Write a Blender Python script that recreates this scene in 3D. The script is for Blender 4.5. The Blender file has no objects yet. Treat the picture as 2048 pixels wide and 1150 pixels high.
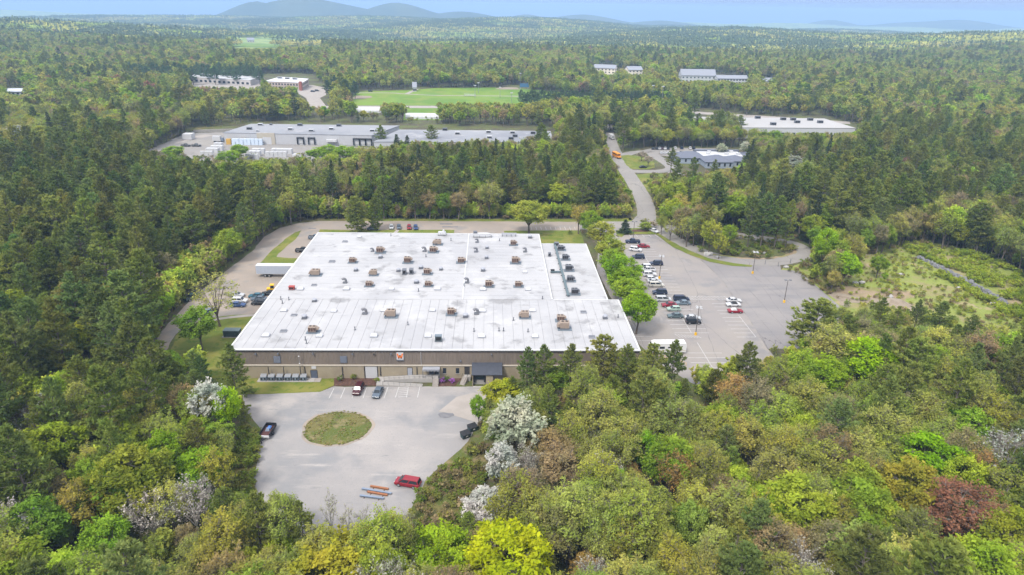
import bpy, math, random
import numpy as np
from mathutils import Vector, Matrix
from mathutils.geometry import tessellate_polygon

random.seed(7)
RNG = np.random.default_rng(11)
SC = bpy.context.scene
COL = SC.collection
D = bpy.data
R = math.radians

# ------------------------------------------------------------------ camera
F, CX, CY, HC = 1366.0, 1024.0, 575.0, 86.0      # 24 mm drone lens, 86 m above the yard


def cam_axes():
    y = Vector((984 - CX, CY - 10, -F)).normalized()
    p2 = Vector((1984 - CX, CY - 27.8, -F))
    up = p2.cross(y).normalized()
    x = y.cross(up)
    return Matrix((x, y, up))


CM = cam_axes()
CMN = np.array(CM)
cd = D.cameras.new('camera')
cd.sensor_width = 36.0
cd.lens = 36.0 * F / 2048.0
cd.clip_start = 0.5
cd.clip_end = 60000.0
cam = D.objects.new('camera', cd)
m4 = CM.to_4x4()
m4.translation = Vector((0, 0, HC))
cam.matrix_world = m4
COL.objects.link(cam)
SC.camera = cam

# ------------------------------------------------------------------ sky and sun
SUN_EL, SUN_AZ = R(52), R(215)          # azimuth clockwise from +Y
w = D.worlds.new('World')
SC.world = w
w.use_nodes = True
wn, wl = w.node_tree.nodes, w.node_tree.links
wn.clear()
wo = wn.new('ShaderNodeOutputWorld')
bg = wn.new('ShaderNodeBackground')
sky = wn.new('ShaderNodeTexSky')
sky.sky_type = 'NISHITA'
sky.sun_disc = False
sky.sun_elevation = SUN_EL
sky.sun_rotation = SUN_AZ
sky.altitude = 150
sky.air_density = 1.0
sky.dust_density = 1.4
sky.ozone_density = 2.0
tc = wn.new('ShaderNodeTexCoord')
mp = wn.new('ShaderNodeMapping')
mp.inputs['Scale'].default_value = (1.0, 1.0, 5.0)
nz = wn.new('ShaderNodeTexNoise')
nz.inputs['Scale'].default_value = 1.6
nz.inputs['Detail'].default_value = 5
rp = wn.new('ShaderNodeValToRGB')
rp.color_ramp.elements[0].position = 0.42
rp.color_ramp.elements[0].color = (0.86, 0.86, 0.86, 1)
rp.color_ramp.elements[1].position = 0.68
rp.color_ramp.elements[1].color = (0.97, 0.97, 0.97, 1)
mx = wn.new('ShaderNodeMix')
mx.data_type = 'RGBA'
sx = wn.new('ShaderNodeSeparateXYZ')                 # overcast dome: zenith about three times the horizon
zr = wn.new('ShaderNodeMapRange')
zr.inputs[1].default_value = -0.02
cc = wn.new('ShaderNodeMix')
cc.data_type = 'RGBA'
cc.inputs[6].default_value = (1.3, 1.85, 3.45, 1)
cc.inputs[7].default_value = (9.3, 9.25, 9.3, 1)
br = wn.new('ShaderNodeMapRange')
br.inputs[1].default_value = 0.3
br.inputs[2].default_value = 0.75
br.inputs[3].default_value = 0.82
br.inputs[4].default_value = 1.3
vm = wn.new('ShaderNodeVectorMath')
vm.operation = 'SCALE'
wl.new(tc.outputs['Generated'], mp.inputs[0])
wl.new(tc.outputs['Generated'], sx.inputs[0])
wl.new(sx.outputs[2], zr.inputs[0])
wl.new(zr.outputs[0], cc.inputs[0])
wl.new(mp.outputs[0], nz.inputs['Vector'])
wl.new(nz.outputs[0], rp.inputs[0])
wl.new(nz.outputs[0], br.inputs[0])
wl.new(cc.outputs[2], vm.inputs[0])
wl.new(br.outputs[0], vm.inputs['Scale'])
wl.new(rp.outputs[0], mx.inputs[0])
wl.new(sky.outputs[0], mx.inputs[6])
wl.new(vm.outputs[0], mx.inputs[7])
wl.new(mx.outputs[2], bg.inputs[0])
bg.inputs[1].default_value = 0.1
wl.new(bg.outputs[0], wo.inputs[0])

sl = D.lights.new('sun', 'SUN')
sl.energy = 1.5
sl.angle = R(14)
sl.color = (1.0, 0.95, 0.87)
so = D.objects.new('sun', sl)
sdir = Vector((math.sin(SUN_AZ) * math.cos(SUN_EL), math.cos(SUN_AZ) * math.cos(SUN_EL), math.sin(SUN_EL)))
so.rotation_euler = sdir.to_track_quat('Z', 'Y').to_euler()
COL.objects.link(so)

vs = SC.view_settings
vs.view_transform = 'Standard'
vs.look = 'None'
vs.gamma = 1.0
vs.use_curve_mapping = False
vs.exposure = 1.36
SC.render.engine = 'CYCLES'
cy = SC.cycles
cy.max_bounces = 8
cy.diffuse_bounces = 4
cy.glossy_bounces = 2
cy.transmission_bounces = 6
cy.transparent_max_bounces = 6
cy.volume_bounces = 0
cy.use_denoising = True
cy.sample_clamp_indirect = 4.0
cy.caustics_reflective = False
cy.caustics_refractive = False


# ------------------------------------------------------------------ image <-> ground
def G(px, py, z=0.0):
    """Point of the plane at height z that the photograph shows at pixel (px, py)."""
    d = CM @ Vector((px - CX, CY - py, -F))
    t = (z - HC) / d.z
    return Vector((d.x * t, d.y * t, z))


def PJ(P):
    """Project an (n,3) array to pixels."""
    c = (np.asarray(P, float) - np.array([0, 0, HC])) @ CMN
    zz = np.where(-c[:, 2] > 1, -c[:, 2], 1e-3)
    return np.stack([CX + F * c[:, 0] / zz, CY - F * c[:, 1] / zz, zz], 1)


def WX(px, py, Y):
    """Point of the vertical plane y = Y seen at a pixel."""
    d = CM @ Vector((px - CX, CY - py, -F))
    t = Y / d.y
    return Vector((d.x * t, Y, HC + d.z * t))


# ------------------------------------------------------------------ materials
MT = {}


def newmat(name):
    m = D.materials.new(name)
    m.use_nodes = True
    n = m.node_tree.nodes
    return m, n, m.node_tree.links, n['Principled BSDF']


def flat(name, c, rough=0.6, metal=0.0, spec=0.4, var=0.12, scale=1.5, emit=0.0):
    """Plain coloured surface with slight uneven grime."""
    if name in MT:
        return MT[name]
    m, n, l, b = newmat(name)
    t = n.new('ShaderNodeTexCoord')
    z = n.new('ShaderNodeTexNoise')
    z.inputs['Scale'].default_value = scale
    z.inputs['Detail'].default_value = 4
    x = n.new('ShaderNodeMix')
    x.data_type = 'RGBA'
    x.inputs[6].default_value = tuple(v * (1 - var) for v in c) + (1,)
    x.inputs[7].default_value = tuple(min(1, v * (1 + var)) for v in c) + (1,)
    l.new(t.outputs['Object'], z.inputs['Vector'])
    l.new(z.outputs[0], x.inputs[0])
    l.new(x.outputs[2], b.inputs['Base Color'])
    b.inputs['Roughness'].default_value = rough
    b.inputs['Metallic'].default_value = metal
    b.inputs['Specular IOR Level'].default_value = spec
    if emit:
        b.inputs['Emission Color'].default_value = tuple(c) + (1,)
        b.inputs['Emission Strength'].default_value = emit
    MT[name] = m
    return m


def ground_mat(name, base, layers, rough=0.9, bump=0.0, bscale=3.0, spec=0.25):
    """Layered world-space noise. layers: (colour, scale, lo, hi, detail, (sx,sy,sz), kind)."""
    if name in MT:
        return MT[name]
    m, n, l, b = newmat(name)
    g = n.new('ShaderNodeNewGeometry')
    prev = None
    for (c, sc, lo, hi, det, st, kind) in layers:
        mp_ = n.new('ShaderNodeMapping')
        mp_.inputs['Scale'].default_value = st[:3]
        if len(st) > 3:
            mp_.inputs['Rotation'].default_value = (0, 0, st[3])
        l.new(g.outputs['Position'], mp_.inputs[0])
        if kind == 'crack':
            dz = n.new('ShaderNodeTexNoise')
            dz.inputs['Scale'].default_value = 0.35
            dz.inputs['Detail'].default_value = 4
            l.new(mp_.outputs[0], dz.inputs['Vector'])
            ad = n.new('ShaderNodeVectorMath')
            ad.operation = 'MULTIPLY_ADD'
            ad.inputs[1].default_value = (2.2, 2.2, 2.2)
            l.new(dz.outputs[1], ad.inputs[0])
            l.new(mp_.outputs[0], ad.inputs[2])
            t = n.new('ShaderNodeTexVoronoi')
            t.feature = 'DISTANCE_TO_EDGE'
            t.inputs['Scale'].default_value = sc
            l.new(ad.outputs[0], t.inputs['Vector'])
            src = t.outputs['Distance']
        else:
            t = n.new('ShaderNodeTexNoise')
            t.inputs['Scale'].default_value = sc
            t.inputs['Detail'].default_value = det
            t.inputs['Roughness'].default_value = 0.6
            l.new(mp_.outputs[0], t.inputs['Vector'])
            src = t.outputs[0]
        r = n.new('ShaderNodeMapRange')
        r.interpolation_type = 'SMOOTHSTEP'
        r.inputs[1].default_value = lo
        r.inputs[2].default_value = hi
        l.new(src, r.inputs[0])
        x = n.new('ShaderNodeMix')
        x.data_type = 'RGBA'
        l.new(r.outputs[0], x.inputs[0])
        if kind == 'crack':
            x.inputs[6].default_value = tuple(c) + (1,)
            if prev is None:
                x.inputs[7].default_value = tuple(base) + (1,)
            else:
                l.new(prev, x.inputs[7])
        else:
            x.inputs[7].default_value = tuple(c) + (1,)
            if prev is None:
                x.inputs[6].default_value = tuple(base) + (1,)
            else:
                l.new(prev, x.inputs[6])
        prev = x.outputs[2]
    l.new(prev, b.inputs['Base Color'])
    b.inputs['Roughness'].default_value = rough
    b.inputs['Specular IOR Level'].default_value = spec
    if bump:
        z = n.new('ShaderNodeTexNoise')
        z.inputs['Scale'].default_value = bscale
        z.inputs['Detail'].default_value = 5
        l.new(g.outputs['Position'], z.inputs['Vector'])
        bp = n.new('ShaderNodeBump')
        bp.inputs['Strength'].default_value = bump
        bp.inputs['Distance'].default_value = 0.3
        l.new(z.outputs[0], bp.inputs['Height'])
        l.new(bp.outputs[0], b.inputs['Normal'])
    MT[name] = m
    return m


I1 = (1, 1, 1)
M_FLOOR = ground_mat('forest_floor', (0.075, 0.066, 0.035), [
    ((0.10, 0.115, 0.03), 0.05, 0.42, 0.6, 4, I1, 0),
    ((0.14, 0.10, 0.065), 0.35, 0.5, 0.72, 5, I1, 0),
    ((0.06, 0.085, 0.025), 0.9, 0.5, 0.7, 5, I1, 0)], bump=0.6)
M_GRASS = ground_mat('grass', (0.118, 0.147, 0.019), [
    ((0.181, 0.176, 0.037), 0.12, 0.45, 0.62, 5, I1, 0),
    ((0.077, 0.124, 0.013), 0.4, 0.52, 0.68, 5, I1, 0),
    ((0.190, 0.157, 0.062), 0.9, 0.6, 0.75, 5, I1, 0)], bump=0.4, bscale=6)
M_DRYGRASS = ground_mat('dry_grass', (0.135, 0.118, 0.040), [
    ((0.085, 0.105, 0.022), 0.14, 0.44, 0.56, 6, I1, 0),
    ((0.23, 0.175, 0.095), 0.25, 0.52, 0.66, 6, I1, 0),
    ((0.075, 0.06, 0.03), 0.7, 0.56, 0.70, 5, I1, 0),
    ((0.15, 0.15, 0.045), 2.0, 0.5, 0.75, 4, I1, 0)], bump=0.7, bscale=4)
M_FIELD = ground_mat('sports_turf', (0.146, 0.224, 0.022), [
    ((0.101, 0.186, 0.019), 0.02, 0.4, 0.6, 3, I1, 0),
    ((0.174, 0.213, 0.039), 0.05, 0.5, 0.7, 4, I1, 0)])
M_YARD = ground_mat('worn_asphalt', (0.246, 0.233, 0.228), [
    ((0.306, 0.282, 0.266), 0.045, 0.40, 0.62, 5, I1, 0),
    ((0.204, 0.202, 0.206), 0.07, 0.50, 0.66, 5, (1, 1, 1, 0.4), 0),
    ((0.348, 0.322, 0.300), 0.22, 0.55, 0.78, 6, (0.35, 2.2, 1, 0.85), 0),
    ((0.180, 0.178, 0.180), 0.35, 0.63, 0.75, 5, (0.5, 1.6, 1, -0.5), 0),
    ((0.210, 0.204, 0.202), 2.2, 0.52, 0.8, 4, I1, 0),
    ((0.144, 0.138, 0.134), 0.6, 0.72, 0.80, 4, I1, 0)], bump=0.2, bscale=5)
M_LOT = ground_mat('lot_asphalt', (0.234, 0.213, 0.202), [
    ((0.256, 0.231, 0.210), 0.045, 0.42, 0.6, 4, I1, 0),
    ((0.199, 0.188, 0.186), 0.1, 0.5, 0.66, 4, I1, 0),
    ((0.268, 0.249, 0.236), 0.2, 0.58, 0.78, 5, (2.4, 0.5, 1), 0),
    ((0.121, 0.113, 0.114), 0.06, 0.0, 0.0055, 0, (1.3, 0.35, 1, 0.35), 'crack')], bump=0.12, bscale=5)
M_LOT2 = ground_mat('newer_lot_asphalt', (0.204, 0.190, 0.187), [
    ((0.234, 0.216, 0.206), 0.05, 0.42, 0.62, 4, I1, 0),
    ((0.179, 0.171, 0.173), 0.12, 0.5, 0.7, 4, (0.4, 1.6, 1, 0.5), 0),
    ((0.104, 0.096, 0.098), 0.075, 0.0, 0.007, 0, (2.0, 0.16, 1, 0.42), 'crack')], bump=0.12, bscale=5)
M_ROAD = ground_mat('road_asphalt', (0.222, 0.206, 0.192), [
    ((0.251, 0.232, 0.210), 0.05, 0.42, 0.62, 4, I1, 0),
    ((0.191, 0.180, 0.169), 0.25, 0.55, 0.75, 4, I1, 0),
    ((0.120, 0.112, 0.108), 0.06, 0.0, 0.006, 0, I1, 'crack')])
M_GRAVEL = ground_mat('gravelly_asphalt', (0.251, 0.214, 0.182), [
    ((0.288, 0.240, 0.199), 0.06, 0.42, 0.6, 4, I1, 0),
    ((0.216, 0.198, 0.182), 0.1, 0.5, 0.68, 4, I1, 0)], bump=0.2)
M_CONC = ground_mat('pale_concrete', (0.312, 0.280, 0.253), [
    ((0.276, 0.247, 0.222), 0.2, 0.45, 0.65, 4, I1, 0)])
M_DIRT = ground_mat('bare_dirt', (0.29, 0.215, 0.145), [
    ((0.21, 0.155, 0.095), 0.15, 0.42, 0.62, 6, I1, 0),
    ((0.20, 0.20, 0.06), 0.09, 0.46, 0.60, 6, I1, 0),
    ((0.36, 0.29, 0.215), 0.3, 0.55, 0.72, 6, I1, 0),
    ((0.14, 0.10, 0.065), 0.8, 0.58, 0.72, 5, I1, 0)], bump=0.6)
M_SAND = ground_mat('pale_sand', (0.260, 0.214, 0.162), [
    ((0.200, 0.157, 0.113), 0.4, 0.45, 0.68, 5, I1, 0)], bump=0.5)
M_MULCH = ground_mat('brown_mulch', (0.085, 0.045, 0.034), [
    ((0.13, 0.07, 0.05), 1.5, 0.45, 0.65, 5, I1, 0)], bump=0.5, bscale=8)
M_CLEAR = ground_mat('cleared_ground', (0.235, 0.20, 0.095), [
    ((0.20, 0.235, 0.05), 0.06, 0.38, 0.54, 6, I1, 0),
    ((0.31, 0.235, 0.15), 0.11, 0.56, 0.68, 6, I1, 0),
    ((0.15, 0.185, 0.04), 0.4, 0.52, 0.68, 6, I1, 0),
    ((0.13, 0.10, 0.06), 0.9, 0.62, 0.74, 5, I1, 0)], bump=0.8, bscale=1.5)
M_LINE = flat('white_road_paint', (0.40, 0.39, 0.38), 0.8, var=0.35, scale=1.6)
M_PATCH = ground_mat('dark_asphalt_patch', (0.135, 0.135, 0.145), [
    ((0.175, 0.17, 0.175), 0.8, 0.4, 0.7, 4, I1, 0)])
M_FAR = ground_mat('distant_woodland', (0.149, 0.229, 0.073), [
    ((0.297, 0.351, 0.083), 0.012, 0.4, 0.6, 5, I1, 0),
    ((0.108, 0.176, 0.073), 0.03, 0.5, 0.65, 5, I1, 0)])
M_MOUNT = ground_mat('mountain_woodland', (0.05, 0.075, 0.045), [
    ((0.075, 0.095, 0.045), 0.0025, 0.4, 0.62, 6, I1, 0)])


# ------------------------------------------------------------------ mesh building
class B:
    """Collects boxes, cylinders, prisms and quads for ONE mesh object."""

    def __init__(s):
        s.v, s.f, s.m = [], [], []

    def poly(s, pts, m=0):
        i = len(s.v)
        s.v += [tuple(p) for p in pts]
        s.f.append(tuple(range(i, i + len(pts))))
        s.m.append(m)

    def hexa(s, p, m=0):
        """8 points: bottom ring then top ring."""
        i = len(s.v)
        s.v += [tuple(q) for q in p]
        for q in ((3, 2, 1, 0), (4, 5, 6, 7), (0, 1, 5, 4), (1, 2, 6, 5), (2, 3, 7, 6), (3, 0, 4, 7)):
            s.f.append(tuple(i + k for k in q))
            s.m.append(m)

    def box(s, x0, x1, y0, y1, z0, z1, m=0, tx=0.0, ty=0.0):
        s.hexa([(x0, y0, z0), (x1, y0, z0), (x1, y1, z0), (x0, y1, z0),
                (x0 + tx, y0 + ty, z1), (x1 - tx, y0 + ty, z1), (x1 - tx, y1 - ty, z1), (x0 + tx, y1 - ty, z1)], m)

    def cyl(s, a, b, ra, rb=None, n=10, m=0, cap=True):
        a, b = Vector(a), Vector(b)
        rb = ra if rb is None else rb
        d = (b - a).normalized()
        u = d.orthogonal().normalized()
        w_ = d.cross(u)
        i = len(s.v)
        for c, r in ((a, ra), (b, rb)):
            for k in range(n):
                t = 2 * math.pi * k / n
                s.v.append(tuple(c + (u * math.cos(t) + w_ * math.sin(t)) * r))
        for k in range(n):
            j = (k + 1) % n
            s.f.append((i + k, i + j, i + n + j, i + n + k))
            s.m.append(m)
        if cap:
            s.f.append(tuple(i + k for k in range(n))[::-1])
            s.f.append(tuple(i + n + k for k in range(n)))
            s.m += [m, m]

    def prism(s, pts, z0, z1, m=0, mtop=None):
        n = len(pts)
        i = len(s.v)
        s.v += [(p[0], p[1], z0) for p in pts] + [(p[0], p[1], z1) for p in pts]
        for k in range(n):
            j = (k + 1) % n
            s.f.append((i + k, i + j, i + n + j, i + n + k))
            s.m.append(m)
        for t in tessellate_polygon([[Vector((p[0], p[1], 0)) for p in pts]]):
            s.f.append(tuple(i + n + k for k in t))
            s.m.append(m if mtop is None else mtop)
            s.f.append(tuple(i + k for k in t)[::-1])
            s.m.append(m)

    def build(s, name, mats, parent=None, loc=None, rotz=0.0, smooth=False):
        me = D.meshes.new(name)
        me.from_pydata(s.v, [], s.f)
        mats = mats if isinstance(mats, (list, tuple)) else [mats]
        for q in mats:
            me.materials.append(q)
        if len(mats) > 1:
            me.polygons.foreach_set('material_index', s.m)
        if smooth:
            me.polygons.foreach_set('use_smooth', [True] * len(s.f))
        me.update()
        fix_normals(me)
        o = D.objects.new(name, me)
        COL.objects.link(o)
        if loc is not None:
            o.location = loc
        o.rotation_euler.z = rotz
        if parent is not None:
            o.parent = parent
        return o


def fix_normals(me):
    import bmesh
    bm = bmesh.new()
    bm.from_mesh(me)
    bmesh.ops.recalc_face_normals(bm, faces=bm.faces)
    bm.to_mesh(me)
    bm.free()


def tag(o, label=None, cat=None, group=None, kind=None):
    if label:
        o['label'] = label
    if cat:
        o['category'] = cat
    if group:
        o['group'] = group
    if kind:
        o['kind'] = kind
    return o


def thing(name, label, cat, loc=(0, 0, 0), rz=0.0, group=None):
    o = D.objects.new(name, None)
    o.empty_display_size = 0.3
    COL.objects.link(o)
    o.location = loc
    o.rotation_euler.z = rz
    return tag(o, label, cat, group)


def copy_tree(o, parent=None):
    c = o.copy()
    COL.objects.link(c)
    c.parent = parent
    for ch in o.children:
        copy_tree(ch, c)
    return c


def densify(pts, step, jit, seed=0):
    """Split the edges of a ground outline and roughen them a little."""
    rr = random.Random(seed)
    out = []
    n = len(pts)
    for k in range(n):
        a, b = pts[k], pts[(k + 1) % n]
        L = (b - a).length
        q = max(1, int(L / step))
        for t in range(q):
            p = a.lerp(b, t / q)
            if t:
                p = p + Vector((rr.uniform(-jit, jit), rr.uniform(-jit, jit), 0))
            out.append(p)
    return out


def sheet(name, pts, z, mat, jit=0.0, step=2.5, seed=1):
    """Flat ground sheet from world points; structure."""
    pts = [Vector((p[0], p[1], 0)) for p in pts]
    if jit:
        pts = densify(pts, step, jit, seed)
    b = B()
    for t in tessellate_polygon([pts]):
        b.poly([(pts[k].x, pts[k].y, z) for k in t])
    return tag(b.build(name, mat), kind='structure')


def gp(pix):
    return [G(*p) for p in pix]


def smooth_line(pts, n=8):
    """Catmull-Rom through the points."""
    P = [pts[0]] + list(pts) + [pts[-1]]
    out = []
    for i in range(1, len(P) - 2):
        a, b, c, d = P[i - 1], P[i], P[i + 1], P[i + 2]
        for k in range(n):
            t = k / n
            out.append(0.5 * ((2 * b) + (c - a) * t + (2 * a - 5 * b + 4 * c - d) * t * t + (3 * b - a - 3 * c + d) * t ** 3))
    out.append(P[-2])
    return out


def ribbon(name, pts, width, z, mat, n=8, jit=0.0):
    """Road strip along a centre line of world points."""
    c = smooth_line([Vector((p[0], p[1], 0)) for p in pts], n)
    b = B()
    rr = random.Random(len(pts))
    prev = None
    for i, p in enumerate(c):
        d = (c[min(i + 1, len(c) - 1)] - c[max(i - 1, 0)]).normalized()
        nn = Vector((-d.y, d.x, 0))
        wl_, wr = width / 2 + rr.uniform(-jit, jit), width / 2 + rr.uniform(-jit, jit)
        a, e = p + nn * wl_, p - nn * wr
        if prev:
            b.poly([(prev[0].x, prev[0].y, z), (prev[1].x, prev[1].y, z), (e.x, e.y, z), (a.x, a.y, z)])
        prev = (a, e)
    return tag(b.build(name, mat), kind='structure')


def lines(name, segs, wd, z, mat=None):
    """Painted lines, one marking sheet: segments of world points."""
    b = B()
    for a, e in segs:
        a, e = Vector((a[0], a[1], 0)), Vector((e[0], e[1], 0))
        d = (e - a).normalized()
        nn = Vector((-d.y, d.x, 0)) * wd / 2
        b.poly([(q.x, q.y, z) for q in (a + nn, a - nn, e - nn, e + nn)])
    return tag(b.build(name, mat or M_LINE), kind='structure')

# ================================================================== LARGE STRUCTURE
# ------------------------------------------------------------------ terrain
def sstep(a, b, x):
    t = np.clip((x - a) / (b - a), 0, 1)
    return t * t * (3 - 2 * t)


def TZ(x, y):
    """Height of the land: level round the site, rolling hills far off."""
    x, y = np.asarray(x, float), np.asarray(y, float)
    d = np.hypot(x, y)
    roll = (9 * np.sin(x / 430 + 1.3) * np.cos(y / 610 + .4) + 8 * np.sin((x + y * 1.3) / 780 + 2.2)
            + 5 * np.sin((x * 1.4 - y) / 310) + 10 * np.sin(y / 520 - 1.1))
    ramp = sstep(950, 2300, d)
    rise = -14 * sstep(1500, 3000, d) + 16 * np.exp(-((x - 1050) / 700) ** 2 - ((y - 2900) / 700) ** 2) \
        + 10 * np.exp(-((x + 1900) / 800) ** 2 - ((y - 3000) / 600) ** 2)
    fall = -70 * sstep(3600, 6000, d)
    return ramp * roll * 1.8 + rise + fall


gx = np.concatenate([-np.geomspace(9000, 320, 46), np.linspace(-300, 300, 21), np.geomspace(320, 9000, 46)])
gy = np.concatenate([np.linspace(-500, 900, 20), np.geomspace(960, 9000, 70)])
XX, YY = np.meshgrid(gx, gy)
ZZ = TZ(XX, YY)
nv = len(gx)
gb = B()
gb.v = [tuple(p) for p in np.stack([XX.ravel(), YY.ravel(), ZZ.ravel()], 1)]
for j in range(len(gy) - 1):
    for i in range(nv - 1):
        gb.f.append((j * nv + i, j * nv + i + 1, (j + 1) * nv + i + 1, (j + 1) * nv + i))
        gb.m.append(1 if math.hypot(gx[i], gy[j]) > 1200 else 0)
ground = tag(gb.build('ground', [M_FLOOR, M_FAR], smooth=True), kind='structure')


def mountain(name, az_px, dist, peaks, base, sx, sy, seed):
    """Wooded mountain: a height field of summed ridges about a bearing. peaks: (offset, height, width)."""
    d = CM @ Vector((az_px - CX, CY - 20, -F))
    c = Vector((d.x, d.y, 0)).normalized() * dist
    ax = Vector((c.y, -c.x, 0)).normalized()
    n = 90
    u = np.linspace(-sx, sx, n)
    v = np.linspace(-sy, sy, 24)
    U, V = np.meshgrid(u, v)
    h = np.zeros_like(U)
    for (o, ht, wd) in peaks:
        h = np.maximum(h, (ht - base) * np.exp(-np.abs((U - o) / wd) ** 1.7))
    rr = np.random.default_rng(seed)
    rg = sum(np.sin(U / rr.uniform(120, 420) + V / rr.uniform(150, 500) + rr.uniform(0, 6)) for _ in range(7))
    h = h * np.exp(-(V / (sy * .6)) ** 2) * (1 + .035 * rg) + base
    b = B()
    cc = c.normalized()
    b.v = [(c.x + ax.x * a + cc.x * e, c.y + ax.y * a + cc.y * e, z)
           for a, e, z in zip(U.ravel(), V.ravel(), h.ravel())]
    for j in range(23):
        for i in range(n - 1):
            b.f.append((j * n + i, j * n + i + 1, (j + 1) * n + i + 1, (j + 1) * n + i))
            b.m.append(0)
    o = b.build(name, M_MOUNT, smooth=True)
    return tag(o, kind='structure')


mountain('mountain', 628, 5700, [(0, 136, 600), (-400, 70, 350), (600, 84, 500), (1120, 34, 540), (1800, 6, 680)], -100, 2700, 480, 3)
mountain('hills', 1170, 6800, [(0, 14, 600), (700, -12, 520), (-540, 4, 380)], -110, 2000, 900, 5)
mountain('far_hills', 1900, 9500, [(0, 22, 1150), (1300, 14, 1000), (-1150, -30, 600)], -170, 3800, 1500, 9)

# ------------------------------------------------------------------ main building footprint
BX0, BX1, BY0, BYM, BY1, BH = -63.3, 36.9, 148.6, 179.7, 240.6, 8.0
BXE, BXW = 17.8, 34.2            # main block's east wall, east wing's east wall
WY1 = 232.2                      # east wing's north wall

Z1, Z2, Z3, Z4 = 0.03, 0.06, 0.09, 0.12
# front yard
yard = gp([(478, 790), (560, 787), (640, 784), (668, 773), (765, 773), (1010, 773), (1000, 800), (958, 845), (935, 884),
           (890, 925), (850, 962), (832, 1000), (806, 1045), (780, 1100), (740, 1160), (640, 1160), (618, 1075), (560, 1030),
           (507, 1000), (508, 960), (516, 905), (524, 862), (500, 830), (470, 815)])
sheet('front_yard', yard, Z1, M_YARD, jit=0.25)
lawn_f = gp([(430, 760), (668, 757), (668, 771), (640, 784), (560, 787), (470, 790), (430, 800)])
lawn_f[0].y = lawn_f[1].y = BY0
sheet('front_lawn', lawn_f, Z2, M_GRASS, jit=0.2)
verge = gp([(832, 1000), (850, 962), (890, 925), (935, 884), (990, 900), (960, 1000), (900, 1080), (800, 1120), (806, 1045)])
sheet('roadside_bank', verge, Z1 - .012, M_DRYGRASS, jit=0.5)
verge2 = gp([(524, 862), (516, 905), (508, 960), (507, 1000), (470, 1000), (470, 900), (490, 840)])
sheet('roadside_verge', verge2, Z1 - .012, M_DRYGRASS, jit=0.4)
iry = (G(673, 823).y - G(673, 892).y) / 2
isl = [Vector((G(673, 858).x, (G(673, 823).y + G(673, 892).y) / 2, 0)) + Vector((7.1 * math.cos(t) * (1 + .05 * math.sin(3 * t + 1) + .02 * math.sin(9 * t)), iry * math.sin(t) * (1 + .05 * math.cos(2 * t) + .02 * math.cos(11 * t)), 0))
       for t in np.linspace(0, 2 * math.pi, 40, endpoint=False)]
isl = [Vector((p.x, p.y, 0)) for p in isl]
# a low domed island
ib = B()
cx_, cy_ = sum(p.x for p in isl) / 40, sum(p.y for p in isl) / 40
for k in range(40):
    a, c = isl[k], isl[(k + 1) % 40]
    rings = [(1.0, Z2), (.9, .22), (.6, .38), (0.0, .45)]
    for (r0, z0), (r1, z1) in zip(rings, rings[1:]):
        q = [(cx_ + (p.x - cx_) * r, cy_ + (p.y - cy_) * r, z) for p, r, z in ((a, r0, z0), (c, r0, z0), (c, r1, z1), (a, r1, z1))]
        ib.poly(q[:3] if r1 == 0 else q)
tag(ib.build('turning_circle_island', M_DRYGRASS), kind='structure')
ring = [Vector((cx_ + (p.x - cx_) * 1.10, cy_ + (p.y - cy_) * 1.10, 0)) for p in isl]
sheet('sandy_island_rim', ring, Z1 + .012, M_GRAVEL, jit=0.3)
sheet('concrete_apron', gp([(913, 794), (975, 781), (1010, 790), (958, 846), (877, 823)]), Z2, M_CONC, jit=0.06)
sheet('asphalt_patch', gp([(876, 829), (886, 825), (906, 827), (909, 831), (896, 836), (880, 835)]), Z3, M_PATCH, jit=0.15, step=.6)
bed = gp([(668, 757), (766, 757), (764, 772), (668, 772)])
bed[0].y = bed[1].y = BY0 + .2
sheet('mulch_bed', bed, Z2 + .012, M_MULCH, jit=0.12)
bed2 = [(-14.2, 148.9), (-7.0, 148.9), (-8.6, 145.0), (-14.0, 144.8)]
sheet('mulch_bed', bed2, Z2 + .012, M_MULCH, jit=0.1)
ys = [Z2 + .004 * k for k in range(3)]
front_lines = [((668, 777), (658, 797)), ((690, 776), (681, 797)), ((711, 776), (704, 797)), ((733, 776), (726, 797)),
               ((755, 776), (748, 797)), ((776, 775), (768, 797)), ((798, 773), (791, 795)), ((817, 773), (813, 795)),
               ((840, 773), (835, 795))]
lines('stall_lines', [(G(*a), G(*b)) for a, b in front_lines], .18, Z2)
lines('hatched_marking', [(G(797 - .28 * k, 775.5 + k * 3.8), G(816 - .18 * k, 774 + k * 3.8)) for k in range(6)], .18, Z2 + .006)

# west service road and lot
west = gp([(1000, 443), (850, 442), (690, 442), (640, 442), (598, 446), (560, 456), (528, 474), (505, 502), (470, 528), (430, 560),
           (392, 588), (355, 628), (330, 656), (308, 682), (290, 720), (300, 730), (330, 706), (352, 668), (380, 650), (424, 636),
           (470, 632)])
west += [Vector((BX0, 189, 0)), Vector((BX0, BY1, 0)), Vector((BX1 - 1, BY1, 0)), G(1160, 459), G(1230, 459), G(1226, 444)]
sheet('service_road', west, Z1, M_GRAVEL, jit=0.3)
sheet('grass_strip', gp([(603, 461), (592, 478), (572, 494), (556, 508), (553, 514), (575, 516), (600, 517), (596, 532), (517, 532),
                         (530, 516), (548, 497), (576, 474), (590, 465)]), Z2, M_GRASS, jit=0.25)
gl = gp([(424, 636), (470, 630), (512, 628)]) + [Vector((BX0, 188, 0)), Vector((BX0, BY0, 0)), G(440, 760), G(330, 730), G(352, 672), G(384, 648)]
sheet('side_lawn', gl, Z2, M_GRASS, jit=0.25)
ribbon('footpath', [G(428, 641), G(440, 638), G(470, 634), Vector((BX0, 187.2, 0))], 1.6, Z3, M_CONC)
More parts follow.
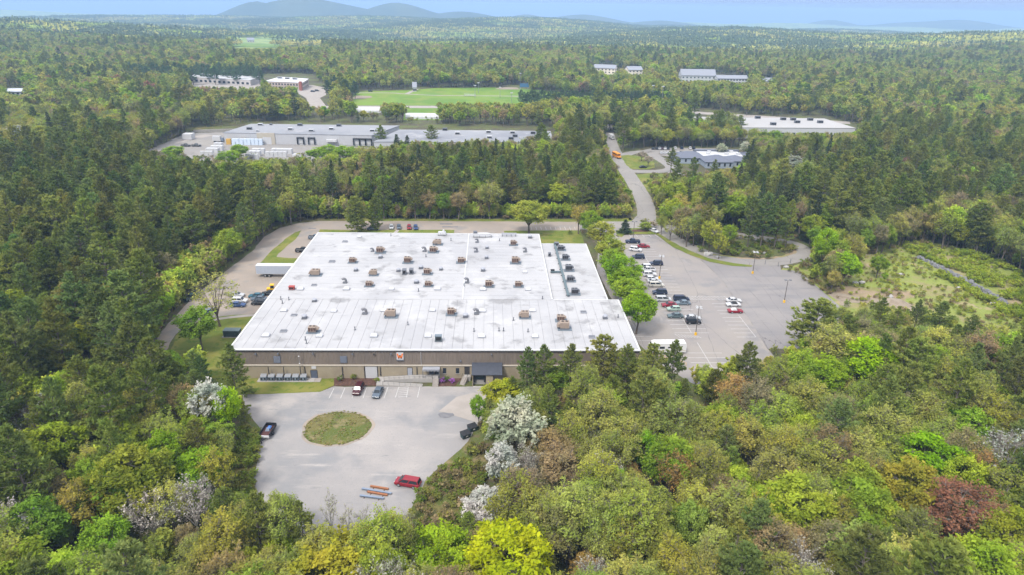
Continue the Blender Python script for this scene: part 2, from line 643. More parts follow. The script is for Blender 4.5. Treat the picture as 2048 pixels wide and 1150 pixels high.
sheet('roadside_verge', gp([(690, 442), (640, 441), (596, 444), (554, 455), (520, 474), (497, 502), (460, 528), (420, 560), (383, 588),
                            (345, 628), (318, 660), (290, 700), (240, 700), (290, 650), (340, 600), (400, 550), (470, 500), (520, 450), (600, 436), (690, 437)]),
      Z1 - .012, M_DRYGRASS, jit=0.5)
bl = [Vector((-68, BY1 + .1, 0))] + gp([(640, 459), (690, 460), (780, 460), (909, 460)])
bl += [Vector((-14.4, BY1 + .1, 0))]
sheet('rear_lawn', bl, Z2, M_GRASS, jit=0.12)
bl2 = [Vector((5.5, BY1 + .1, 0)), G(1008, 462), G(1100, 461), G(1160, 461), Vector((36.5, 240, 0)), Vector((35.5, WY1 + .1, 0)), Vector((BXE + .1, WY1 + .1, 0)), Vector((BXE + .1, BY1 + .1, 0))]
sheet('rear_lawn', bl2, Z2, M_GRASS, jit=0.12)
ribbon('footpath', [G(796, 460), Vector((-42.5, BY1 + .2, 0))], 1.4, Z3, M_CONC)
lines('rear_stall_lines', [(G(1062 + 9.6 * k, 454), G(1063.5 + 9.7 * k, 460)) for k in range(10)], .18, Z3 + .02)
sheet('roadside_verge', gp([(690, 437), (1000, 438), (1200, 438), (1262, 436), (1262, 445), (1220, 444), (1000, 443), (690, 442)]), Z1 - .012, M_GRASS, jit=0.5)
for k, (a, b_) in enumerate([((880, 447), (905, 449)), ((617, 456), (632, 458)), ((884, 453), (916, 455))]):
    sheet('asphalt_patch', gp([a, (b_[0], a[1]), b_, (a[0], b_[1])]), Z2 + .01 * k, M_PATCH, jit=0.15, step=.8)

# access road north, the loop and the highway
ribbon('access_road', [G(1270, 462), G(1292, 440), G(1289, 405), G(1272, 372), G(1254, 345), G(1240, 322), G(1231, 306), G(1223, 288),
                       G(1217, 268), G(1213, 248), G(1211, 232), G(1209, 217)], 8.4, Z2, M_ROAD, jit=.15)
sheet('roadside_verge', [p for p in gp([(1258, 440), (1270, 400), (1255, 372), (1238, 345), (1222, 318), (1215, 300), (1226, 288), (1240, 300), (1262, 335),
                         (1290, 375), (1312, 410), (1322, 440)])], Z1 - .012, M_DRYGRASS, jit=0.6)
sheet('road_junction', gp([(1160, 445), (1222, 443), (1262, 443), (1276, 430), (1304, 430), (1318, 448), (1330, 462), (1312, 468), (1240, 463), (1228, 475), (1216, 470), (1200, 459), (1160, 459)]),
      Z2 + .012, M_ROAD, jit=.2)
ribbon('loop_road', [G(1300, 452), G(1322, 462), G(1345, 477), G(1378, 494), G(1420, 510), G(1462, 520), G(1510, 525), G(1560, 523), G(1598, 514), G(1608, 502),
                     G(1590, 490), G(1556, 482), G(1500, 474), G(1440, 466), G(1380, 459), G(1330, 455)], 7.2, Z2 + .024, M_ROAD, jit=.1)
ribbon('sand_shoulder', [G(1404, 504), G(1440, 511), G(1500, 517.5), G(1550, 515.5), G(1584, 507), G(1589, 500.5), G(1578, 494)], 1.3, Z2 + .034, M_DIRT, jit=.4)
sheet('grass_strip', gp([(1311, 468), (1316, 466), (1345, 484), (1376, 500), (1418, 517), (1470, 527), (1505, 531), (1503, 534), (1464, 532), (1420, 524), (1380, 510), (1345, 494)]),
      Z2 + .04, M_GRASS, jit=.2)
sheet('grass_island', gp([(1232, 463), (1244, 457), (1300, 456), (1312, 468), (1250, 469), (1243, 475), (1234, 471)]), Z2 + .036, M_GRASS, jit=.15)
sheet('mulch_bed', gp([(1262, 460), (1285, 459), (1298, 461), (1296, 464), (1266, 464)]), Z2 + .05, M_MULCH, jit=.1)
ribbon('office_drive', [G(1238, 316), G(1262, 306), G(1300, 303), G(1310, 312), G(1336, 328), G(1342, 338), G(1310, 343), G(1252, 342)], 7.5, Z1 + .012, M_ROAD)
sheet('grass_island', gp([(1241, 312), (1256, 310), (1284, 313), (1308, 324), (1310, 335), (1296, 339), (1262, 338), (1252, 330)]), Z2 + .02, M_GRASS, jit=.3)
sheet('office_lawn', gp([(1268, 350), (1300, 346), (1350, 348), (1430, 350), (1440, 372), (1400, 380), (1300, 385), (1285, 376)]), Z1, M_GRASS, jit=.5)
ribbon('office_drive', [G(1336, 345), G(1380, 350), G(1440, 351), G(1500, 352)], 6.0, Z2, M_CONC)
sheet('office_car_park', gp([(1275, 303), (1300, 297), (1340, 295), (1440, 297), (1470, 304), (1490, 312), (1400, 318), (1370, 314), (1330, 312), (1300, 309)]), Z1, M_ROAD, jit=.3)

# east parking lot
lot = gp([(1222, 466), (1236, 474), (1250, 470), (1312, 469), (1345, 494), (1380, 510), (1400, 517), (1445, 560), (1470, 600), (1500, 640), (1535, 697), (1548, 712), (1540, 735), (1510, 760),
          (1450, 790), (1390, 770), (1330, 735), (1290, 700)])
lot += [Vector((40.5, 170, 0)), Vector((38.5, 200, 0)), Vector((37.5, 225, 0)), G(1200, 470)]
sheet('parking_lot', lot, Z1, M_LOT, jit=.15)
sheet('newer_parking_lot', gp([(1400, 517), (1420, 524), (1464, 532), (1502, 534), (1500, 528), (1560, 527), (1562, 540), (1597, 541), (1634, 573), (1672, 606), (1700, 632), (1660, 668), (1610, 697), (1535, 698),
                         (1500, 640), (1470, 600), (1445, 560)]), Z1, M_LOT2, jit=.0)
SPX = 57.6
seg = []
for yv in np.arange(203.6, 256, 2.72):          # double row, both sides of the spine
    seg.append(((SPX - 5.3, yv), (SPX + 5.4, yv)))
for yv in np.arange(174.6, 198, 2.72):
    seg.append(((SPX - 4.8, yv), (SPX + 5.0, yv)))
for yv in np.arange(146.0, 164, 2.72):
    seg.append(((SPX - 5.0, yv), (SPX + 5.0, yv)))
lines('stall_lines', seg, .18, Z2)
lines('stall_spine_lines', [((SPX, 203.6), (SPX, 256)), ((SPX, 174.6), (SPX, 198)), ((SPX, 146), (SPX, 168.5))], .16, Z2 + .006)
lines('stall_lines', [((69.9, yv), (75.3, yv)) for yv in np.arange(172.0, 196, 2.62)], .18, Z2)
lines('stall_spine_lines', [((75.4, 172), (75.4, 199)), ((62.4, 201.3), (76.6, 201.3)), ((62.4, 198.7), (76.6, 198.7))], .15, Z2 + .006)
lines('hatched_marking', [((62.8 + k * 1.05, 201.2), (63.9 + k * 1.05, 198.8)) for k in range(13)], .18, Z2 + .012)
lines('hatched_marking', [((52.6 + k * .85, 173.9 - .18 * k), (53.6 + k * .85, 171.4)) for k in range(8)], .16, Z2 + .012)
lines('stall_lines', [(G(1258 + 13 * k, 469.5), G(1262 + 13.5 * k, 474.5)) for k in range(5)], .18, Z2 + .018)
lines('stall_lines', [((40.8, 172.2), (45.6, 172.2)), ((40.8, 169.5), (45.6, 169.5))], .18, Z2)

# the cleared slope on the right
clear = gp([(1562, 540), (1597, 528), (1640, 520), (1700, 505), (1760, 490), (1830, 482), (1900, 490), (1960, 510), (2048, 545), (2120, 575), (2150, 720), (2040, 730), (1900, 720), (1800, 740),
            (1700, 720), (1610, 700), (1672, 640), (1672, 606)])
sheet('cleared_slope', clear, Z1 - .012, M_CLEAR, jit=.8)
sheet('bare_dirt', gp([(1610, 552), (1640, 560), (1690, 572), (1770, 575), (1830, 590), (1800, 605), (1720, 600), (1660, 592)]), Z1 + .012, M_DIRT, jit=.8)
sheet('bare_sand', gp([(1655, 584), (1690, 588), (1740, 597), (1800, 598), (1812, 606), (1770, 612), (1700, 606), (1690, 616)]), Z2, M_SAND, jit=.6)

# distant open ground
sheet('warehouse_yard', gp([(360, 268), (450, 264), (448, 284), (700, 292), (790, 300), (780, 320), (640, 335), (500, 330), (400, 322), (330, 302), (330, 285)]), Z1, M_ROAD, jit=.5)
ribbon('warehouse_drive', [G(270, 317), G(305, 302), G(340, 288), G(375, 278), G(420, 270)], 9, Z2, M_CONC)
sheet('grass_bank', gp([(300, 300), (380, 262), (450, 252), (500, 244), (520, 236), (430, 236), (360, 250), (280, 285)]), Z1, M_DRYGRASS, jit=.5)
sheet('sports_field', gp([(704, 211), (708, 184), (760, 182), (820, 180), (870, 176), (1000, 175), (1060, 178), (1180, 190), (1250, 200), (1250, 210), (1040, 211), (900, 211)]), Z1, M_FIELD)
sheet('ball_diamond', gp([(705, 196), (712, 191), (742, 192), (745, 195), (728, 198), (706, 198)]), Z2, M_SAND)
sheet('ball_diamond', gp([(990, 177), (1010, 174), (1034, 175), (1040, 179), (1000, 179)]), Z2, M_SAND)
ribbon('field_path', [G(700, 186), G(780, 186), G(810, 188), G(880, 191), G(1000, 192), G(1060, 193)], 4.0, Z3, M_CONC)
ribbon('field_path', [G(813, 188), G(826, 182), G(834, 178)], 4.5, Z3 + .02, M_CONC)
sheet('meadow', gp([(806, 240), (812, 216), (890, 216), (886, 240)]), Z1, M_FIELD)
ribbon('highway', [G(300, 214), G(560, 215), G(700, 214), G(860, 214), G(1000, 215), G(1150, 216), G(1300, 221), G(1480, 231), G(1700, 246)], 15, Z3, M_CONC)
sheet('school_car_park', gp([(590, 172), (625, 170), (652, 176), (652, 190), (640, 196), (652, 212), (620, 213), (612, 196), (595, 186)]), Z1, M_CONC)
sheet('school_car_park', gp([(380, 166), (480, 158), (560, 168), (540, 188), (400, 190)]), Z1, M_CONC)
sheet('apartment_lawn', gp([(1350, 166), (1500, 168), (1500, 160), (1360, 158)]), Z1, M_GRASS)
sheet('apartment_car_park', gp([(1212, 151), (1262, 149), (1282, 154), (1260, 158), (1216, 156)]), Z1, M_CONC)


def drape(name, px0, px1, py0, py1, mat, nx=16, ny=5):
    """Open ground lying on the far hills."""
    b = B()
    g = [[G(px0 + (px1 - px0) * i / nx, py0 + (py1 - py0) * j / ny) for i in range(nx + 1)] for j in range(ny + 1)]
    for j in range(ny):
        for i in range(nx):
            b.poly([(p.x, p.y, float(TZ(p.x, p.y)) + .8) for p in (g[j][i], g[j][i + 1], g[j + 1][i + 1], g[j + 1][i])])
    return tag(b.build(name, mat), kind='structure')


drape('hill_meadow', 468, 640, 94, 82, M_FIELD)

# ================================================================== MAIN BUILDING
M_ROOF = ground_mat('white_roof_membrane', (0.371, 0.366, 0.368), [
    ((0.323, 0.320, 0.327), 0.045, 0.42, 0.62, 5, I1, 0),
    ((0.409, 0.404, 0.404), 0.10, 0.5, 0.68, 5, I1, 0),
    ((0.289, 0.287, 0.293), 0.45, 0.58, 0.80, 6, (0.4, 1.8, 1), 0),
    ((0.236, 0.231, 0.231), 0.16, 0.54, 0.68, 7, I1, 0),
    ((0.193, 0.190, 0.193), 1.1, 0.70, 0.76, 5, I1, 0),
    ((0.318, 0.314, 0.314), 2.5, 0.5, 0.8, 3, I1, 0)], rough=0.6)
M_ROOFB = flat('grey_roof_bed', (0.30, 0.30, 0.32), 0.9)
M_EDGE = flat('white_roof_edge', (0.50, 0.50, 0.50), 0.5, var=.05)
M_BROWN = ground_mat('brown_metal_siding', (0.205, 0.168, 0.138), [
    ((0.17, 0.142, 0.12), 0.25, 0.4, 0.65, 4, (1, 1, .3), 0),
    ((0.235, 0.195, 0.16), 1.2, 0.5, 0.75, 4, (2, 2, .2), 0)], rough=0.55)
M_TAN = ground_mat('tan_block_wall', (0.290, 0.245, 0.174), [
    ((0.251, 0.207, 0.148), 0.3, 0.42, 0.65, 5, (1, 1, .5), 0),
    ((0.330, 0.283, 0.207), 1.0, 0.55, 0.75, 4, I1, 0)], rough=0.85)
M_DARK = flat('dark_bronze_metal', (0.035, 0.033, 0.033), 0.5)
M_GREY = flat('grey_painted_metal', (0.30, 0.31, 0.34), 0.5)
M_BLUEL = flat('blue_grey_louvre', (0.075, 0.09, 0.125), 0.5)
M_GLASS = flat('dark_window_glass', (0.022, 0.028, 0.036), 0.12, spec=0.3, var=.05)
M_WHITE = flat('white_painted_metal', (0.47, 0.47, 0.475), 0.5, var=.06)
M_TANEQ = flat('tan_unit_casing', (0.255, 0.198, 0.155), 0.6, var=.18)
M_RUST = flat('brown_unit_louvre', (0.085, 0.048, 0.038), 0.7, var=.25, scale=4)
M_PAD = flat('blue_grey_roof_pad', (0.13, 0.16, 0.19), 0.85)
M_DKGREY = flat('dark_grey_casing', (0.12, 0.125, 0.14), 0.6, var=.2)
M_TEAL = flat('teal_grey_duct', (0.09, 0.125, 0.135), 0.6, var=.2)
M_SKYL = flat('milky_skylight', (0.55, 0.55, 0.56), 0.25, var=.04)
M_CONCB = flat('cast_concrete', (0.33, 0.31, 0.29), 0.85, var=.14)
M_BLACK = flat('black_rubber', (0.018, 0.018, 0.02), 0.8)
M_GALV = flat('galvanised_steel', (0.27, 0.28, 0.30), 0.5, metal=.4)
M_YEL = flat('yellow_paint', (0.70, 0.40, 0.02), 0.6)
M_ORANGE = flat('orange_paint', (0.72, 0.17, 0.03), 0.6)
M_REDP = flat('dull_red_paint', (0.33, 0.05, 0.04), 0.6)
M_STEEL = flat('blue_grey_steel', (0.20, 0.24, 0.31), 0.45, metal=.3, var=.2)
M_RUSTY = flat('rusty_steel', (0.26, 0.105, 0.045), 0.8, var=.45, scale=3)

bld = thing('factory_building', 'long low factory with white flat roof and brown over tan front wall', 'building', (0, BY0, 0))


def bpart(b, name, mats, parent=None):
    """Part given in world coordinates under the building Empty at (0, BY0, 0)."""
    b.v = [(x, y - BY0, z) for x, y, z in b.v]
    return b.build(name, mats, parent or bld)


# walls
b = B(); b.box(BX0 + .25, BX1 - .25, BY0 + .25, BYM, 0, BH - .45); core1 = bpart(b, 'wall', M_TAN)
b = B(); b.box(BX0 + .25, BXE - .25, BYM, BY1 - .25, 0, BH - .45); bpart(b, 'wall', M_TAN)
b = B(); b.box(BXE - .25, BXW - .2, BYM, WY1 - .25, 0, BH - 1.25); bpart(b, 'wall', M_TAN)
# front: tan lower wall standing proud, ledge, ribbed brown siding above
LW = [(-63.0, -30.9), (-27.85, 36.6)]
b = B(); b.box(-63.0, -30.85, BY0 + .02, BY0 + .24, 0, 3.6); b.box(-27.8, 36.6, BY0 + .02, BY0 + .24, 0, 3.6)
b.box(-30.85, -27.8, BY0 + .02, BY0 + .24, 3.35, 3.6); bpart(b, 'lower_wall', M_TAN)
b = B(); b.box(-63.2, 36.8, BY0 - .16, BY0 + .24, 3.6, 3.82); bpart(b, 'ledge', flat('cream_ledge', (0.46, 0.41, 0.34), .7))
n_pan = 34
pw = (BX1 - BX0 - .4) / n_pan
for k in range(n_pan):                       # ribbed siding, panel by panel
    b = B()
    x0 = BX0 + .2 + k * pw
    nr = 9
    for r in range(nr):
        a0 = x0 + .02 + (pw - .04) * r / nr
        a1 = x0 + .02 + (pw - .04) * (r + 1) / nr
        q = (a1 - a0)
        prof = [(a0, BY0 + .19), (a0 + q * .55, BY0 + .19), (a0 + q * .68, BY0 + .12), (a0 + q * .88, BY0 + .12), (a1, BY0 + .19)]
        for (u0, y0), (u1, y1) in zip(prof, prof[1:]):
            b.poly([(u0, y0, 3.82), (u1, y1, 3.82), (u1, y1, 7.56), (u0, y0, 7.56)])
    bpart(b, 'siding_panel', M_BROWN)
# roof: bed, edge trim, gutter, then the membrane sheet by sheet
b = B(); b.box(BX0, BX1, BY0, BYM, BH - .45, BH - .10); b.box(BX0, BXE, BYM, BY1, BH - .45, BH - .10); bpart(b, 'roof_deck', M_ROOFB)
b = B(); b.box(BXE + .01, BXW, BYM + .01, WY1, BH - 1.25, BH - .95); bpart(b, 'roof_deck', M_ROOFB)
b = B(); b.box(BX0 - .05, BX1 + .05, BY0 - .12, BY0 - .01, BH - .42, BH - .18); bpart(b, 'gutter', M_DARK)
for (x0, x1, y0, y1, z) in ((BX0 - .1, BX1 + .1, BY0 - .2, BY0 + .45, BH), (BX0 - .1, BX0 + .4, BY0 + .46, BY1 - .3, BH), (BX1 - .4, BX1 + .1, BY0 + .46, BYM + .1, BH),
                            (BX0 - .1, BXE + .1, BY1 - .29, BY1 + .1, BH), (BXE - .3, BXE + .1, BYM + .2, BY1 - .3, BH), (BXW - .3, BXW + .1, BYM + .12, WY1 - .2, BH - .85), (BXE + .12, BXW + .1, WY1 - .19, WY1 + .1, BH - .85),
                            (BXE + .12, BX1 + .1, BYM - .2, BYM + .11, BH + .02)):
    b = B(); b.box(x0, x1, y0, y1, z - .14, z + .07); bpart(b, 'roof_edge', M_EDGE)
xs = np.linspace(BX0 + .42, BX1 - .42, 40)
for x0, x1 in zip(xs, xs[1:]):
    b = B(); b.box(x0 + .03, x1 - .03, BY0 + .47, BYM - .12, BH - .12, BH + random.uniform(-.005, .02)); bpart(b, 'roof_sheet', M_ROOF)
yv = np.linspace(BYM - .1, BY1 - .3, 22)
for y0, y1 in zip(yv, yv[1:]):
    for x0, x1 in ((BX0 + .42, -8.1), (-7.95, BXE - .32)):
        b = B(); b.box(x0, x1, y0 + .035, y1 - .035, BH - .12, BH + random.uniform(-.005, .02)); bpart(b, 'roof_sheet', M_ROOF)
yv = np.linspace(BYM + .14, WY1 - .2, 13)
for y0, y1 in zip(yv, yv[1:]):
    b = B(); b.box(BXE + .13, BXW - .31, y0 + .03, y1 - .03, BH - 1.0, BH - .88 + random.uniform(-.005, .015)); bpart(b, 'roof_sheet', M_ROOF)
b = B()
for k in range(46):                          # raised expansion-joint cover between the roof fields
    pass
b.box(-8.25, -7.8, BYM + .1, BY1 - .35, BH + .03, BH + .16, tx=.1); bpart(b, 'expansion_joint', M_EDGE)
b = B(); b.box(BX0 + .5, BXE - .4, BYM - .3, BYM - .05, BH + .03, BH + .12, ty=.06); bpart(b, 'expansion_joint', M_ROOF)


def on_front(px, py):
    return WX(px, py, BY0)


def fbox(px0, px1, py0, py1, proud, name, mat, parent=None, back=.02):
    """Thing fixed to the front wall between two pixels."""
    a, c = on_front(px0, py1), on_front(px1, py0)
    b_ = B(); b_.box(a.x, c.x, BY0 - proud, BY0 + back, max(a.z, .02), c.z)
    return bpart(b_, name, mat, parent)


def louvre(px, py):
    c = on_front(px, py)
    b_ = B(); b_.box(c.x - .85, c.x + .85, BY0 + .02, BY0 + .17, c.z - .9, c.z + .9); o = bpart(b_, 'louvre', M_BLUEL)
    for k in range(9):
        z = c.z - .8 + k * .19
        b_ = B(); b_.hexa([(c.x - .78, BY0 - .06, z), (c.x + .78, BY0 - .06, z), (c.x + .78, BY0 + .02, z + .1), (c.x - .78, BY0 + .02, z + .1),
                           (c.x - .78, BY0 - .06, z + .03), (c.x + .78, BY0 - .06, z + .03), (c.x + .78, BY0 + .02, z + .13), (c.x - .78, BY0 + .02, z + .13)])
        b_.v = [(x, y - BY0, zz) for x, y, zz in b_.v]
        b_.build('slat', M_BLUEL, o)
    return o


louvre(554, 719.5)
louvre(687, 719.5)
# overhead door with slatted curtain
od = B(); od.box(-30.8, -27.85, BY0 + .1, BY0 + .24, .05, 3.33); odo = bpart(od, 'overhead_door', M_WHITE)
for k in range(8):
    s_ = B(); s_.box(-30.75, -27.9, -.0 + .05, .1, .08 + k * .405, .08 + k * .405 + .385); s_.build('door_panel', M_WHITE, odo)
for x in (-30.95, -27.75):
    b = B(); b.box(x - .08, x + .08, BY0 - .1, BY0 + .02, 0, 3.6); bpart(b, 'door_jamb', M_DARK)


def door(px, wd, zb, h, mat, glass=False):
    c = on_front(px, 745)
    b_ = B(); b_.box(c.x - wd / 2 - .1, c.x + wd / 2 + .1, BY0 - .06, BY0 + .02, zb, zb + h + .12)
    fr = bpart(b_, 'door_frame', M_DARK)
    b_ = B(); b_.box(c.x - wd / 2, c.x + wd / 2, -.09, -.06, zb + .02, zb + h); d_ = b_.build('door', mat, fr)
    if glass:
        b_ = B(); b_.box(c.x - wd / 2 + .12, c.x + wd / 2 - .12, -.105, -.09, zb + .3, zb + h - .2); b_.build('pane', M_GLASS, fr)
    b_ = B(); b_.box(c.x + wd / 2 - .2, c.x + wd / 2 - .08, -.14, -.09, zb + 1.0, zb + 1.08); b_.build('handle', M_GALV, fr)
    return c.x


door(628, 1.5, .05, 2.2, M_BLUEL)
door(820, 1.1, .9, 2.1, M_GREY)
door(874, 1.1, 1.2, 2.05, M_DARK, True)
door(863, 1.0, 1.2, 2.05, M_BLUEL, True)
door(934, 1.05, 1.2, 2.05, M_DARK)
b = B(); b.box(on_front(623, 733).x, on_front(632, 733).x, BY0 - .1, BY0 + .02, 2.75, 3.55); bpart(b, 'door_hood', M_WHITE)
for px in (889, 915):
    c = on_front(px, 741)
    b = B(); b.box(c.x - .42, c.x + .42, BY0 - .05, BY0 + .02, 1.5, 3.0); fr = bpart(b, 'window_frame', M_DARK)
    for z0 in (1.58, 2.28):
        b = B(); b.box(c.x - .34, c.x + .34, -.075, -.05, z0, z0 + .64); b.build('pane', M_GLASS, fr)
    b = B(); b.box(c.x - .5, c.x + .5, -.16, -.05, 1.4, 1.5); b.build('sill', M_CONCB, fr)
for px in (610, 685, 761, 834):
    c = on_front(px, 741)
    b = B(); b.box(c.x - .1, c.x + .1, BY0 - .14, BY0 + .02, 1.2, 3.3); b.box(c.x - .2, c.x + .2, BY0 - .14, BY0 + .02, 1.0, 1.2)
    b.box(c.x - .04, c.x + .04, BY0 - .1, BY0 + .02, 0.1, 1.0); bpart(b, 'downpipe', M_DARK)
for px, py in ((511, 708), (556, 707.5), (626, 707.5), (705, 708), (782, 708), (983, 709), (921, 722)):
    c = on_front(px, py)
    b = B(); b.box(c.x - .17, c.x + .17, BY0 - .12, BY0 + .15, c.z - .12, c.z + .22); b.box(c.x - .2, c.x + .2, BY0 - .4, BY0 - .1, c.z - .05, c.z + .12); bpart(b, 'wall_lamp', M_DKGREY)
c = on_front(748, 708)
b = B(); b.cyl((c.x, BY0 + .14, c.z), (c.x, BY0 - .15, c.z), .36, n=16); bpart(b, 'vent_outlet', M_BROWN)
b = B(); b.cyl((c.x, BY0 - .15, c.z), (c.x, BY0 - .17, c.z), .27, n=16); bpart(b, 'vent_grille', M_DARK)
c = on_front(842, 718)
b = B(); b.cyl((c.x, BY0 - .06, 3.85), (c.x, BY0 - .06, 7.5), .05, n=6); bpart(b, 'conduit', M_WHITE)
# side walls: pilasters and siding on the east end
b = B()
for k in range(40):
    y0 = BY0 + .3 + k * .78
    b.box(BX1 - .25, BX1 - .16, y0, y0 + .5, 3.4, BH - .46)
bpart(b, 'siding_panel', M_BROWN)
b = B()
for k in range(100):
    y0 = BY0 + .4 + k * .9
    b.box(BX0 + .16, BX0 + .25, y0, y0 + .55, 3.4, BH - .46)
bpart(b, 'siding_panel', M_BROWN)

# sign: white panel with orange W emblem
c = on_front(800, 712)
sg = thing('wall_sign', 'white square sign with orange W emblem high on the brown wall', 'sign', (c.x, BY0 - .12, c.z))
b = B(); b.box(-.85, .85, 0, .2, -.95, .95); b.build('panel', M_WHITE, sg)
b = B(); b.box(-.9, .9, -.02, .22, -1.3, -.97); b.build('base_strip', M_DKGREY, sg)
b = B()
st = .17
pts = [(-.62, .72), (-.30, -.62), (0, .30), (.30, -.62), (.62, .72)]
for (x0, z0), (x1, z1) in zip(pts, pts[1:]):
    b.hexa([(x0 - st, -.05, z0), (x0 + st, -.05, z0), (x0 + st, -.005, z0), (x0 - st, -.005, z0),
            (x1 - st, -.05, z1), (x1 + st, -.05, z1), (x1 + st, -.005, z1), (x1 - st, -.005, z1)])
b.build('emblem', M_ORANGE, sg)

# entrance canopy, landing, stairs, ramp
b = B()
a, c = on_front(846, 735).x, on_front(880, 735).x
b.box(a, c, BY0 - 1.8, BY0, 3.3, 3.42); bpart(b, 'canopy', M_GREY)
for k in range(12):
    x = a + (c - a) * (k + .5) / 12
    b = B(); b.box(x - .07, x + .07, BY0 - 1.85, BY0 - 1.78, 3.0, 3.75); bpart(b, 'canopy_slat', M_GREY)
for x in (a + .1, c - .1):
    b = B(); b.box(x - .08, x + .08, BY0 - 1.75, BY0 - 1.6, 0, 3.3); bpart(b, 'canopy_post', M_DKGREY)


def rail(name, label, pts, h, mat, gap=1.3, parent=None, nrail=2):
    """Railing along 3-D points."""
    t = thing(name, label, 'railing', pts[0])
    o0 = Vector(pts[0])
    for p, q in zip(pts, pts[1:]):
        p, q = Vector(p) - o0, Vector(q) - o0
        L = (q - p).length
        n = max(1, round(L / gap))
        for k in range(n + 1):
            r = p.lerp(q, k / n)
            b_ = B(); b_.cyl(r, r + Vector((0, 0, h)), .03, n=6); b_.build('post', mat, t)
        for j in range(nrail):
            z = Vector((0, 0, h * (1 - .45 * j)))
            b_ = B(); b_.cyl(p + z, q + z, .028, n=6); b_.build('rail', mat, t)
    return t


ent = thing('entrance_ramp', 'pale concrete access ramp and landing along the front wall', 'ramp', (-20, BY0 - 2, 0))
lx0, lx1 = on_front(800, 750).x, on_front(877, 750).x
b = B(); b.box(-17.4 + 20, lx1 + 20, .1, 1.95, 0, 1.18); b.build('landing', M_CONCB, ent)
b = B()   # upper run rises toward the landing
b.hexa([(-26.0 + 20, .2, 0), (-17.42 + 20, .2, 0), (-17.42 + 20, 1.9, 0), (-26.0 + 20, 1.9, 0), (-26.0 + 20, .2, .62), (-17.42 + 20, .2, 1.16), (-17.42 + 20, 1.9, 1.16), (-26.0 + 20, 1.9, .62)])
b.build('ramp_run', M_CONCB, ent)
b = B(); b.box(-27.6 + 20, -26.02 + 20, -2.0, 1.9, 0, .61); b.build('landing', M_CONCB, ent)
b = B()
b.hexa([(-26.0 + 20, -2.0, 0), (-16.5 + 20, -2.0, 0), (-16.5 + 20, -.6, 0), (-26.0 + 20, -.6, 0), (-26.0 + 20, -2.0, .60), (-16.5 + 20, -2.0, .07), (-16.5 + 20, -.6, .07), (-26.0 + 20, -.6, .60)])
b.build('ramp_run', M_CONCB, ent)
yb = BY0 - 2
rail('ramp_railing', 'thin dark railing along the lower run of the concrete ramp', [(-27.5, yb - 1.95, .61), (-26, yb - 1.95, .6), (-16.6, yb - 1.95, .08)], .95, M_DKGREY)
rail('ramp_railing', 'thin dark railing between the two runs of the concrete ramp', [(-26, yb + .25, .62), (-17.4, yb + .25, 1.17), (lx1 - 1.6, yb + .15, 1.18)], .95, M_DKGREY)


def stairs(label, loc, n, wd, rz):
    t = thing('steps', label, 'stairs', loc, rz)
    for k in range(n):
        b_ = B(); b_.box(-wd / 2, wd / 2, -.30 * (n - k), -.30 * (n - k - 1) - .004, 0, .17 * (k + 1) - .01 * (k % 2)); b_.build('step', M_CONC, t)
    for s in (-1, 1):
        b_ = B(); b_.cyl((s * wd / 2, -.3 * n, .95), (s * wd / 2, 0, .17 * n + .95), .03, n=6); b_.build('handrail', M_BLACK, t)
        for k in (0, n):
            b_ = B(); b_.cyl((s * wd / 2, -.3 * (n - k) + (.05 if k == 0 else -.05), .17 * k), (s * wd / 2, -.3 * (n - k), .17 * k + .95), .03, n=6); b_.build('rail_post', M_BLACK, t)
    return t


stairs('white concrete steps up to the canopied main entrance', (on_front(873, 752).x, BY0 - 2.0, 0), 7, 1.5, 0)
stairs('white concrete steps beside the dark loading dock canopy', (on_front(931, 752).x, BY0 - 1.2, 0), 7, 1.3, R(-22))
b = B(); x = on_front(934, 745).x; b.box(x - .8, x + .9, BY0 - 1.2, BY0, 0, 1.18); bpart(b, 'door_landing', M_CONCB)
# loading dock: dark sloped canopy, tan side, dock door
dk = thing('loading_dock', 'loading dock with dark sloping canopy and black door seal at the tan wall', 'loading dock', (-2.5, BY0 - 1.5, 0))
x0, x1 = on_front(944, 740).x + 2.5, on_front(1004, 740).x + 2.5
b = B(); b.hexa([(x0, -2.6, 3.25), (x1, -2.6, 3.25), (x1, 1.45, 4.1), (x0, 1.45, 4.1), (x0, -2.6, 3.42), (x1, -2.6, 3.42), (x1, 1.45, 4.6), (x0, 1.45, 4.6)]); b.build('canopy_roof', flat('dark_slate_membrane', (.045, .05, .065), .6, var=.3), dk)
b = B(); b.box(x0 + .15, x0 + .35, -2.2, 1.45, 0, 3.5); b.build('side_wall', M_TAN, dk)
b = B(); b.box(x0 + 3.5, x0 + 5.2, -2.3, 1.45, 0, 3.35); b.build('side_wall', M_TAN, dk)
b = B(); b.box(x0 + .36, x0 + 3.49, -1.2, 1.45, 0, 1.1); b.build('dock_platform', M_CONCB, dk)
b = B(); b.box(x0 + .5, x0 + .95, -1.7, -1.0, .9, 3.3); b.box(x0 + 2.95, x0 + 3.4, -1.7, -1.0, .9, 3.3); b.box(x0 + .95, x0 + 2.95, -1.7, -1.0, 2.9, 3.3); b.build('dock_seal', M_BLACK, dk)
b = B(); b.box(x0 + .96, x0 + 2.94, -.7, -.6, 1.1, 2.9); b.build('dock_door', flat('dark_green_door', (.03, .05, .05), .5), dk)
b = B(); b.box(x0 + .2, x0 + 4.2, -3.2, -2.5, 0, .25, tx=.1); b.build('kerb', M_CONCB, dk)
b = B(); b.box(x0 + 5.3, x1, -1.5, 1.45, 0, 3.0); b.build('side_wall', M_BROWN, dk)


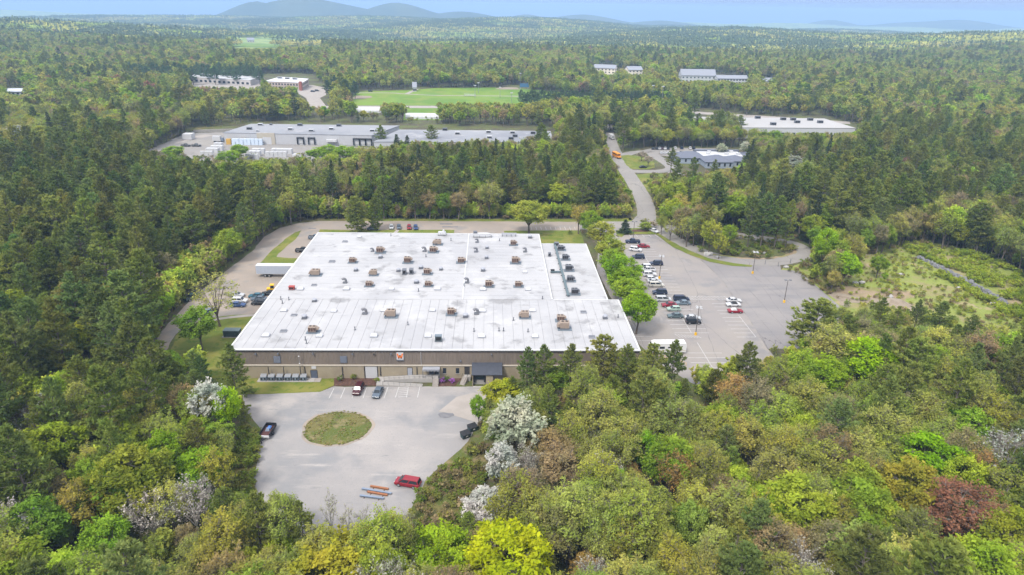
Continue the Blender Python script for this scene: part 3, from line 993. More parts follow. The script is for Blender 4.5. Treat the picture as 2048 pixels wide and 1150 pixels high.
# ------------------------------------------------------------------ rooftop plant
def cooling_unit(name, style, main, louv, pad):
    t = D.objects.new(name, None)
    t.empty_display_size = .3
    b_ = B(); b_.box(-1.7, 1.7, -1.25, .95, 0, .10); b_.build('roof_pad', pad, t)
    b_ = B(); b_.box(-1.15, .95, -.85, .75, .1, .42); b_.build('curb', M_DKGREY, t)
    if style == 'open':
        b_ = B(); b_.box(-1.15, .75, -.8, .8, .42, 1.72); b_.build('cabinet', main, t)
        for k in (-1.05, -.42, .21):
            b_ = B(); b_.box(k, k + .5, -.83, -.8, .55, 1.55); b_.build('louvre', louv, t)
        b_ = B(); b_.hexa([(.76, -.55, .75), (1.45, -.55, .95), (1.45, .6, .95), (.76, .6, .75), (.76, -.55, 1.6), (1.45, -.55, 1.25), (1.45, .6, 1.25), (.76, .6, 1.6)]); b_.build('intake_hood', main, t)
        fx = (-.65, .25)
    else:
        b_ = B(); b_.box(-1.15, 1.05, -.85, .85, .42, 1.7); b_.build('cabinet', main, t)
        b_ = B(); b_.hexa([(-1.9, -.7, .6), (-1.16, -.7, .6), (-1.16, .7, .6), (-1.9, .7, .6), (-1.62, -.7, 1.25), (-1.16, -.7, 1.5), (-1.16, .7, 1.5), (-1.62, .7, 1.25)]); b_.build('intake_hood', main, t)
        b_ = B(); b_.box(-.95, .85, -.87, -.85, .6, .9); b_.build('louvre', louv, t)
        fx = (-.5, .45)
    for x in fx:
        b_ = B(); b_.cyl((x, .1, 1.7), (x, .1, 1.8), .37, n=12); f_ = b_.build('fan', main, t)
        b_ = B(); b_.cyl((x, .1, 1.8), (x, .1, 1.815), .31, n=12); b_.build('grille', M_BLACK, f_)
    return t


def small_fan():
    t = D.objects.new('exhaust_fan', None)
    t.empty_display_size = .3
    b_ = B(); b_.box(-.6, .6, -.6, .6, 0, .35); b_.build('curb', M_DKGREY, t)
    b_ = B(); b_.cyl((0, 0, .35), (0, 0, .75), .5, .72, 14); b_.cyl((0, 0, .75), (0, 0, 1.0), .72, .45, 14); b_.build('hood', M_GREY, t)
    return t


def gooseneck():
    t = D.objects.new('gooseneck_vent', None)
    t.empty_display_size = .3
    b_ = B(); b_.box(-.6, .6, -.5, .5, 0, .3); b_.build('curb', M_DKGREY, t)
    b_ = B()
    P_ = [Vector((.25 - .55 * math.cos(a) + .3, 0, .75 + .65 * math.sin(a))) for a in np.linspace(-.1, 2.7, 8)]
    P_ = [Vector((.3, 0, .3))] + [Vector((.3 - (1 - math.cos(a)) * .55, 0, .75 + math.sin(a) * .6)) for a in np.linspace(0, 2.5, 8)]
    for p, q in zip(P_, P_[1:]):
        b_.cyl(p, q, .34, .36, 10)
    b_.build('neck', flat('weathered_grey_metal', (.20, .20, .215), .5, metal=.3), t)
    return t


def skylight(mat, dome=True):
    t = D.objects.new('skylight', None)
    t.empty_display_size = .3
    b_ = B(); b_.box(-.85, .85, -.65, .65, 0, .30); b_.build('curb', M_GREY, t)
    b_ = B()
    if dome:
        b_.box(-.8, .8, -.6, .6, .30, .48, tx=.1, ty=.1); b_.box(-.7, .7, -.5, .5, .48, .62, tx=.2, ty=.16)
    else:
        b_.box(-.8, .8, -.6, .6, .30, .36, tx=.05, ty=.05)
    b_.build('dome', mat, t)
    return t


def place(proto, spots, label, cat, group, z, used=[]):
    """Instances of a prototype at roof pixels; each label says what the thing stands by."""
    for i, s_ in enumerate(spots):
        px, py, lb = s_[0], s_[1], s_[2]
        o = proto if id(proto) not in used else copy_tree(proto)
        if id(proto) not in used:
            used.append(id(proto))
            COL.objects.link(o)
        p = G(px, py, z)
        o.location = (p.x, p.y, z + .021)
        k_ = random.uniform(.88, 1.14)
        o.scale = (k_, random.uniform(.92, 1.08) * k_, random.uniform(.9, 1.12) * k_)
        o.rotation_euler.z = s_[3] if len(s_) > 3 else random.uniform(-.02, .02)
        tag(o, lb or label, cat, group)


ordn = ['leftmost', 'second from left', 'third from left', 'fourth from left', 'fifth from left', 'sixth from left', 'seventh from left', 'eighth from left', 'ninth from left']


def rows(pts, text):
    return [(x, y, text % ordn[i]) for i, (x, y) in enumerate(pts)]


ac = cooling_unit('rooftop_air_conditioner', 'open', M_TANEQ, M_RUST, M_PAD)
place(ac, [(761, 505, 'tan rooftop air conditioner, left of two in the row second from the roof back'), (867, 504, 'tan rooftop air conditioner, right of two in the row second from the roof back'),
           (1027, 490, 'tan rooftop air conditioner alone near the back right of the main roof')]
      + rows([(706, 525), (816, 525), (923, 525), (1031, 526)], 'tan rooftop air conditioner with brown louvres, %s in the third roof row')
      + [(855, 548, 'tan rooftop air conditioner beside the twin black condensers')]
      + rows([(739, 572), (857, 572), (978, 573), (1037, 573)], 'tan air conditioner with brown louvres, %s in the fourth roof row')
      + [(903, 629, 'tan rooftop air conditioner with brown louvres at the middle of the front roof section'), (627, 664, 'tan rooftop air conditioner with brown louvres at the front left of the roof'),
         (1122, 641, 'rear of two tan air conditioners standing together at front right')],
      '', 'air conditioner', 'tan air conditioners on the factory roof', BH)
ac2 = cooling_unit('rooftop_air_conditioner', 'closed', M_TANEQ, M_TANEQ, M_PAD)
place(ac2, [(632, 550, 'plain tan closed air conditioner at the far left of the roof'), (748, 550, 'plain tan closed air conditioner in the left middle of the roof'), (876, 489, 'plain tan closed air conditioner nearest the roof back edge'),
            (783, 633, 'plain tan closed air conditioner in the left half of the front roof section'), (1050, 635, 'plain tan closed air conditioner in the right half of the front roof section'),
            (1129, 657, 'front one of two tan air conditioners standing together at front right')], '', 'air conditioner', 'plain tan air conditioners on the factory roof', BH)
ac3 = cooling_unit('rooftop_condenser', 'open', M_DKGREY, M_BLACK, M_PAD)
place(ac3, rows([(1122, 500), (1131, 519), (1138, 541), (1141, 562), (1150, 588)], 'dark grey condenser on the lower east wing roof, %s counting from the back'), '', 'condenser', 'dark condensers on the east wing roof', BH - .85)
for o in [x for x in COL.objects if x.name.startswith('rooftop_condenser')]:
    o['label'] = o['label'].replace(' from left', '').replace('leftmost', 'first')
fan = small_fan()
place(fan, [(712, 542, 'grey mushroom fan right of the leftmost closed tan unit'), (761, 516, 'grey mushroom fan just in front of a tan unit near the roof back'), (797, 543, 'grey mushroom fan left of the twin black condensers'), (842, 537, 'grey mushroom fan behind the tan unit beside the twin condensers'),
            (833, 566, 'grey mushroom fan left of a tan unit in the roof middle'), (882, 540, 'grey mushroom fan right beside the expansion joint'), (966, 542, 'grey mushroom fan alone at the centre of the right roof field'), (629, 603, 'grey mushroom fan on the seam between left roof sections'),
            (609, 637, 'grey mushroom fan at the left of the front roof section'), (931, 634, 'grey mushroom fan right of a tan unit at the front roof middle'), (974, 497, 'flat grey fan behind another near the back of the right field'), (973, 517, 'flat grey fan in the right field between tan units'),
            (1210, 637, 'grey fan unit at the right end of the front roof section'), (830 + 400 - 170, 476, 'small grey fan at the back right corner of the main roof')], '', 'roof fan', 'grey fans on the factory roof', BH)
gn = gooseneck()
place(gn, [(745, 503, 'grey gooseneck vent, leftmost in the back roof rows'), (849, 503, 'grey gooseneck vent left of the back right tan unit'), (690, 566, 'grey gooseneck vent left of the tan unit in the left middle'), (730, 628, 'grey gooseneck vent on the left half of the front section'),
           (954, 485, 'grey gooseneck vent nearest the back edge, centre'), (952, 504, 'grey gooseneck vent second from the back edge, centre'), (1050, 504, 'grey gooseneck vent at the right end of the back rows'), (934, 566, 'grey gooseneck vent left of two tan units on the right field'),
           (953, 628, 'grey gooseneck vent beside a skylight on the front section')], '', 'roof vent', 'gooseneck vents on the factory roof', BH)
skl = skylight(M_SKYL)
place(skl, rows([(532, 672), (639, 673), (748, 673), (856, 673), (963, 674), (1070, 674)], 'milky domed skylight, %s in the row nearest the front edge')
      + rows([(568, 622), (668, 623), (767, 622), (865, 622), (965, 623), (1065, 622)], 'milky domed skylight, %s in the back row of the front section')
      + rows([(601, 579), (693, 579), (783, 579), (875, 579), (966, 580), (1056, 580)], 'milky domed skylight, %s in the row behind the front section')
      + [(1050, 545, 'milky domed skylight alone at right of the right roof field'), (719, 474, 'milky domed skylight near the back left of the roof')],
      '', 'skylight', 'milky skylights on the factory roof', BH)
skd = skylight(M_DKGREY, False)
place(skd, [(567, 663, 'flat dark roof hatch at the front left'), (588, 631, 'flat dark roof hatch left of a fan on the front section'), (628, 571, 'flat dark roof hatch behind the left skylight'), (1167, 625, 'flat black roof hatch at the right of the front section'), (1184, 675, 'flat black roof hatch at the front right corner'),
            (690, 484, 'flat dark roof hatch at the back left'), (664, 524, 'flat dark roof hatch left of the third row of tan units')], '', 'roof hatch', 'dark hatches on the factory roof', BH)
# odd ones
def boxy(name, label, cat, px, py, z, dims, mat, extra=None, rz=0):
    p = G(px, py, z)
    t = thing(name, label, cat, (p.x, p.y, z + .02), rz)
    x, y, h = dims
    b_ = B(); b_.box(-x / 2, x / 2, -y / 2, y / 2, 0, .2); b_.build('curb', M_DKGREY, t)
    b_ = B(); b_.box(-x / 2 + .08, x / 2 - .08, -y / 2 + .08, y / 2 - .08, .2, h); b_.build('casing', mat, t)
    b_ = B(); b_.box(-x / 2, x / 2, -y / 2, y / 2, h, h + .08); b_.build('lid', extra or mat, t)
    b_ = B(); b_.box(-x / 2 + .25, x / 2 - .25, -y / 2 + .05, -y / 2 + .08, .4, h - .2); b_.build('louvre', M_BLACK, t)
    return t


boxy('rooftop_vent_box', 'small dull red vent box on a dark pad at the left roof edge', 'vent box', 584, 579, BH, (1.7, 1.3, 1.0), M_REDP)
boxy('rooftop_vent_box', 'small teal green condenser near the front roof edge', 'vent box', 877, 682, BH, (1.8, 1.3, 1.5), M_TEAL, M_PAD)
boxy('rooftop_condenser', 'left of the twin black condensers on the roof', 'condenser', 809, 548, BH, (1.3, 1.9, 1.5), M_DKGREY)
boxy('rooftop_condenser', 'right of the twin black condensers on the roof', 'condenser', 823, 547, BH, (1.3, 1.9, 1.5), M_DKGREY)
boxy('rooftop_vent_box', 'dark box vent at the back of the east wing duct', 'vent box', 1113, 491, BH - .85, (1.6, 1.6, 1.1), M_DKGREY)
boxy('rooftop_vent_box', 'small dark vent left of the east wing duct', 'vent box', 1099, 512, BH - .85, (1.0, 1.3, 1.1), M_DKGREY)
boxy('rooftop_vent_box', 'small dark vent at the end of the branch duct', 'vent box', 1105, 545, BH - .85, (1.3, 1.0, .9), M_BLACK)
for px, py, lb, L in ((884, 470, 'white equipment cluster on the back roof edge, left one', 3.2), (965, 474, 'long white ventilation unit on the back roof edge, middle', 7.0), (1018, 472, 'low grey pipe rack on the back roof edge, right', 5.5)):
    p = G(px, py, BH)
    t = thing('rooftop_ventilation_unit', lb, 'ventilation unit', (p.x, p.y, BH + .02))
    if L > 6:
        b = B(); b.box(-L / 2, L / 2 - 1.6, -.7, .7, .3, 1.5, ty=.1); b.hexa([(L / 2 - 1.6, -.7, .3), (L / 2, -.3, .5), (L / 2, .3, .5), (L / 2 - 1.6, .7, .3), (L / 2 - 1.6, -.6, 1.5), (L / 2, -.25, 1.1), (L / 2, .25, 1.1), (L / 2 - 1.6, .6, 1.5)]); b.build('casing', M_WHITE, t)
        b = B(); b.box(-L / 2 + .2, -L / 2 + 1.6, -.6, .6, 1.5, 2.2); b.build('intake_hood', M_DKGREY, t)
    elif L > 5:
        for y in (-.6, 0, .6):
            b = B(); b.cyl((-L / 2, y, .9), (L / 2, y, .9), .12, n=8); b.build('pipe', M_GREY, t)
    else:
        b = B(); b.box(-L / 2, L / 2, -.8, .8, .35, 1.3, tx=.3, ty=.2); b.build('casing', M_WHITE, t)
        b = B(); b.cyl((.6, 0, 1.3), (.6, 0, 2.0), .5, .3, 12); b.build('cowl', M_WHITE, t)
    for x in np.linspace(-L / 2 + .3, L / 2 - .3, 4):
        b = B(); b.box(x - .06, x + .06, -.75, .75, 0, .35); b.box(x - .06, x + .06, -.75, -.65, .3, .8); b.build('support', M_DKGREY, t)
# duct run on the east wing
dz = BH - .85
a, c = G(1109, 489, dz), G(1141, 594, dz)
t = thing('roof_duct', 'long dark duct running along the east wing roof', 'duct', (a.x, c.y, dz))
b = B(); b.box(-.33, .33, 0, a.y - c.y, .25, .7); b.build('casing', M_TEAL, t)
b = B(); b.box(-3.6, -.46, 19.0, 19.6, .25, .7); b.build('branch', M_TEAL, t)
for k in range(9):
    y = k * (a.y - c.y) / 9 + 1
    b = B(); b.box(-.6, .6, y, y + .15, 0, .25); b.build('support', M_DKGREY, t)
# small pipe vents
pv = [(578, 600, 'left'), (562, 599, 'left'), (565, 607, 'left'), (611, 680, 'front left'), (613, 687, 'front left'), (816, 650, 'front middle'), (1007, 662, 'front middle'), (1027, 641, 'front middle'), (1056, 664, 'front right'), (998, 662, 'front middle'),
      (837, 583, 'middle'), (948, 663, 'front middle'), (710, 660, 'front left'), (872, 491, 'back'), (902, 481, 'back'), (999, 482, 'back'), (782, 472, 'back'), (852, 514, 'back'), (928, 573, 'middle'), (1085, 598, 'right'), (1236, 635, 'front right')]
ppn = D.meshes.new('pipe_vent')
for i, (px, py, wr) in enumerate(pv):
    p = G(px, py, BH)
    if i == 0:
        b = B(); b.cyl((0, 0, 0), (0, 0, .12), .3, .22, 8); b.cyl((0, 0, .12), (0, 0, .85), .12, n=8); b.cyl((0, 0, .85), (0, 0, 1.02), .22, .05, 8)
        o = b.build('pipe_vent', M_DKGREY); first = o
    else:
        o = first.copy(); COL.objects.link(o)
    o.location = (p.x, p.y, BH + .02)
    tag(o, 'thin dark pipe vent standing at the %s of the factory roof' % wr, 'pipe vent', 'pipe vents at the %s of the roof' % wr)

# ================================================================== OTHER BUILDINGS
def far_building(name, label, pts, h, wall, roof, cat='building', z=0.0, edge=.5):
    """Flat-roofed building from its roof outline (world points). Returns (empty, points in its own frame)."""
    c = sum((Vector((p[0], p[1], 0)) for p in pts), Vector()) / len(pts)
    t = thing(name, label, cat, (c.x, c.y, z))
    q = [Vector((p[0] - c.x, p[1] - c.y, 0)) for p in pts]
    b_ = B(); b_.prism(q, 0, h - .35); b_.build('wall', wall, t)
    k = 1 + edge / max(10, max(p.length for p in q))
    b_ = B(); b_.prism([p * k for p in q], h - .35, h); b_.build('roof', roof, t)
    return t, q


def on_edge(t, a, c, u0, u1, z0, z1, name, mat, proud=.12, parent=None):
    """Box on the wall between corners a and c (own frame), from fraction u0 to u1."""
    d = c - a
    nn = Vector((d.y, -d.x, 0)).normalized()
    p, q = a.lerp(c, u0), a.lerp(c, u1)
    b_ = B()
    b_.hexa([(v.x, v.y, z0) for v in (p + nn * proud, q + nn * proud, q - nn * .02, p - nn * .02)] +
            [(v.x, v.y, z1) for v in (p + nn * proud, q + nn * proud, q - nn * .02, p - nn * .02)])
    return b_.build(name, mat, parent or t)


M_WROOF = ground_mat('grey_warehouse_roof', (0.25, 0.255, 0.27), [
    ((0.20, 0.205, 0.225), 0.03, 0.42, 0.6, 4, I1, 0), ((0.30, 0.30, 0.31), 0.06, 0.52, 0.7, 4, I1, 0)])
M_WWALL = flat('pale_warehouse_wall', (0.42, 0.42, 0.43), .7, var=.06)
M_TAN2 = flat('tan_portal', (0.40, 0.36, 0.29), .8)
hw = 7.0
pts = [G(447, 265, hw), G(743, 270.5, hw), G(798, 251, hw), G(503, 247.5, hw)]
wh, q = far_building('warehouse', 'long pale warehouse with grey flat roof behind the tree belt at left', pts, hw, M_WWALL, M_WROOF, 'warehouse')
e0, e1 = q[0], q[1]
on_edge(wh, e0, e1, .225, .345, 0, hw + .25, 'portal', M_TAN2, .5)
on_edge(wh, e0, e1, .262, .32, 0, 4.6, 'overhead_door', M_WHITE, .62)
for u in (.50, .575, .88, .92, .96):
    on_edge(wh, e0, e1, u, u + .035, .9, 4.2, 'dock_door', M_WHITE, .2)
    on_edge(wh, e0, e1, u - .006, u, .5, 4.9, 'dock_seal', M_BLACK, 1.2)
    on_edge(wh, e0, e1, u + .035, u + .041, .5, 4.9, 'dock_seal', M_BLACK, 1.2)
    on_edge(wh, e0, e1, u - .006, u + .041, 4.3, 4.9, 'dock_seal', M_BLACK, 1.1)
on_edge(wh, e0, e1, .695, .765, 2.6, 4.0, 'wall_canopy', M_WHITE, 2.5)
for k in range(14):
    on_edge(wh, e0, e1, .005 + k * .0155, .0185 + k * .0155, .4, hw - .5, 'wall_panel', M_WWALL, .06)
for k in range(40):
    u = .35 + k * .0161
    on_edge(wh, e0, e1, u, u + .0148, 4.95 if any(abs(u + .007 - v) < .04 for v in (.515, .59, .9, .94, .975)) else .4, hw - .5, 'wall_panel', M_WWALL, .05)
for i, (px, py) in enumerate([(499, 259), (521, 251), (581, 260), (600, 251.5), (623, 263), (663, 259.5), (678, 252.5), (745, 263), (515, 263), (542, 250)]):
    p = G(px, py, hw)
    boxy('rooftop_vent_box', 'small pale vent box on the far warehouse roof', 'vent box', px, py, hw, (3.2, 2.4, 1.4) if i < 8 else (1.8, 1.4, .9), M_WHITE if i % 3 else M_DKGREY)['group'] = 'vents on the far warehouse roof'
hw2 = 5.5
pts = [G(748, 283, hw2), G(1106, 284.5, hw2), G(1100, 262, hw2), G(800, 259, hw2)]
wh2, q = far_building('warehouse', 'low grey-roofed annexe joined to the right of the long warehouse', pts, hw2, M_WWALL, M_WROOF, 'warehouse')
for u in (.2, .3, .42, .6, .75, .83):
    on_edge(wh2, q[0], q[1], u, u + .05, .8, 4.0, 'dock_door', M_GREY, .15)
on_edge(wh2, q[0], q[1], .84, .95, 3.6, 5.0, 'sign_band', M_REDP, .2)
for px, py in ((915, 269), (977, 266), (979, 277), (1025, 267), (1030, 274), (1066, 268), (890, 261), (1022, 279)):
    boxy('rooftop_vent_box', 'small box vent on the low grey annexe roof', 'vent box', px, py, hw2, (3.4, 2.2, 1.6), M_WHITE if px % 2 else M_DKGREY)['group'] = 'vents on the annexe roof'
hw3 = 8.0
pts = [G(1380, 254, hw3), G(1711, 256, hw3), G(1648, 237, hw3), G(1370, 233, hw3)]
wh3, q = far_building('warehouse', 'white warehouse with pale grey roof beyond the office at right', pts, hw3, M_WHITE, flat('pale_grey_roof', (.33, .32, .31), .8, var=.15, scale=.03), 'warehouse')
for k in range(9):
    u = .55 + k * .034
    on_edge(wh3, q[0], q[1], u, u + .02, .9, 4.4, 'dock_door', M_GLASS, .15)
for px, py in ((1515, 237), (1566, 240), (1586, 240.5), (1620, 241), (1640, 246), (1546, 250), (1594, 246), (1470, 240)):
    boxy('rooftop_vent_box', 'dark box vent on the white warehouse roof at right', 'vent box', px, py, hw3, (4.0, 2.6, 1.8), M_DKGREY)['group'] = 'vents on the right warehouse roof'

# office with hipped slate roofs round a white flat roof
M_SLATE = flat('slate_blue_roof', (0.115, 0.125, 0.16), .7, var=.15, scale=.6)
M_OWALL = flat('blue_grey_wall', (0.26, 0.30, 0.36), .7)
oc = G(1425, 332)
off = thing('office_building', 'low blue-grey office with hipped slate roofs and white flat roof', 'building', (oc.x, oc.y, 0))


def hip(t, x0, x1, y0, y1, zw, zr, wall, roof, ov=.6, win=True):
    b_ = B(); b_.box(x0, x1, y0, y1, 0, zw); b_.build('wall', wall, t)
    X0, X1, Y0, Y1 = x0 - ov, x1 + ov, y0 - ov, y1 + ov
    b_ = B()
    m_ = min(X1 - X0, Y1 - Y0) / 2
    if X1 - X0 > Y1 - Y0:
        r0, r1 = (X0 + m_, (Y0 + Y1) / 2, zr), (X1 - m_, (Y0 + Y1) / 2, zr)
        A_, B_, C_, E_ = (X0, Y0, zw), (X1, Y0, zw), (X1, Y1, zw), (X0, Y1, zw)
        b_.poly([A_, B_, r1, r0]); b_.poly([B_, C_, r1]); b_.poly([C_, E_, r0, r1]); b_.poly([E_, A_, r0])
    else:
        r0, r1 = ((X0 + X1) / 2, Y0 + m_, zr), ((X0 + X1) / 2, Y1 - m_, zr)
        A_, B_, C_, E_ = (X0, Y0, zw), (X1, Y0, zw), (X1, Y1, zw), (X0, Y1, zw)
        b_.poly([A_, B_, r0]); b_.poly([B_, C_, r1, r0]); b_.poly([C_, E_, r1]); b_.poly([E_, A_, r0, r1])
    b_.poly([A_, E_, C_, B_])
    ro = b_.build('roof', roof, t)
    if win:
        n = int((x1 - x0) / 3.2)
        for k in range(n):
            x = x0 + (x1 - x0) * (k + .5) / n
            w_ = B(); w_.box(x - .7, x + .7, y0 - .06, y0 + .02, .9, zw - .5); fr_ = w_.build('window', M_WHITE, t)
            w_ = B(); w_.box(x - .6, x + .6, y0 - .09, y0 - .06, 1.0, zw - .6); w_.build('pane', M_GLASS, fr_)
    return ro


hip(off, -20, -2, 6, 20, 3.4, 6.2, M_OWALL, M_SLATE)
hip(off, -6, 10, -6, 8, 3.6, 6.6, M_OWALL, M_SLATE)
hip(off, 8, 20, -2, 10, 3.4, 6.0, M_OWALL, M_SLATE)
hip(off, 20, 33, 6, 22, 3.4, 6.2, M_OWALL, M_SLATE)
b = B(); b.box(-4, 22, 9, 23, 0, 4.2); b.build('flat_roof_block', M_WHITE, off)
b = B(); b.hexa([(-5, 23.2, 3.3), (23, 23.2, 3.3), (23, 27, 3.3), (-5, 27, 3.3), (-5, 23.2, 5.0), (23, 23.2, 5.0), (23, 24, 5.3), (-5, 24, 5.3)]); b.build('parapet_roof', M_SLATE, off)
for x, y in ((1, 14), (3, 19), (12, 13), (17, 20), (19, 13)):
    b = B(); b.box(x - 1.1, x + 1.1, y - .8, y + .8, 4.21, 5.4); b.build('roof_plant', M_WHITE, off)

# greenhouse-like long white sheds by the highway
for (a, c, lb) in (((698, 223), (763, 224.5), 'long white tunnel shed beside the highway, left one'), ((812, 236), (878, 237), 'long white tunnel shed in the meadow, right one')):
    p, q = G(*a), G(*c)
    t = thing('tunnel_shed', lb, 'shed', ((p.x + q.x) / 2, (p.y + q.y) / 2, 0))
    L = (q - p).length / 2
    b = B()
    ang = np.linspace(0, math.pi, 9)
    for k in range(8):
        y0, z0, y1, z1 = -4 * math.cos(ang[k]), 4.2 * math.sin(ang[k]), -4 * math.cos(ang[k + 1]), 4.2 * math.sin(ang[k + 1])
        b.poly([(-L, y0, z0), (L, y0, z0), (L, y1, z1), (-L, y1, z1)])
    for s in (-L, L):
        b.poly([(s, -4 * math.cos(x), 4.2 * math.sin(x)) for x in ang])
    b.build('cover', M_WHITE, t)
    for k in range(9):
        x = -L + 2 * L * k / 8
        b = B()
        for j in range(8):
            b.cyl((x, -4.03 * math.cos(ang[j]), 4.23 * math.sin(ang[j])), (x, -4.03 * math.cos(ang[j + 1]), 4.23 * math.sin(ang[j + 1])), .1, n=4)
        b.build('hoop', M_GREY, t)

# school
pts = [G(540, 173), G(598, 174), G(619, 166), G(560, 158)]
pts = [G(530, 162, 8), G(604, 165, 8), G(617, 157.5, 8), G(560, 153.5, 8)]
sch, q = far_building('school_building', 'two-storey brick and stone school beyond its car park', pts, 8, flat('pale_brick', (.40, .33, .29), .8), flat('pale_school_roof', (.56, .56, .58), .8, var=.1, scale=.05))
for zz in (1.2, 4.6):
    for k in range(12):
        on_edge(sch, q[0], q[1], .04 + k * .08, .075 + k * .08, zz, zz + 1.7, 'window', M_GLASS, .15)
    for k in range(6):
        on_edge(sch, q[1], q[2], .06 + k * .15, .13 + k * .15, zz, zz + 1.7, 'window', M_GLASS, .15)
on_edge(sch, q[0], q[1], .94, 1.0, 0, 9.2, 'stair_tower', flat('red_brick', (.28, .09, .06), .8), 2.5)
for px, py in ((560, 157), (575, 158), (590, 159)):
    boxy('rooftop_vent_box', 'pale vent box on the school roof', 'vent box', px, py, 8, (5, 3, 1.6), M_WHITE)['group'] = 'vents on the school roof'
pts = [G(368, 153, 6), G(500, 160, 6), G(520, 153, 6), G(400, 147, 6)]
sch2, q = far_building('school_building', 'low white-roofed school block half hidden behind the tall pines', pts, 6, flat('pale_brick2', (.45, .42, .40), .8), M_WHITE)
for k in range(14):
    on_edge(sch2, q[0], q[1], .03 + k * .07, .065 + k * .07, 1.2, 3.4, 'window', M_GLASS, .15)


def gable_house(label, a, c, depth, hwall, hroof, wall, roof, storeys=2, name='apartment_block', bays=8, cat='house', base=0.0):
    p, q_ = G(*a), G(*c)
    d = (q_ - p)
    t = thing(name, label, cat, (p.x, p.y, base), math.atan2(d.y, d.x))
    L = d.length
    b_ = B(); b_.box(0, L, 0, depth, 0, hwall); b_.poly([(0, 0, hwall), (0, depth, hwall), (0, depth / 2, hroof - .1)]); b_.poly([(L, 0, hwall), (L, depth / 2, hroof - .1), (L, depth, hwall)]); b_.build('wall', wall, t)
    b_ = B()
    for s in (0, 1):
        y0, y1 = (-.7, depth / 2) if s == 0 else (depth + .7, depth / 2)
        b_.hexa([(-.6, y0, hwall - .1), (L + .6, y0, hwall - .1), (L + .6, y1, hroof), (-.6, y1, hroof), (-.6, y0, hwall + .2), (L + .6, y0, hwall + .2), (L + .6, y1, hroof + .3), (-.6, y1, hroof + .3)])
    b_.build('roof', roof, t)
    for s in range(storeys):
        z0 = .9 + s * (hwall / storeys)
        for k in range(bays):
            x = L * (k + .5) / bays
            b_ = B(); b_.box(x - .9, x + .9, -.12, .02, z0, z0 + 1.5); b_.build('window', M_GLASS, t)
        for k in range(3):
            y = depth * (k + .5) / 3
            b_ = B(); b_.box(-.12, .02, y - .8, y + .8, z0, z0 + 1.5); b_.build('window', M_GLASS, t)
            b_ = B(); b_.box(L - .02, L + .12, y - .8, y + .8, z0, z0 + 1.5); b_.build('window', M_GLASS, t)
    return t


M_CREAM = flat('cream_siding', (.66, .60, .48), .7)
M_SHING = flat('grey_shingle', (.24, .25, .28), .8, var=.12)
gable_house('grey-roofed long apartment block in front of the wooded hillside', (1362, 164), (1430, 165), 16, 8, 15, flat('grey_siding', (.45, .46, .47), .7), M_SHING, 2, bays=9)
gable_house('white apartment row right of the long grey-roofed block', (1434, 168), (1494, 168.5), 12, 6.5, 10, M_WHITE, M_SHING, 2, bays=10)
gable_house('pale house row farthest right, low among the trees', (1526, 170), (1556, 170.5), 11, 4.5, 8, M_WHITE, M_SHING, 1, bays=5)
gable_house('small pale house at the right end of the far row', (1558, 170.5), (1572, 171), 10, 4.5, 8, M_WHITE, M_SHING, 1, bays=3)
gable_house('cream three-storey apartment block, left one on the far slope', (1186, 151), (1229, 153), 16, 10, 14, M_CREAM, M_SHING, 3, bays=6)
gable_house('cream three-storey apartment block, right one on the far slope', (1256, 156), (1284, 156), 16, 10, 14, M_CREAM, M_SHING, 3, bays=4)
gable_house('white house with grey roof at the far left edge among trees', (14, 191), (50, 190.5), 10, 3.4, 5.6, flat('pale_siding', (.36, .36, .36), .7), flat('pale_roof', (.45, .47, .52), .7), 1, 'house', 4)
gable_house('tiny white farmhouse by the hillside meadow', (494, 78), (508, 78), 12, 5, 10, M_WHITE, M_SHING, 1, 'house', 3, base=float(TZ(*G(494, 78)[:2])))
gable_house('small white field house at the end of the sports field path', (826, 183), (833, 183), 9, 4, 9, M_WHITE, M_SHING, 1, 'house', 2)
gable_house('white garage among trees at the left near the highway', (95, 196), (128, 196), 10, 4, 7, flat('tan_siding', (.42, .34, .26), .7), flat('tan_roof', (.35, .28, .22), .8), 1, 'house', 3)

# ================================================================== VEHICLES
PAINT = dict(navy=(.018, .028, .06), black=(.012, .013, .016), white=(.60, .60, .61), silver=(.48, .49, .50), red=(.27, .010, .022), maroon=(.06, .010, .016), blue=(.03, .07, .19), teal=(.025, .11, .16),
             beige=(.52, .50, .44), pale_green=(.36, .47, .40), grey_green=(.10, .14, .15), slate=(.16, .21, .25), dark_green=(.03, .06, .055), steel=(.10, .13, .17), gold=(.3, .22, .08))


def paint(c):
    m = flat('paint_' + c, tuple(v * .8 for v in PAINT[c]), .34, spec=.35, var=.05)
    m.node_tree.nodes['Principled BSDF'].inputs['Coat Weight'].default_value = .12
    return m


M_TYRE = flat('tyre_rubber', (.02, .02, .022), .85)
M_RIM = flat('wheel_rim', (.38, .38, .4), .4, metal=.6)
M_LAMP = flat('clear_lamp', (.75, .75, .72), .15)
M_TAIL = flat('red_lamp', (.32, .01, .012), .25)
M_BED = flat('pickup_bed_liner', (.03, .03, .033), .8)
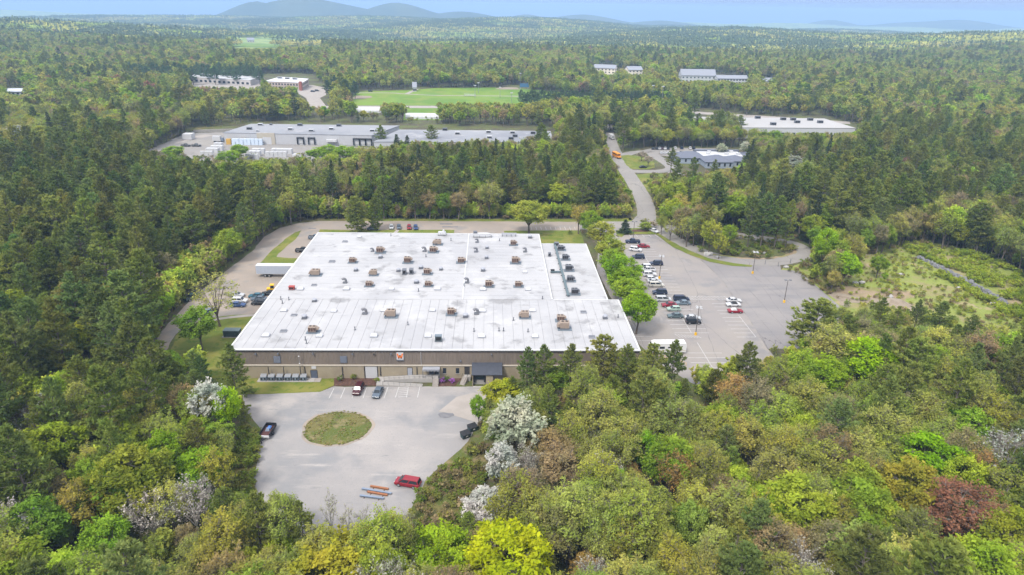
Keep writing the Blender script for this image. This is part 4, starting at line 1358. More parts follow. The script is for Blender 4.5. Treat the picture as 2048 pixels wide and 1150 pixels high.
# type: L, W, H, belt z, hood z, tail z, cabin bottom front/rear x, cabin top front/rear x, wheel radius, wheelbase
SPEC = dict(sedan=(4.75, 1.84, 1.46, .94, .80, .96, 1.05, -1.85, .25, -1.15, .33, 2.75), suv=(4.75, 1.92, 1.74, 1.06, .98, 1.06, 1.15, -2.28, .55, -2.0, .37, 2.75),
            minivan=(5.1, 2.0, 1.76, 1.02, .92, 1.02, 1.75, -2.45, .75, -2.22, .34, 3.0), hatch=(4.2, 1.76, 1.5, .95, .84, .95, 1.05, -1.98, .3, -1.65, .32, 2.55),
            pickup=(5.7, 1.98, 1.86, 1.16, 1.08, 1.1, 1.15, -1.0, .55, -.75, .39, 3.5), jeep=(4.4, 1.86, 1.84, 1.12, 1.05, 1.12, .85, -2.1, .55, -2.02, .40, 2.7),
            convertible=(4.6, 1.84, 1.32, .9, .8, .9, .75, -1.35, .2, -.75, .33, 2.6))


def car(kind, colour, label, px, py, ang, group=None, detail=True, glass=None, roofm=None, rnd=True):
    L, W, H, zb, zh, zt, cf, cr, tf, tr, wr, wb = SPEC[kind]
    p = G(px, py)
    t = thing(kind if kind in ('minivan', 'pickup') else 'parked_car', label, 'pickup' if kind == 'pickup' else 'car', (p.x, p.y, Z2 + .006), R(ang), group)
    pm = paint(colour)
    g0 = .22
    hl, hw_ = L / 2, W / 2
    b_ = B()
    # lower body: lofted rings front to back
    st = [(hl, .86, .42, zh - .22), (hl - .12, .96, g0 + .05, zh - .08), (hl - .75, 1.0, g0, zh), (cf + .05, 1.0, g0, zb - .02), (tf, 1.0, g0, zb), (tr, 1.0, g0, zb), (cr, 1.0, g0, zt), (-hl + .25, .99, g0 + .03, zt - .02), (-hl, .92, .42, zt - .18)]
    rings = []
    for x, wk, z0, z1 in st:
        w2 = hw_ * wk
        rings.append([(x, -w2 * .93, z0), (x, -w2, z0 + .22), (x, -w2 * .985, z1 - .12), (x, -w2 * .90, z1), (x, w2 * .90, z1), (x, w2 * .985, z1 - .12), (x, w2, z0 + .22), (x, w2 * .93, z0)])
    for a_, c_ in zip(rings, rings[1:]):
        for k in range(8):
            j = (k + 1) % 8
            b_.poly([a_[k], a_[j], c_[j], c_[k]])
    b_.poly(rings[0]); b_.poly(rings[-1][::-1])
    # cabin
    wb_, wt = hw_ * .90, hw_ * .74
    cz = zb - .03
    if kind != 'convertible':
        b_.hexa([(cf, -wb_, cz), (cf, wb_, cz), (cr, wb_, cz), (cr, -wb_, cz), (tf, -wt, H - .06), (tf, wt, H - .06), (tr, wt, H - .06), (tr, -wt, H - .06)])
        b_.hexa([(tf, -wt, H - .06), (tf, wt, H - .06), (tr, wt, H - .06), (tr, -wt, H - .06), (tf - .15, -wt + .1, H), (tf - .15, wt - .1, H), (tr + .15, wt - .1, H), (tr + .15, -wt + .1, H)], 0)
    body = b_.build('body', pm, t, smooth=False)
    gm = glass or M_GLASS

    def pane(pts4, name, off_):
        o_ = Vector(off_)
        b2 = B()
        c4 = sum((Vector(v) for v in pts4), Vector()) / 4
        pp = [c4 + (Vector(v) - c4) * .88 for v in pts4]
        b2.hexa([v + o_ * .2 for v in pp] + [v + o_ for v in pp])
        b2.build(name, gm, t)

    if kind == 'convertible':
        b2 = B(); b2.hexa([(cf - .3, -wb_ + .1, cz), (cf - .3, wb_ - .1, cz), (cr, wb_ - .1, cz), (cr, -wb_ + .1, cz), (tf, -wt, H), (tf, wt, H), (tr, wt, H), (tr, -wt, H)]); b2.build('soft_top', roofm or M_BLACK, t)
        pane([(cf, -wb_, cz), (cf, wb_, cz), (tf + .05, wt, H - .05), (tf + .05, -wt, H - .05)], 'windscreen', (.03, 0, .03))
    else:
        pane([(cf, -wb_, cz), (cf, wb_, cz), (tf, wt, H - .06), (tf, -wt, H - .06)], 'windscreen', (.03, 0, .03))
        pane([(cr, wb_, cz), (cr, -wb_, cz), (tr, -wt, H - .06), (tr, wt, H - .06)], 'rear_window', (-.03, 0, .02))
        for s in (-1, 1):
            xm = (cf + cr) / 2 + .1
            xt = (tf + tr) / 2 + .1
            pane([(cf - .12, s * wb_, cz + .03), (xm + .04, s * wb_, cz + .03), (xt + .04, s * wt, H - .09), (tf, s * wt, H - .09)], 'side_window', (0, s * .03, .01))
            pane([(xm - .04, s * wb_, cz + .03), (cr + .15, s * wb_, cz + .03), (tr + .05, s * wt, H - .09), (xt - .04, s * wt, H - .09)], 'side_window', (0, s * .03, .01))
    if kind == 'pickup':
        b2 = B(); b2.box(-hl + .18, cr - .12, -hw_ * .78, hw_ * .78, zt - .02, zt + .012); b2.build('bed', M_BED, t)
        for s in (-1, 1):
            b2 = B(); b2.box(-hl + .05, cr - .05, s * hw_ * .84 - .06, s * hw_ * .84 + .06, zt - .05, zt + .12); b2.build('bed_rail', pm, t)
        b2 = B(); b2.box(-hl + .02, -hl + .14, -hw_ * .8, hw_ * .8, zt - .05, zt + .11); b2.build('tailgate', pm, t)
    if not detail:
        b2 = B()
        for sx in (-1, 1):
            for s in (-1, 1):
                b2.cyl((sx * wb / 2, s * (hw_ - .2), wr), (sx * wb / 2, s * (hw_ + .01), wr), wr, n=10)
        b2.build('wheels', M_TYRE, t)
        return t
    for sx in (-1, 1):
        for s in (-1, 1):
            b2 = B(); b2.cyl((0, -s * .2, 0), (0, s * .02, 0), wr, n=14)
            w_ = b2.build('wheel', M_TYRE, t, (sx * wb / 2 + .05, s * hw_, wr))
            b2 = B(); b2.cyl((0, s * .02, 0), (0, s * .035, 0), wr * .62, n=10); b2.build('rim', M_RIM, w_)
    for s in (-1, 1):
        b2 = B(); b2.box(hl - .16, hl - .005, s * hw_ * .62 - .2, s * hw_ * .62 + .2, zh - .34, zh - .17); b2.build('headlight', M_LAMP, t)
        b2 = B(); b2.box(-hl + .003, -hl + .1, s * hw_ * .72 - .13, s * hw_ * .72 + .13, zt - .42, zt - .16); b2.build('taillight', M_TAIL, t)
        b2 = B(); b2.box(cf - .35, cf - .15, s * (hw_ + .07) - .09, s * (hw_ + .07) + .09, zb + .02, zb + .16); b2.build('mirror', pm, t)
    return t


EG = 'vehicles parked in the east lot'
car('pickup', 'navy', 'dark navy pickup nearest the grass island at the lot top', 1265, 486, 180, EG)
car('sedan', 'red', 'dark red sedan behind the white pickup at the lot top', 1287, 495, 0, EG)
car('suv', 'white', 'white car parked askew in front of the dark red sedan', 1271, 502, -20, EG)
car('suv', 'navy', 'dark blue car alone on the left side of the stall spine', 1276, 517, 180, EG)
car('suv', 'navy', 'dark blue car beside the second lamp post, right of the spine', 1312, 530, 180, EG)
car('suv', 'white', 'white car behind the white pickup in the left stall row', 1289, 537, 180, EG)
car('pickup', 'white', 'white pickup with dark bed in the left stall row', 1294, 543, 180, EG)
car('suv', 'white', 'white car left of the lamp post with yellow base', 1299, 552, 0, EG)
car('hatch', 'white', 'white car, first in front of the lamp post with yellow base', 1304, 560.5, 0, EG)
car('sedan', 'silver', 'silver white car just behind the beige minivan', 1309, 566, 0, EG)
car('minivan', 'beige', 'beige minivan at the front of the row of white cars', 1312, 573, 0, EG)
car('suv', 'navy', 'dark blue car in front of the beige minivan', 1319, 588, 180, EG)
car('minivan', 'silver', 'silver minivan behind the bright red car', 1326, 602, 0, EG)
car('minivan', 'navy', 'dark blue minivan by the hatched strip', 1362, 601, 0, EG)
car('sedan', 'slate', 'blue-grey sedan in front of the dark blue minivan', 1365, 609, 180, EG)
car('sedan', 'red', 'red sedan in the middle of the east lot, left of the blue-grey sedan', 1338, 613, 180, EG)
car('hatch', 'pale_green', 'pale green hatchback in front of the red sedan', 1347, 621, 180, EG)
car('sedan', 'grey_green', 'grey-green sedan, front one in the left stalls', 1350, 635, 180, EG)
car('sedan', 'silver', 'silver car behind the black jeep by the lamp post', 1385, 639, 0, EG)
car('jeep', 'black', 'black boxy car beside the front lamp post', 1386, 647, 0, EG)
car('sedan', 'white', 'white sedan, rear of the two white cars at the lot centre', 1467, 604, 0, EG)
car('convertible', 'white', 'white convertible with black top at the lot centre', 1466, 612, 180, EG)
car('convertible', 'red', 'bright red convertible with white top at the lot centre', 1470, 625, 0, EG, roofm=M_WHITE)
car('sedan', 'white', 'white car turning at the grass island by the road junction', 1308, 464, -58)
WG = 'vehicles parked west of the factory'
car('pickup', 'steel', 'dark blue pickup half hidden by the back left roof corner', 632, 478, 0, WG)
car('pickup', 'black', 'black pickup beside the left roof edge by the grass strip', 607, 504, 0, WG)
car('sedan', 'silver', 'silver car behind the budding tree, rear of three', 474, 593, 0, WG)
car('suv', 'white', 'white car behind the budding tree, middle of three', 480, 605, 0, WG)
car('sedan', 'blue', 'blue car behind the budding tree, front of three', 476, 613, 0, WG)
car('sedan', 'teal', 'bright teal car at the left roof edge', 513, 595, 180, WG)
car('sedan', 'steel', 'dark blue-grey car between the teal and the black car', 518, 601, 180, WG)
car('sedan', 'black', 'black car in front of the teal and blue-grey cars', 519, 609, 180, WG)
car('sedan', 'slate', 'slate car at an angle beside the budding tree trunk', 420, 626, 60, WG)
car('sedan', 'black', 'black car mostly hidden behind the left roof edge', 538, 590, 180, WG)
car('pickup', 'dark_green', 'dark green vehicle at the wood edge of the service road', 385, 598, 62, WG)
RG = 'cars behind the factory'
car('sedan', 'steel', 'dark car under the pine behind the factory', 746, 460, 0, RG)
car('hatch', 'silver', 'silver-blue car, leftmost of four parked behind the factory', 783, 457, -82, RG)
car('hatch', 'steel', 'dark grey car, second of four parked behind the factory', 798, 457, -82, RG)
car('hatch', 'red', 'red car, third of four parked behind the factory', 818.5, 457.5, -82, RG)
car('hatch', 'blue', 'blue car, rightmost of four parked behind the factory', 831.5, 458, -82, RG)
car('suv', 'maroon', 'dark maroon car in the front stalls by the mulch bed', 717, 783, -95)
car('sedan', 'steel', 'blue-grey sedan in the front stalls beside the ramp', 756, 789, -97)
car('minivan', 'red', 'dark red minivan parked alone at the edge of the front yard', 816, 970, 165)
OG = 'cars in the office car park'
oc_ = ['black', 'black', 'silver', 'maroon', 'white', 'black', 'navy', 'black']
for i, px in enumerate((1306, 1313, 1319, 1324, 1330, 1336)):
    car('sedan', oc_[i % 8], 'small %s car in the office back row, %s from the drive' % (oc_[i % 8], ['first', 'second', 'third', 'fourth', 'fifth', 'sixth'][i]), px, 298.5, 80, OG, False)
for i, (px, c) in enumerate(((1350, 'white'), (1363, 'navy'), (1380, 'white'), (1387, 'black'), (1441, 'white'))):
    car('suv' if i % 2 else 'sedan', c, 'small %s car at the wooded edge behind the office, %s from left' % (c, ['first', 'second', 'third', 'fourth', 'fifth'][i]), px, 297.5 + i * .12, 82, OG, False)
for i, px in enumerate((1322, 1329, 1335, 1356, 1361)):
    car('sedan', 'white' if i != 4 else 'black', 'small %s car in the near row beside the office, %s from left' % ('white' if i != 4 else 'black', ['first', 'second', 'third', 'fourth', 'fifth'][i]), px, 307.2 - .1 * i, 80, OG, False)
car('sedan', 'black', 'black car parked on the grass island by the office drive', 1286, 336, 20, None, False)
car('pickup', 'black', 'black vehicle alone in the warehouse yard, left one', 372, 293, 0, None, False)
car('pickup', 'black', 'black vehicle alone in the warehouse yard, right one', 393, 293, 0, None, False)
car('suv', 'navy', 'dark car in the school car park, left one', 626, 184, 0, None, False)
car('suv', 'black', 'dark car in the school car park, right one', 634, 182.5, 0, None, False)
car('suv', 'navy', 'dark blue vehicle at the edge of the sports field', 741, 183.5, 0, None, False)
car('suv', 'black', 'dark car on the highway left of the white shed', 685, 215, 0, None, False)
car('suv', 'white', 'white car on the highway right of the meadow', 1136, 217, 0, None, False)

# school bus
p = G(1233, 315)
t = thing('school_bus', 'orange-yellow school bus driving down the access road', 'bus', (p.x, p.y, Z2 + .01), R(-78))
M_BUS = flat('bus_yellow', (.72, .27, .015), .4)
b = B(); b.box(-4.8, 3.4, -1.2, 1.2, .6, 2.95, ty=.12); b.box(-4.7, 3.3, -1.05, 1.05, 2.95, 3.1, tx=.1, ty=.2); b.box(3.4, 5.1, -1.05, 1.05, .6, 1.65, tx=.0, ty=.1); b.build('body', M_BUS, t)
b = B(); b.box(3.36, 3.46, -1.0, 1.0, 1.75, 2.6); b.build('windscreen', M_GLASS, t)
for s in (-1, 1):
    for k in range(8):
        b = B(); b.box(-4.5 + k * .97, -3.7 + k * .97, s * 1.16 - .02, s * 1.16 + .03, 1.85, 2.5); b.build('window', M_GLASS, t)
    b = B(); b.box(-4.8, 3.4, s * 1.205 - .01, s * 1.205 + .012, 1.3, 1.4); b.build('side_stripe', M_BLACK, t)
    for x in (-2.9, 4.0):
        b = B(); b.cyl((x, s * .9, .5), (x, s * 1.22, .5), .5, n=14); b.build('wheel', M_TYRE, t)
    b = B(); b.box(5.08, 5.15, s * .75 - .18, s * .75 + .18, 1.1, 1.4); b.build('headlight', M_LAMP, t)
b = B(); b.box(5.1, 5.35, -1.15, 1.15, .5, .8); b.build('bumper', M_BLACK, t)

# white box truck farther up the road
p = G(1223, 278)
t = thing('box_truck', 'white box truck at the upper end of the access road', 'truck', (p.x, p.y, Z2 + .01), R(-80))
b = B(); b.box(-3.2, 1.6, -1.2, 1.2, .9, 3.3); b.build('cargo_box', M_WHITE, t)
b = B(); b.box(1.7, 3.2, -1.05, 1.05, .6, 2.4, tx=.15, ty=.1); b.build('cab', M_WHITE, t)
b = B(); b.box(3.0, 3.12, -.9, .9, 1.5, 2.2); b.build('windscreen', M_GLASS, t)
for s in (-1, 1):
    for x in (-2.0, 2.4):
        b = B(); b.cyl((x, s * .8, .5), (x, s * 1.12, .5), .5, n=12); b.build('wheel', M_TYRE, t)

# semi trailer on the west side
p = G(516, 552)
t = thing('semi_trailer', 'long white box trailer backed up to the left side of the factory', 'trailer', (p.x, p.y, Z2), 0)
b = B(); b.box(0, 15.6, -1.28, 1.28, 1.15, 4.05); b.build('box', M_WHITE, t)
b = B(); b.box(-.02, 15.62, -1.3, 1.3, 4.05, 4.13); b.build('roof', M_EDGE, t)
for k in range(13):
    b = B(); b.box(.1 + k * 1.19, 1.25 + k * 1.19, -1.31, -1.28, 1.3, 3.95); b.build('side_panel', flat('pale_blue_grey_panel', (.36, .395, .46), .5, var=.08), t)
b = B(); b.box(-.06, -.0, -1.25, -.02, 1.2, 4.0); b.build('rear_door', M_DKGREY, t)
b = B(); b.box(-.06, -.0, .02, 1.25, 1.2, 4.0); b.build('rear_door', M_DKGREY, t)
b = B(); b.box(2.0, 5.2, -1.0, 1.0, .8, 1.15); b.build('bogie', M_BLACK, t)
for x in (2.9, 4.2):
    for s in (-1, 1):
        b = B(); b.cyl((x, s * .75, .52), (x, s * 1.25, .52), .52, n=14); w_ = b.build('wheel', M_TYRE, t)
        b = B(); b.cyl((x, s * 1.25, .52), (x, s * 1.265, .52), .28, n=10); b.build('rim', M_RIM, w_)
for s in (-1, 1):
    b = B(); b.box(12.6, 12.8, s * .8 - .1, s * .8 + .1, 0, 1.15); b.build('landing_leg', M_GREY, t)

# yellow loader at the roof edge
p = G(546, 585)
t = thing('yellow_loader', 'small yellow loader half hidden by the left roof edge', 'loader', (p.x, p.y, Z2), R(10))
b = B(); b.box(-1.8, .6, -.8, .8, .7, 1.6, tx=.1); b.build('body', M_YEL, t)
b = B(); b.box(-.6, .5, -.7, .7, 1.6, 2.6, tx=.1, ty=.05); b.build('cab', M_GLASS, t)
b = B(); b.box(-.7, .6, -.75, .75, 2.6, 2.72); b.build('cab_roof', M_YEL, t)
for s in (-1, 1):
    for x in (-1.2, .9):
        b = B(); b.cyl((x, s * .6, .55), (x, s * .95, .55), .55, n=12); b.build('wheel', M_TYRE, t)
    b = B(); b.cyl((.3, s * .5, 1.4), (2.2, s * .5, .6), .1, n=6); b.build('lift_arm', M_YEL, t)
b = B(); b.hexa([(2.0, -1.0, .1), (2.9, -1.0, .1), (2.9, 1.0, .1), (2.0, 1.0, .1), (2.0, -1.0, .9), (2.2, -1.0, .9), (2.2, 1.0, .9), (2.0, 1.0, .9)]); b.build('bucket', M_YEL, t)

# motorhome
p = G(1334, 706)
t = thing('motorhome', 'long white motorhome parked by the front right corner of the factory', 'motorhome', (p.x, p.y + .5, Z2), R(181))
M_RVW = flat('motorhome_white', (.58, .58, .57), .35, var=.04)
b = B()
prof = [(4.75, .5), (4.95, 1.1), (4.75, 2.0), (4.2, 2.95), (3.6, 3.15), (-4.7, 3.15), (-4.9, 2.6), (-4.9, .5)]
for s in (-1, 1):
    b.poly([(x, s * 1.22, z) for x, z in (prof if s > 0 else prof[::-1])])
for (x0, z0), (x1, z1) in zip(prof, prof[1:] + prof[:1]):
    b.poly([(x0, -1.22, z0), (x1, -1.22, z1), (x1, 1.22, z1), (x0, 1.22, z0)])
b.build('body', M_RVW, t)
b = B(); b.hexa([(4.90, -1.1, 1.55), (4.90, 1.1, 1.55), (4.85, 1.1, 1.55), (4.85, -1.1, 1.55), (4.42, -1.1, 2.68), (4.42, 1.1, 2.68), (4.34, 1.1, 2.68), (4.34, -1.1, 2.68)]); b.build('windscreen', M_GLASS, t)
for s in (-1, 1):
    for x0, x1, z0, z1 in ((3.1, 4.2, 1.5, 2.3), (1.0, 2.4, 1.6, 2.25), (-.6, .1, 1.75, 2.15), (-3.4, -1.9, 1.6, 2.25)):
        b = B(); b.box(x0, x1, s * 1.23 - .02, s * 1.23 + .02, z0, z1); b.build('window', M_GLASS, t)
    b = B(); b.box(-4.9, 4.6, s * 1.225 - .01, s * 1.225 + .012, .95, 1.15); b.build('side_stripe', flat('beige_stripe', (.45, .4, .33), .5), t)
    for x in (-2.6, 3.2):
        b = B(); b.cyl((x, s * .95, .42), (x, s * 1.24, .42), .42, n=14); b.build('wheel', M_TYRE, t)
for x, h in ((.3, .3), (-2.2, .32), (2.2, .14)):
    b = B(); b.box(x - .5, x + .5, -.4, .4, 3.15, 3.15 + h, tx=.1, ty=.08); b.build('roof_pod', M_RVW, t)

# black utility trailer in the yard
p = G(537, 866)
t = thing('utility_trailer', 'black open utility trailer at the left edge of the front yard', 'trailer', (p.x, p.y - .2, Z1), R(86))
b = B(); b.box(-2.2, 2.2, -1.1, 1.1, .5, .6); b.build('floor', flat('dark_red_floor', (.07, .025, .022), .8), t)
for s in (-1, 1):
    b = B(); b.box(-2.2, 2.2, s * 1.1 - .04, s * 1.1 + .04, .6, 1.25); b.build('side_wall', M_BLACK, t)
    b = B(); b.cyl((-.3, s * 1.18, .38), (-.3, s * 1.4, .38), .38, n=14); b.build('wheel', M_TYRE, t)
    b = B(); b.box(-.9, .3, s * 1.28 - .15, s * 1.28 + .15, .78, .84); b.build('mudguard', M_BLACK, t)
b = B(); b.box(2.16, 2.24, -1.06, 1.06, .6, 1.3); b.build('front_wall', M_BLACK, t)
b = B(); b.box(-2.5, -2.2, -1.15, 1.15, .55, 1.0); b.build('tailgate', M_WHITE, t)
b = B(); b.cyl((-2.4, -.6, .6), (-3.7, 0, .55), .06, n=6); b.cyl((-2.4, .6, .6), (-3.7, 0, .55), .06, n=6); b.cyl((-3.7, 0, 0), (-3.7, 0, .6), .08, n=6); b.build('drawbar', M_BLACK, t)
p2 = p
t = thing('tarp_bundle', 'blue and grey bundle lying in the black utility trailer', 'bundle', (p.x - .1, p.y + .4, Z1 + .61))
b = B(); b.box(-.5, .45, -.7, .5, 0, .38, tx=.15, ty=.2); b.build('bundle', M_STEEL, t)
b = B(); b.box(-.2, .6, -.2, .8, .385, .62, tx=.2, ty=.2); b.build('cover', flat('blue_tarp', (.06, .16, .42), .5), t)

# dumpsters
for px, py, lb, a in ((931, 875, 'dark green dumpster nearer the yard', 32), (945, 861, 'dark green dumpster half under the small leafy tree', 32)):
    p = G(px, py)
    t = thing('dumpster', lb, 'dumpster', (p.x, p.y, Z1 + .01), R(a))
    m = flat('dumpster_green', (.025, .045, .05), .6)
    b = B(); b.hexa([(-.9, -.6, .12), (.9, -.6, .12), (.9, .6, .12), (-.9, .6, .12), (-1.0, -.8, 1.1), (1.0, -.8, 1.1), (1.0, .7, 1.35), (-1.0, .7, 1.35)]); b.build('bin', m, t)
    for s in (0, 1):
        b = B(); b.hexa([(-1.02 + s * 1.03, -.85, 1.11), (-.01 + s * 1.03, -.85, 1.11), (-.01 + s * 1.03, .75, 1.37), (-1.02 + s * 1.03, .75, 1.37), (-1.02 + s * 1.03, -.85, 1.16), (-.01 + s * 1.03, -.85, 1.16), (-.01 + s * 1.03, .75, 1.42), (-1.02 + s * 1.03, .75, 1.42)]); b.build('lid', M_BLACK, t)
    b = B(); b.box(-.25, .25, -.75, -.70, .55, .8); b.build('notice', M_WHITE, t)
    for s in (-1, 1):
        b = B(); b.box(s * 1.0 - .05, s * 1.0 + .05, -.3, .3, .65, .8); b.build('lifting_pocket', m, t)

# steel and rusty beams lying on the yard
for (a, c, m, hh, lb) in (((741, 974), (777, 980), M_RUSTY, .34, 'orange rusty beam bundle, farthest of the beams on the yard'), ((724, 979), (783, 989), M_STEEL, .36, 'long grey steel beam in front of the orange one on the yard'),
                          ((735, 985), (775, 992), M_RUSTY, .32, 'rusty yellow beam bundle between the two grey beams'), ((720, 993), (768, 999), M_STEEL, .36, 'grey steel beam nearest the bare trees on the yard')):
    p, q_ = G(*a), G(*c)
    d = q_ - p
    t = thing('steel_beam', lb, 'beam', (p.x, p.y, Z1 + .005), math.atan2(d.y, d.x), 'beams lying on the front yard')
    L = d.length
    b = B(); b.box(0, L, -.2, .2, hh - .08, hh); b.build('flange', m, t)
    b = B(); b.box(.02, L - .02, -.05, .05, .16, hh - .08); b.build('web', m, t)
    b = B(); b.box(0, L, -.2, .2, .08, .16); b.build('flange', m, t)
    for x in (L * .2, L * .8):
        b = B(); b.box(x - .08, x + .08, -.45, .45, 0, .08); b.build('timber_block', M_MULCH, t)

# ------------------------------------------------------------------ street furniture
def lamp_post(label, px, py, h, heads=4, base=True):
    p = G(px, py)
    t = thing('lamp_post', label, 'lamp post', (p.x, p.y, Z1), 0, 'lamp posts in the east lot')
    zb = 0
    if base:
        b_ = B(); b_.cyl((0, 0, 0), (0, 0, .75), .36, .32, 14); b_.build('base', M_YEL, t)
        zb = .75
    b_ = B(); b_.cyl((0, 0, zb), (0, 0, h), .12, .08, 8); b_.build('pole', flat('bronze_pole', (.09, .075, .065), .5), t)
    for k in range(heads):
        a_ = math.pi / 2 * k + .6 if heads == 4 else math.pi * k
        d_ = Vector((math.cos(a_), math.sin(a_), 0))
        b_ = B(); b_.cyl(d_ * .08 + Vector((0, 0, h - .1)), d_ * .45 + Vector((0, 0, h - .05)), .05, n=6); ar = b_.build('arm', M_GREY, t)
        nn = Vector((-d_.y, d_.x, 0))
        b_ = B(); b_.hexa([d_ * .4 - nn * .28 + Vector((0, 0, h - .12)), d_ * 1.15 - nn * .28 + Vector((0, 0, h - .12)), d_ * 1.15 + nn * .28 + Vector((0, 0, h - .12)), d_ * .4 + nn * .28 + Vector((0, 0, h - .12)),
                           d_ * .4 - nn * .24 + Vector((0, 0, h + .1)), d_ * 1.1 - nn * .24 + Vector((0, 0, h + .1)), d_ * 1.1 + nn * .24 + Vector((0, 0, h + .1)), d_ * .4 + nn * .24 + Vector((0, 0, h + .1))])
        b_.build('lamp_head', flat('lamp_head_grey', (.40, .40, .40), .5) if h > 7.8 else M_DKGREY, t)


lamp_post('lamp post with yellow base beside the row of white cars', 1318.5, 557, 8.2)
lamp_post('lamp post with yellow base on the front hatched island', 1391, 670, 8.6)
lamp_post('lamp post with yellow base by the gate to the loop road', 1505, 547, 8.0)
lamp_post('dark lamp post alone in the newer dark asphalt', 1568, 605, 7.7, 2)
lamp_post('slim lamp post without yellow base beside the navy pickup', 1266, 479, 7.5, 2, False)
for i, (px, py) in enumerate(((1530, 529), (1556, 533), (1580, 527))):
    p = G(px, py)
    b = B(); b.cyl((0, 0, 0), (0, 0, 1.6), .09, n=8); b.cyl((0, 0, 1.6), (0, 0, 1.7), .11, .02, 8)
    o = b.build('gate_post', M_DKGREY, None, (p.x, p.y, Z1))
    tag(o, 'thin dark gate post at the loop road, %s one' % ['left', 'middle', 'right'][i], 'post', 'gate posts at the loop road')
    if i == 0:
        for k in range(3):
            pass
# front posts beside the condensers
for px, lb in ((541, 'left'), (571, 'middle'), (604, 'right')):
    p = G(px + 1.5, 755.2)
    t = thing('timber_post', 'tall dark post behind the condenser row, %s one' % lb, 'post', (p.x, BY0 - .75, 0), 0, 'dark posts by the condensers')
    b = B(); b.cyl((0, 0, 0), (0, 0, 3.7), .13, .10, 8); b.build('pole', M_DARK, t)
    if lb == 'right':
        b = B(); b.cyl((0, 0, 3.7), (0, 0, 6.6), .04, n=6); b.build('mast', M_GREY, t)
        for z in (4.6, 6.6):
            b = B(); b.cyl((0, 0, z - .1), (0, 0, z), .12, .2, 10); b.cyl((0, 0, z), (0, 0, z + .14), .2, .08, 10); b.build('globe', M_WHITE, t)
pd = thing('condenser_pad', 'pale concrete slab under the row of condensers on the front lawn', 'slab', (on_front(570, 756).x, BY0 - .9, Z2))
b = B(); b.box(-6.3, 7.4, -.95, .85, 0, .14); b.build('slab', M_CONCB, pd)
for k in range(10):
    pass
b = B(); b.box(7.42, 9.0, -.95, .85, 0, .11); b.build('slab', M_CONC, pd)
for i, px in enumerate((531, 546.5, 563, 579, 594.5, 610)):
    p = G(px, 757)
    t = thing('condenser', 'blue-grey condenser unit on the front slab, %s' % ordn[i], 'condenser', (p.x, BY0 - 1.05, Z2 + .145), 0, 'condensers along the front wall')
    b = B(); b.box(-.75, .75, -.55, .55, .12, 1.05); b.build('casing', M_STEEL, t)
    for s in (-.4, .4):
        b = B(); b.cyl((s, -.551, .6), (s, -.58, .6), .28, n=12); b.build('fan_grille', M_BLACK, t)
    b = B(); b.hexa([(-.75, -.5, 1.06), (.75, -.5, 1.06), (.75, .5, 1.06), (-.75, .5, 1.06), (-.75, -.5, 1.12), (.75, -.5, 1.12), (.75, .5, 1.5), (-.75, .5, 1.5)]); b.build('top_cover', M_GALV, t)
    for sx in (-.6, .6):
        b = B(); b.box(sx - .06, sx + .06, -.5, .5, 0, .12); b.build('foot', M_BLACK, t)

# transformer on the side lawn
p = G(464, 672)
t = thing('transformer_box', 'dark green transformer box on a pale slab on the side lawn', 'transformer', (p.x, p.y, Z2 + .004))
b = B(); b.box(-2.3, 2.9, -1.3, 1.3, 0, .15); b.build('slab', M_CONCB, t)
m = flat('transformer_green', (.035, .055, .06), .5)
b = B(); b.box(-1.9, 2.4, -1.0, 1.0, .15, 1.9); b.build('cabinet', m, t)
b = B(); b.box(-2.0, 2.5, -1.1, 1.1, 1.9, 2.0); b.build('lid', M_TEAL, t)
for k in range(5):
    b = B(); b.box(-1.85 + k * .86, -1.1 + k * .86, -1.04, -1.0, .3, 1.8); b.build('door_panel', m, t)
for k in range(6):
    b = B(); b.box(-1.98, -1.9, -.85 + k * .3, -.75 + k * .3, .4, 1.7); b.build('cooling_fin', m, t)

# yellow guard rail at the front right corner
rail('guard_rail', 'yellow pipe guard rail at the front right corner of the factory', [tuple(G(1284, 711)), tuple(G(1345, 721)), tuple(G(1372, 733))], 1.1, M_YEL, 2.2)

# stacked white goods in the warehouse yard
def stack(label, px, py, nx, ny, nz, dims, gap, mat, ang=0.0):
    p = G(px, py)
    t = thing('wrapped_stack', label, 'stack', (p.x, p.y, Z1 + .005), ang, 'white wrapped stacks in the warehouse yard')
    first_ = None
    for i in range(nx):
        for j in range(ny):
            for k in range(nz):
                if first_ is None:
                    b_ = B(); b_.box(0, dims[0], 0, dims[1], 0, dims[2]); first_ = b_.build('wrapped_bundle', mat, t)
                    o_ = first_
                else:
                    o_ = first_.copy(); COL.objects.link(o_)
                o_.location = (i * (dims[0] + gap) + random.uniform(-.1, .1), j * (dims[1] + gap), k * (dims[2] + .03))
    return t


sl_ = [(401, 311, 3, 1, 2, 'front left'), (412, 305, 3, 2, 2, 'second from the left'), (421, 300, 3, 2, 2, 'third from the left'), (428, 294, 2, 2, 2, 'rearmost left'), (491, 317, 3, 1, 2, 'front middle'), (495, 311, 3, 2, 2, 'centre middle'),
       (504, 306, 3, 2, 2, 'rear middle'), (531, 312, 5, 1, 2, 'long front right'), (543, 306, 5, 2, 2, 'large rear right'), (585, 312, 3, 2, 1, 'scattered far right')]
for px, py, nx, ny, nz, lb in sl_:
    stack('stack of white wrapped bundles in the warehouse yard, %s one' % lb, px, py + 2, nx, ny, nz, (2.3, 1.6, 1.5), .2, M_WHITE, random.uniform(-.08, .08))
for px, m, lb in ((453, M_YEL, 'yellow crate by the warehouse wall, left one'), (480, M_YEL, 'yellow crate by the warehouse wall, right one')):
    stack(lb, px, 289, 1, 1, 2, (2.8, 2.0, 1.7), .1, flat('ochre_crate', (.5, .3, .06), .7))
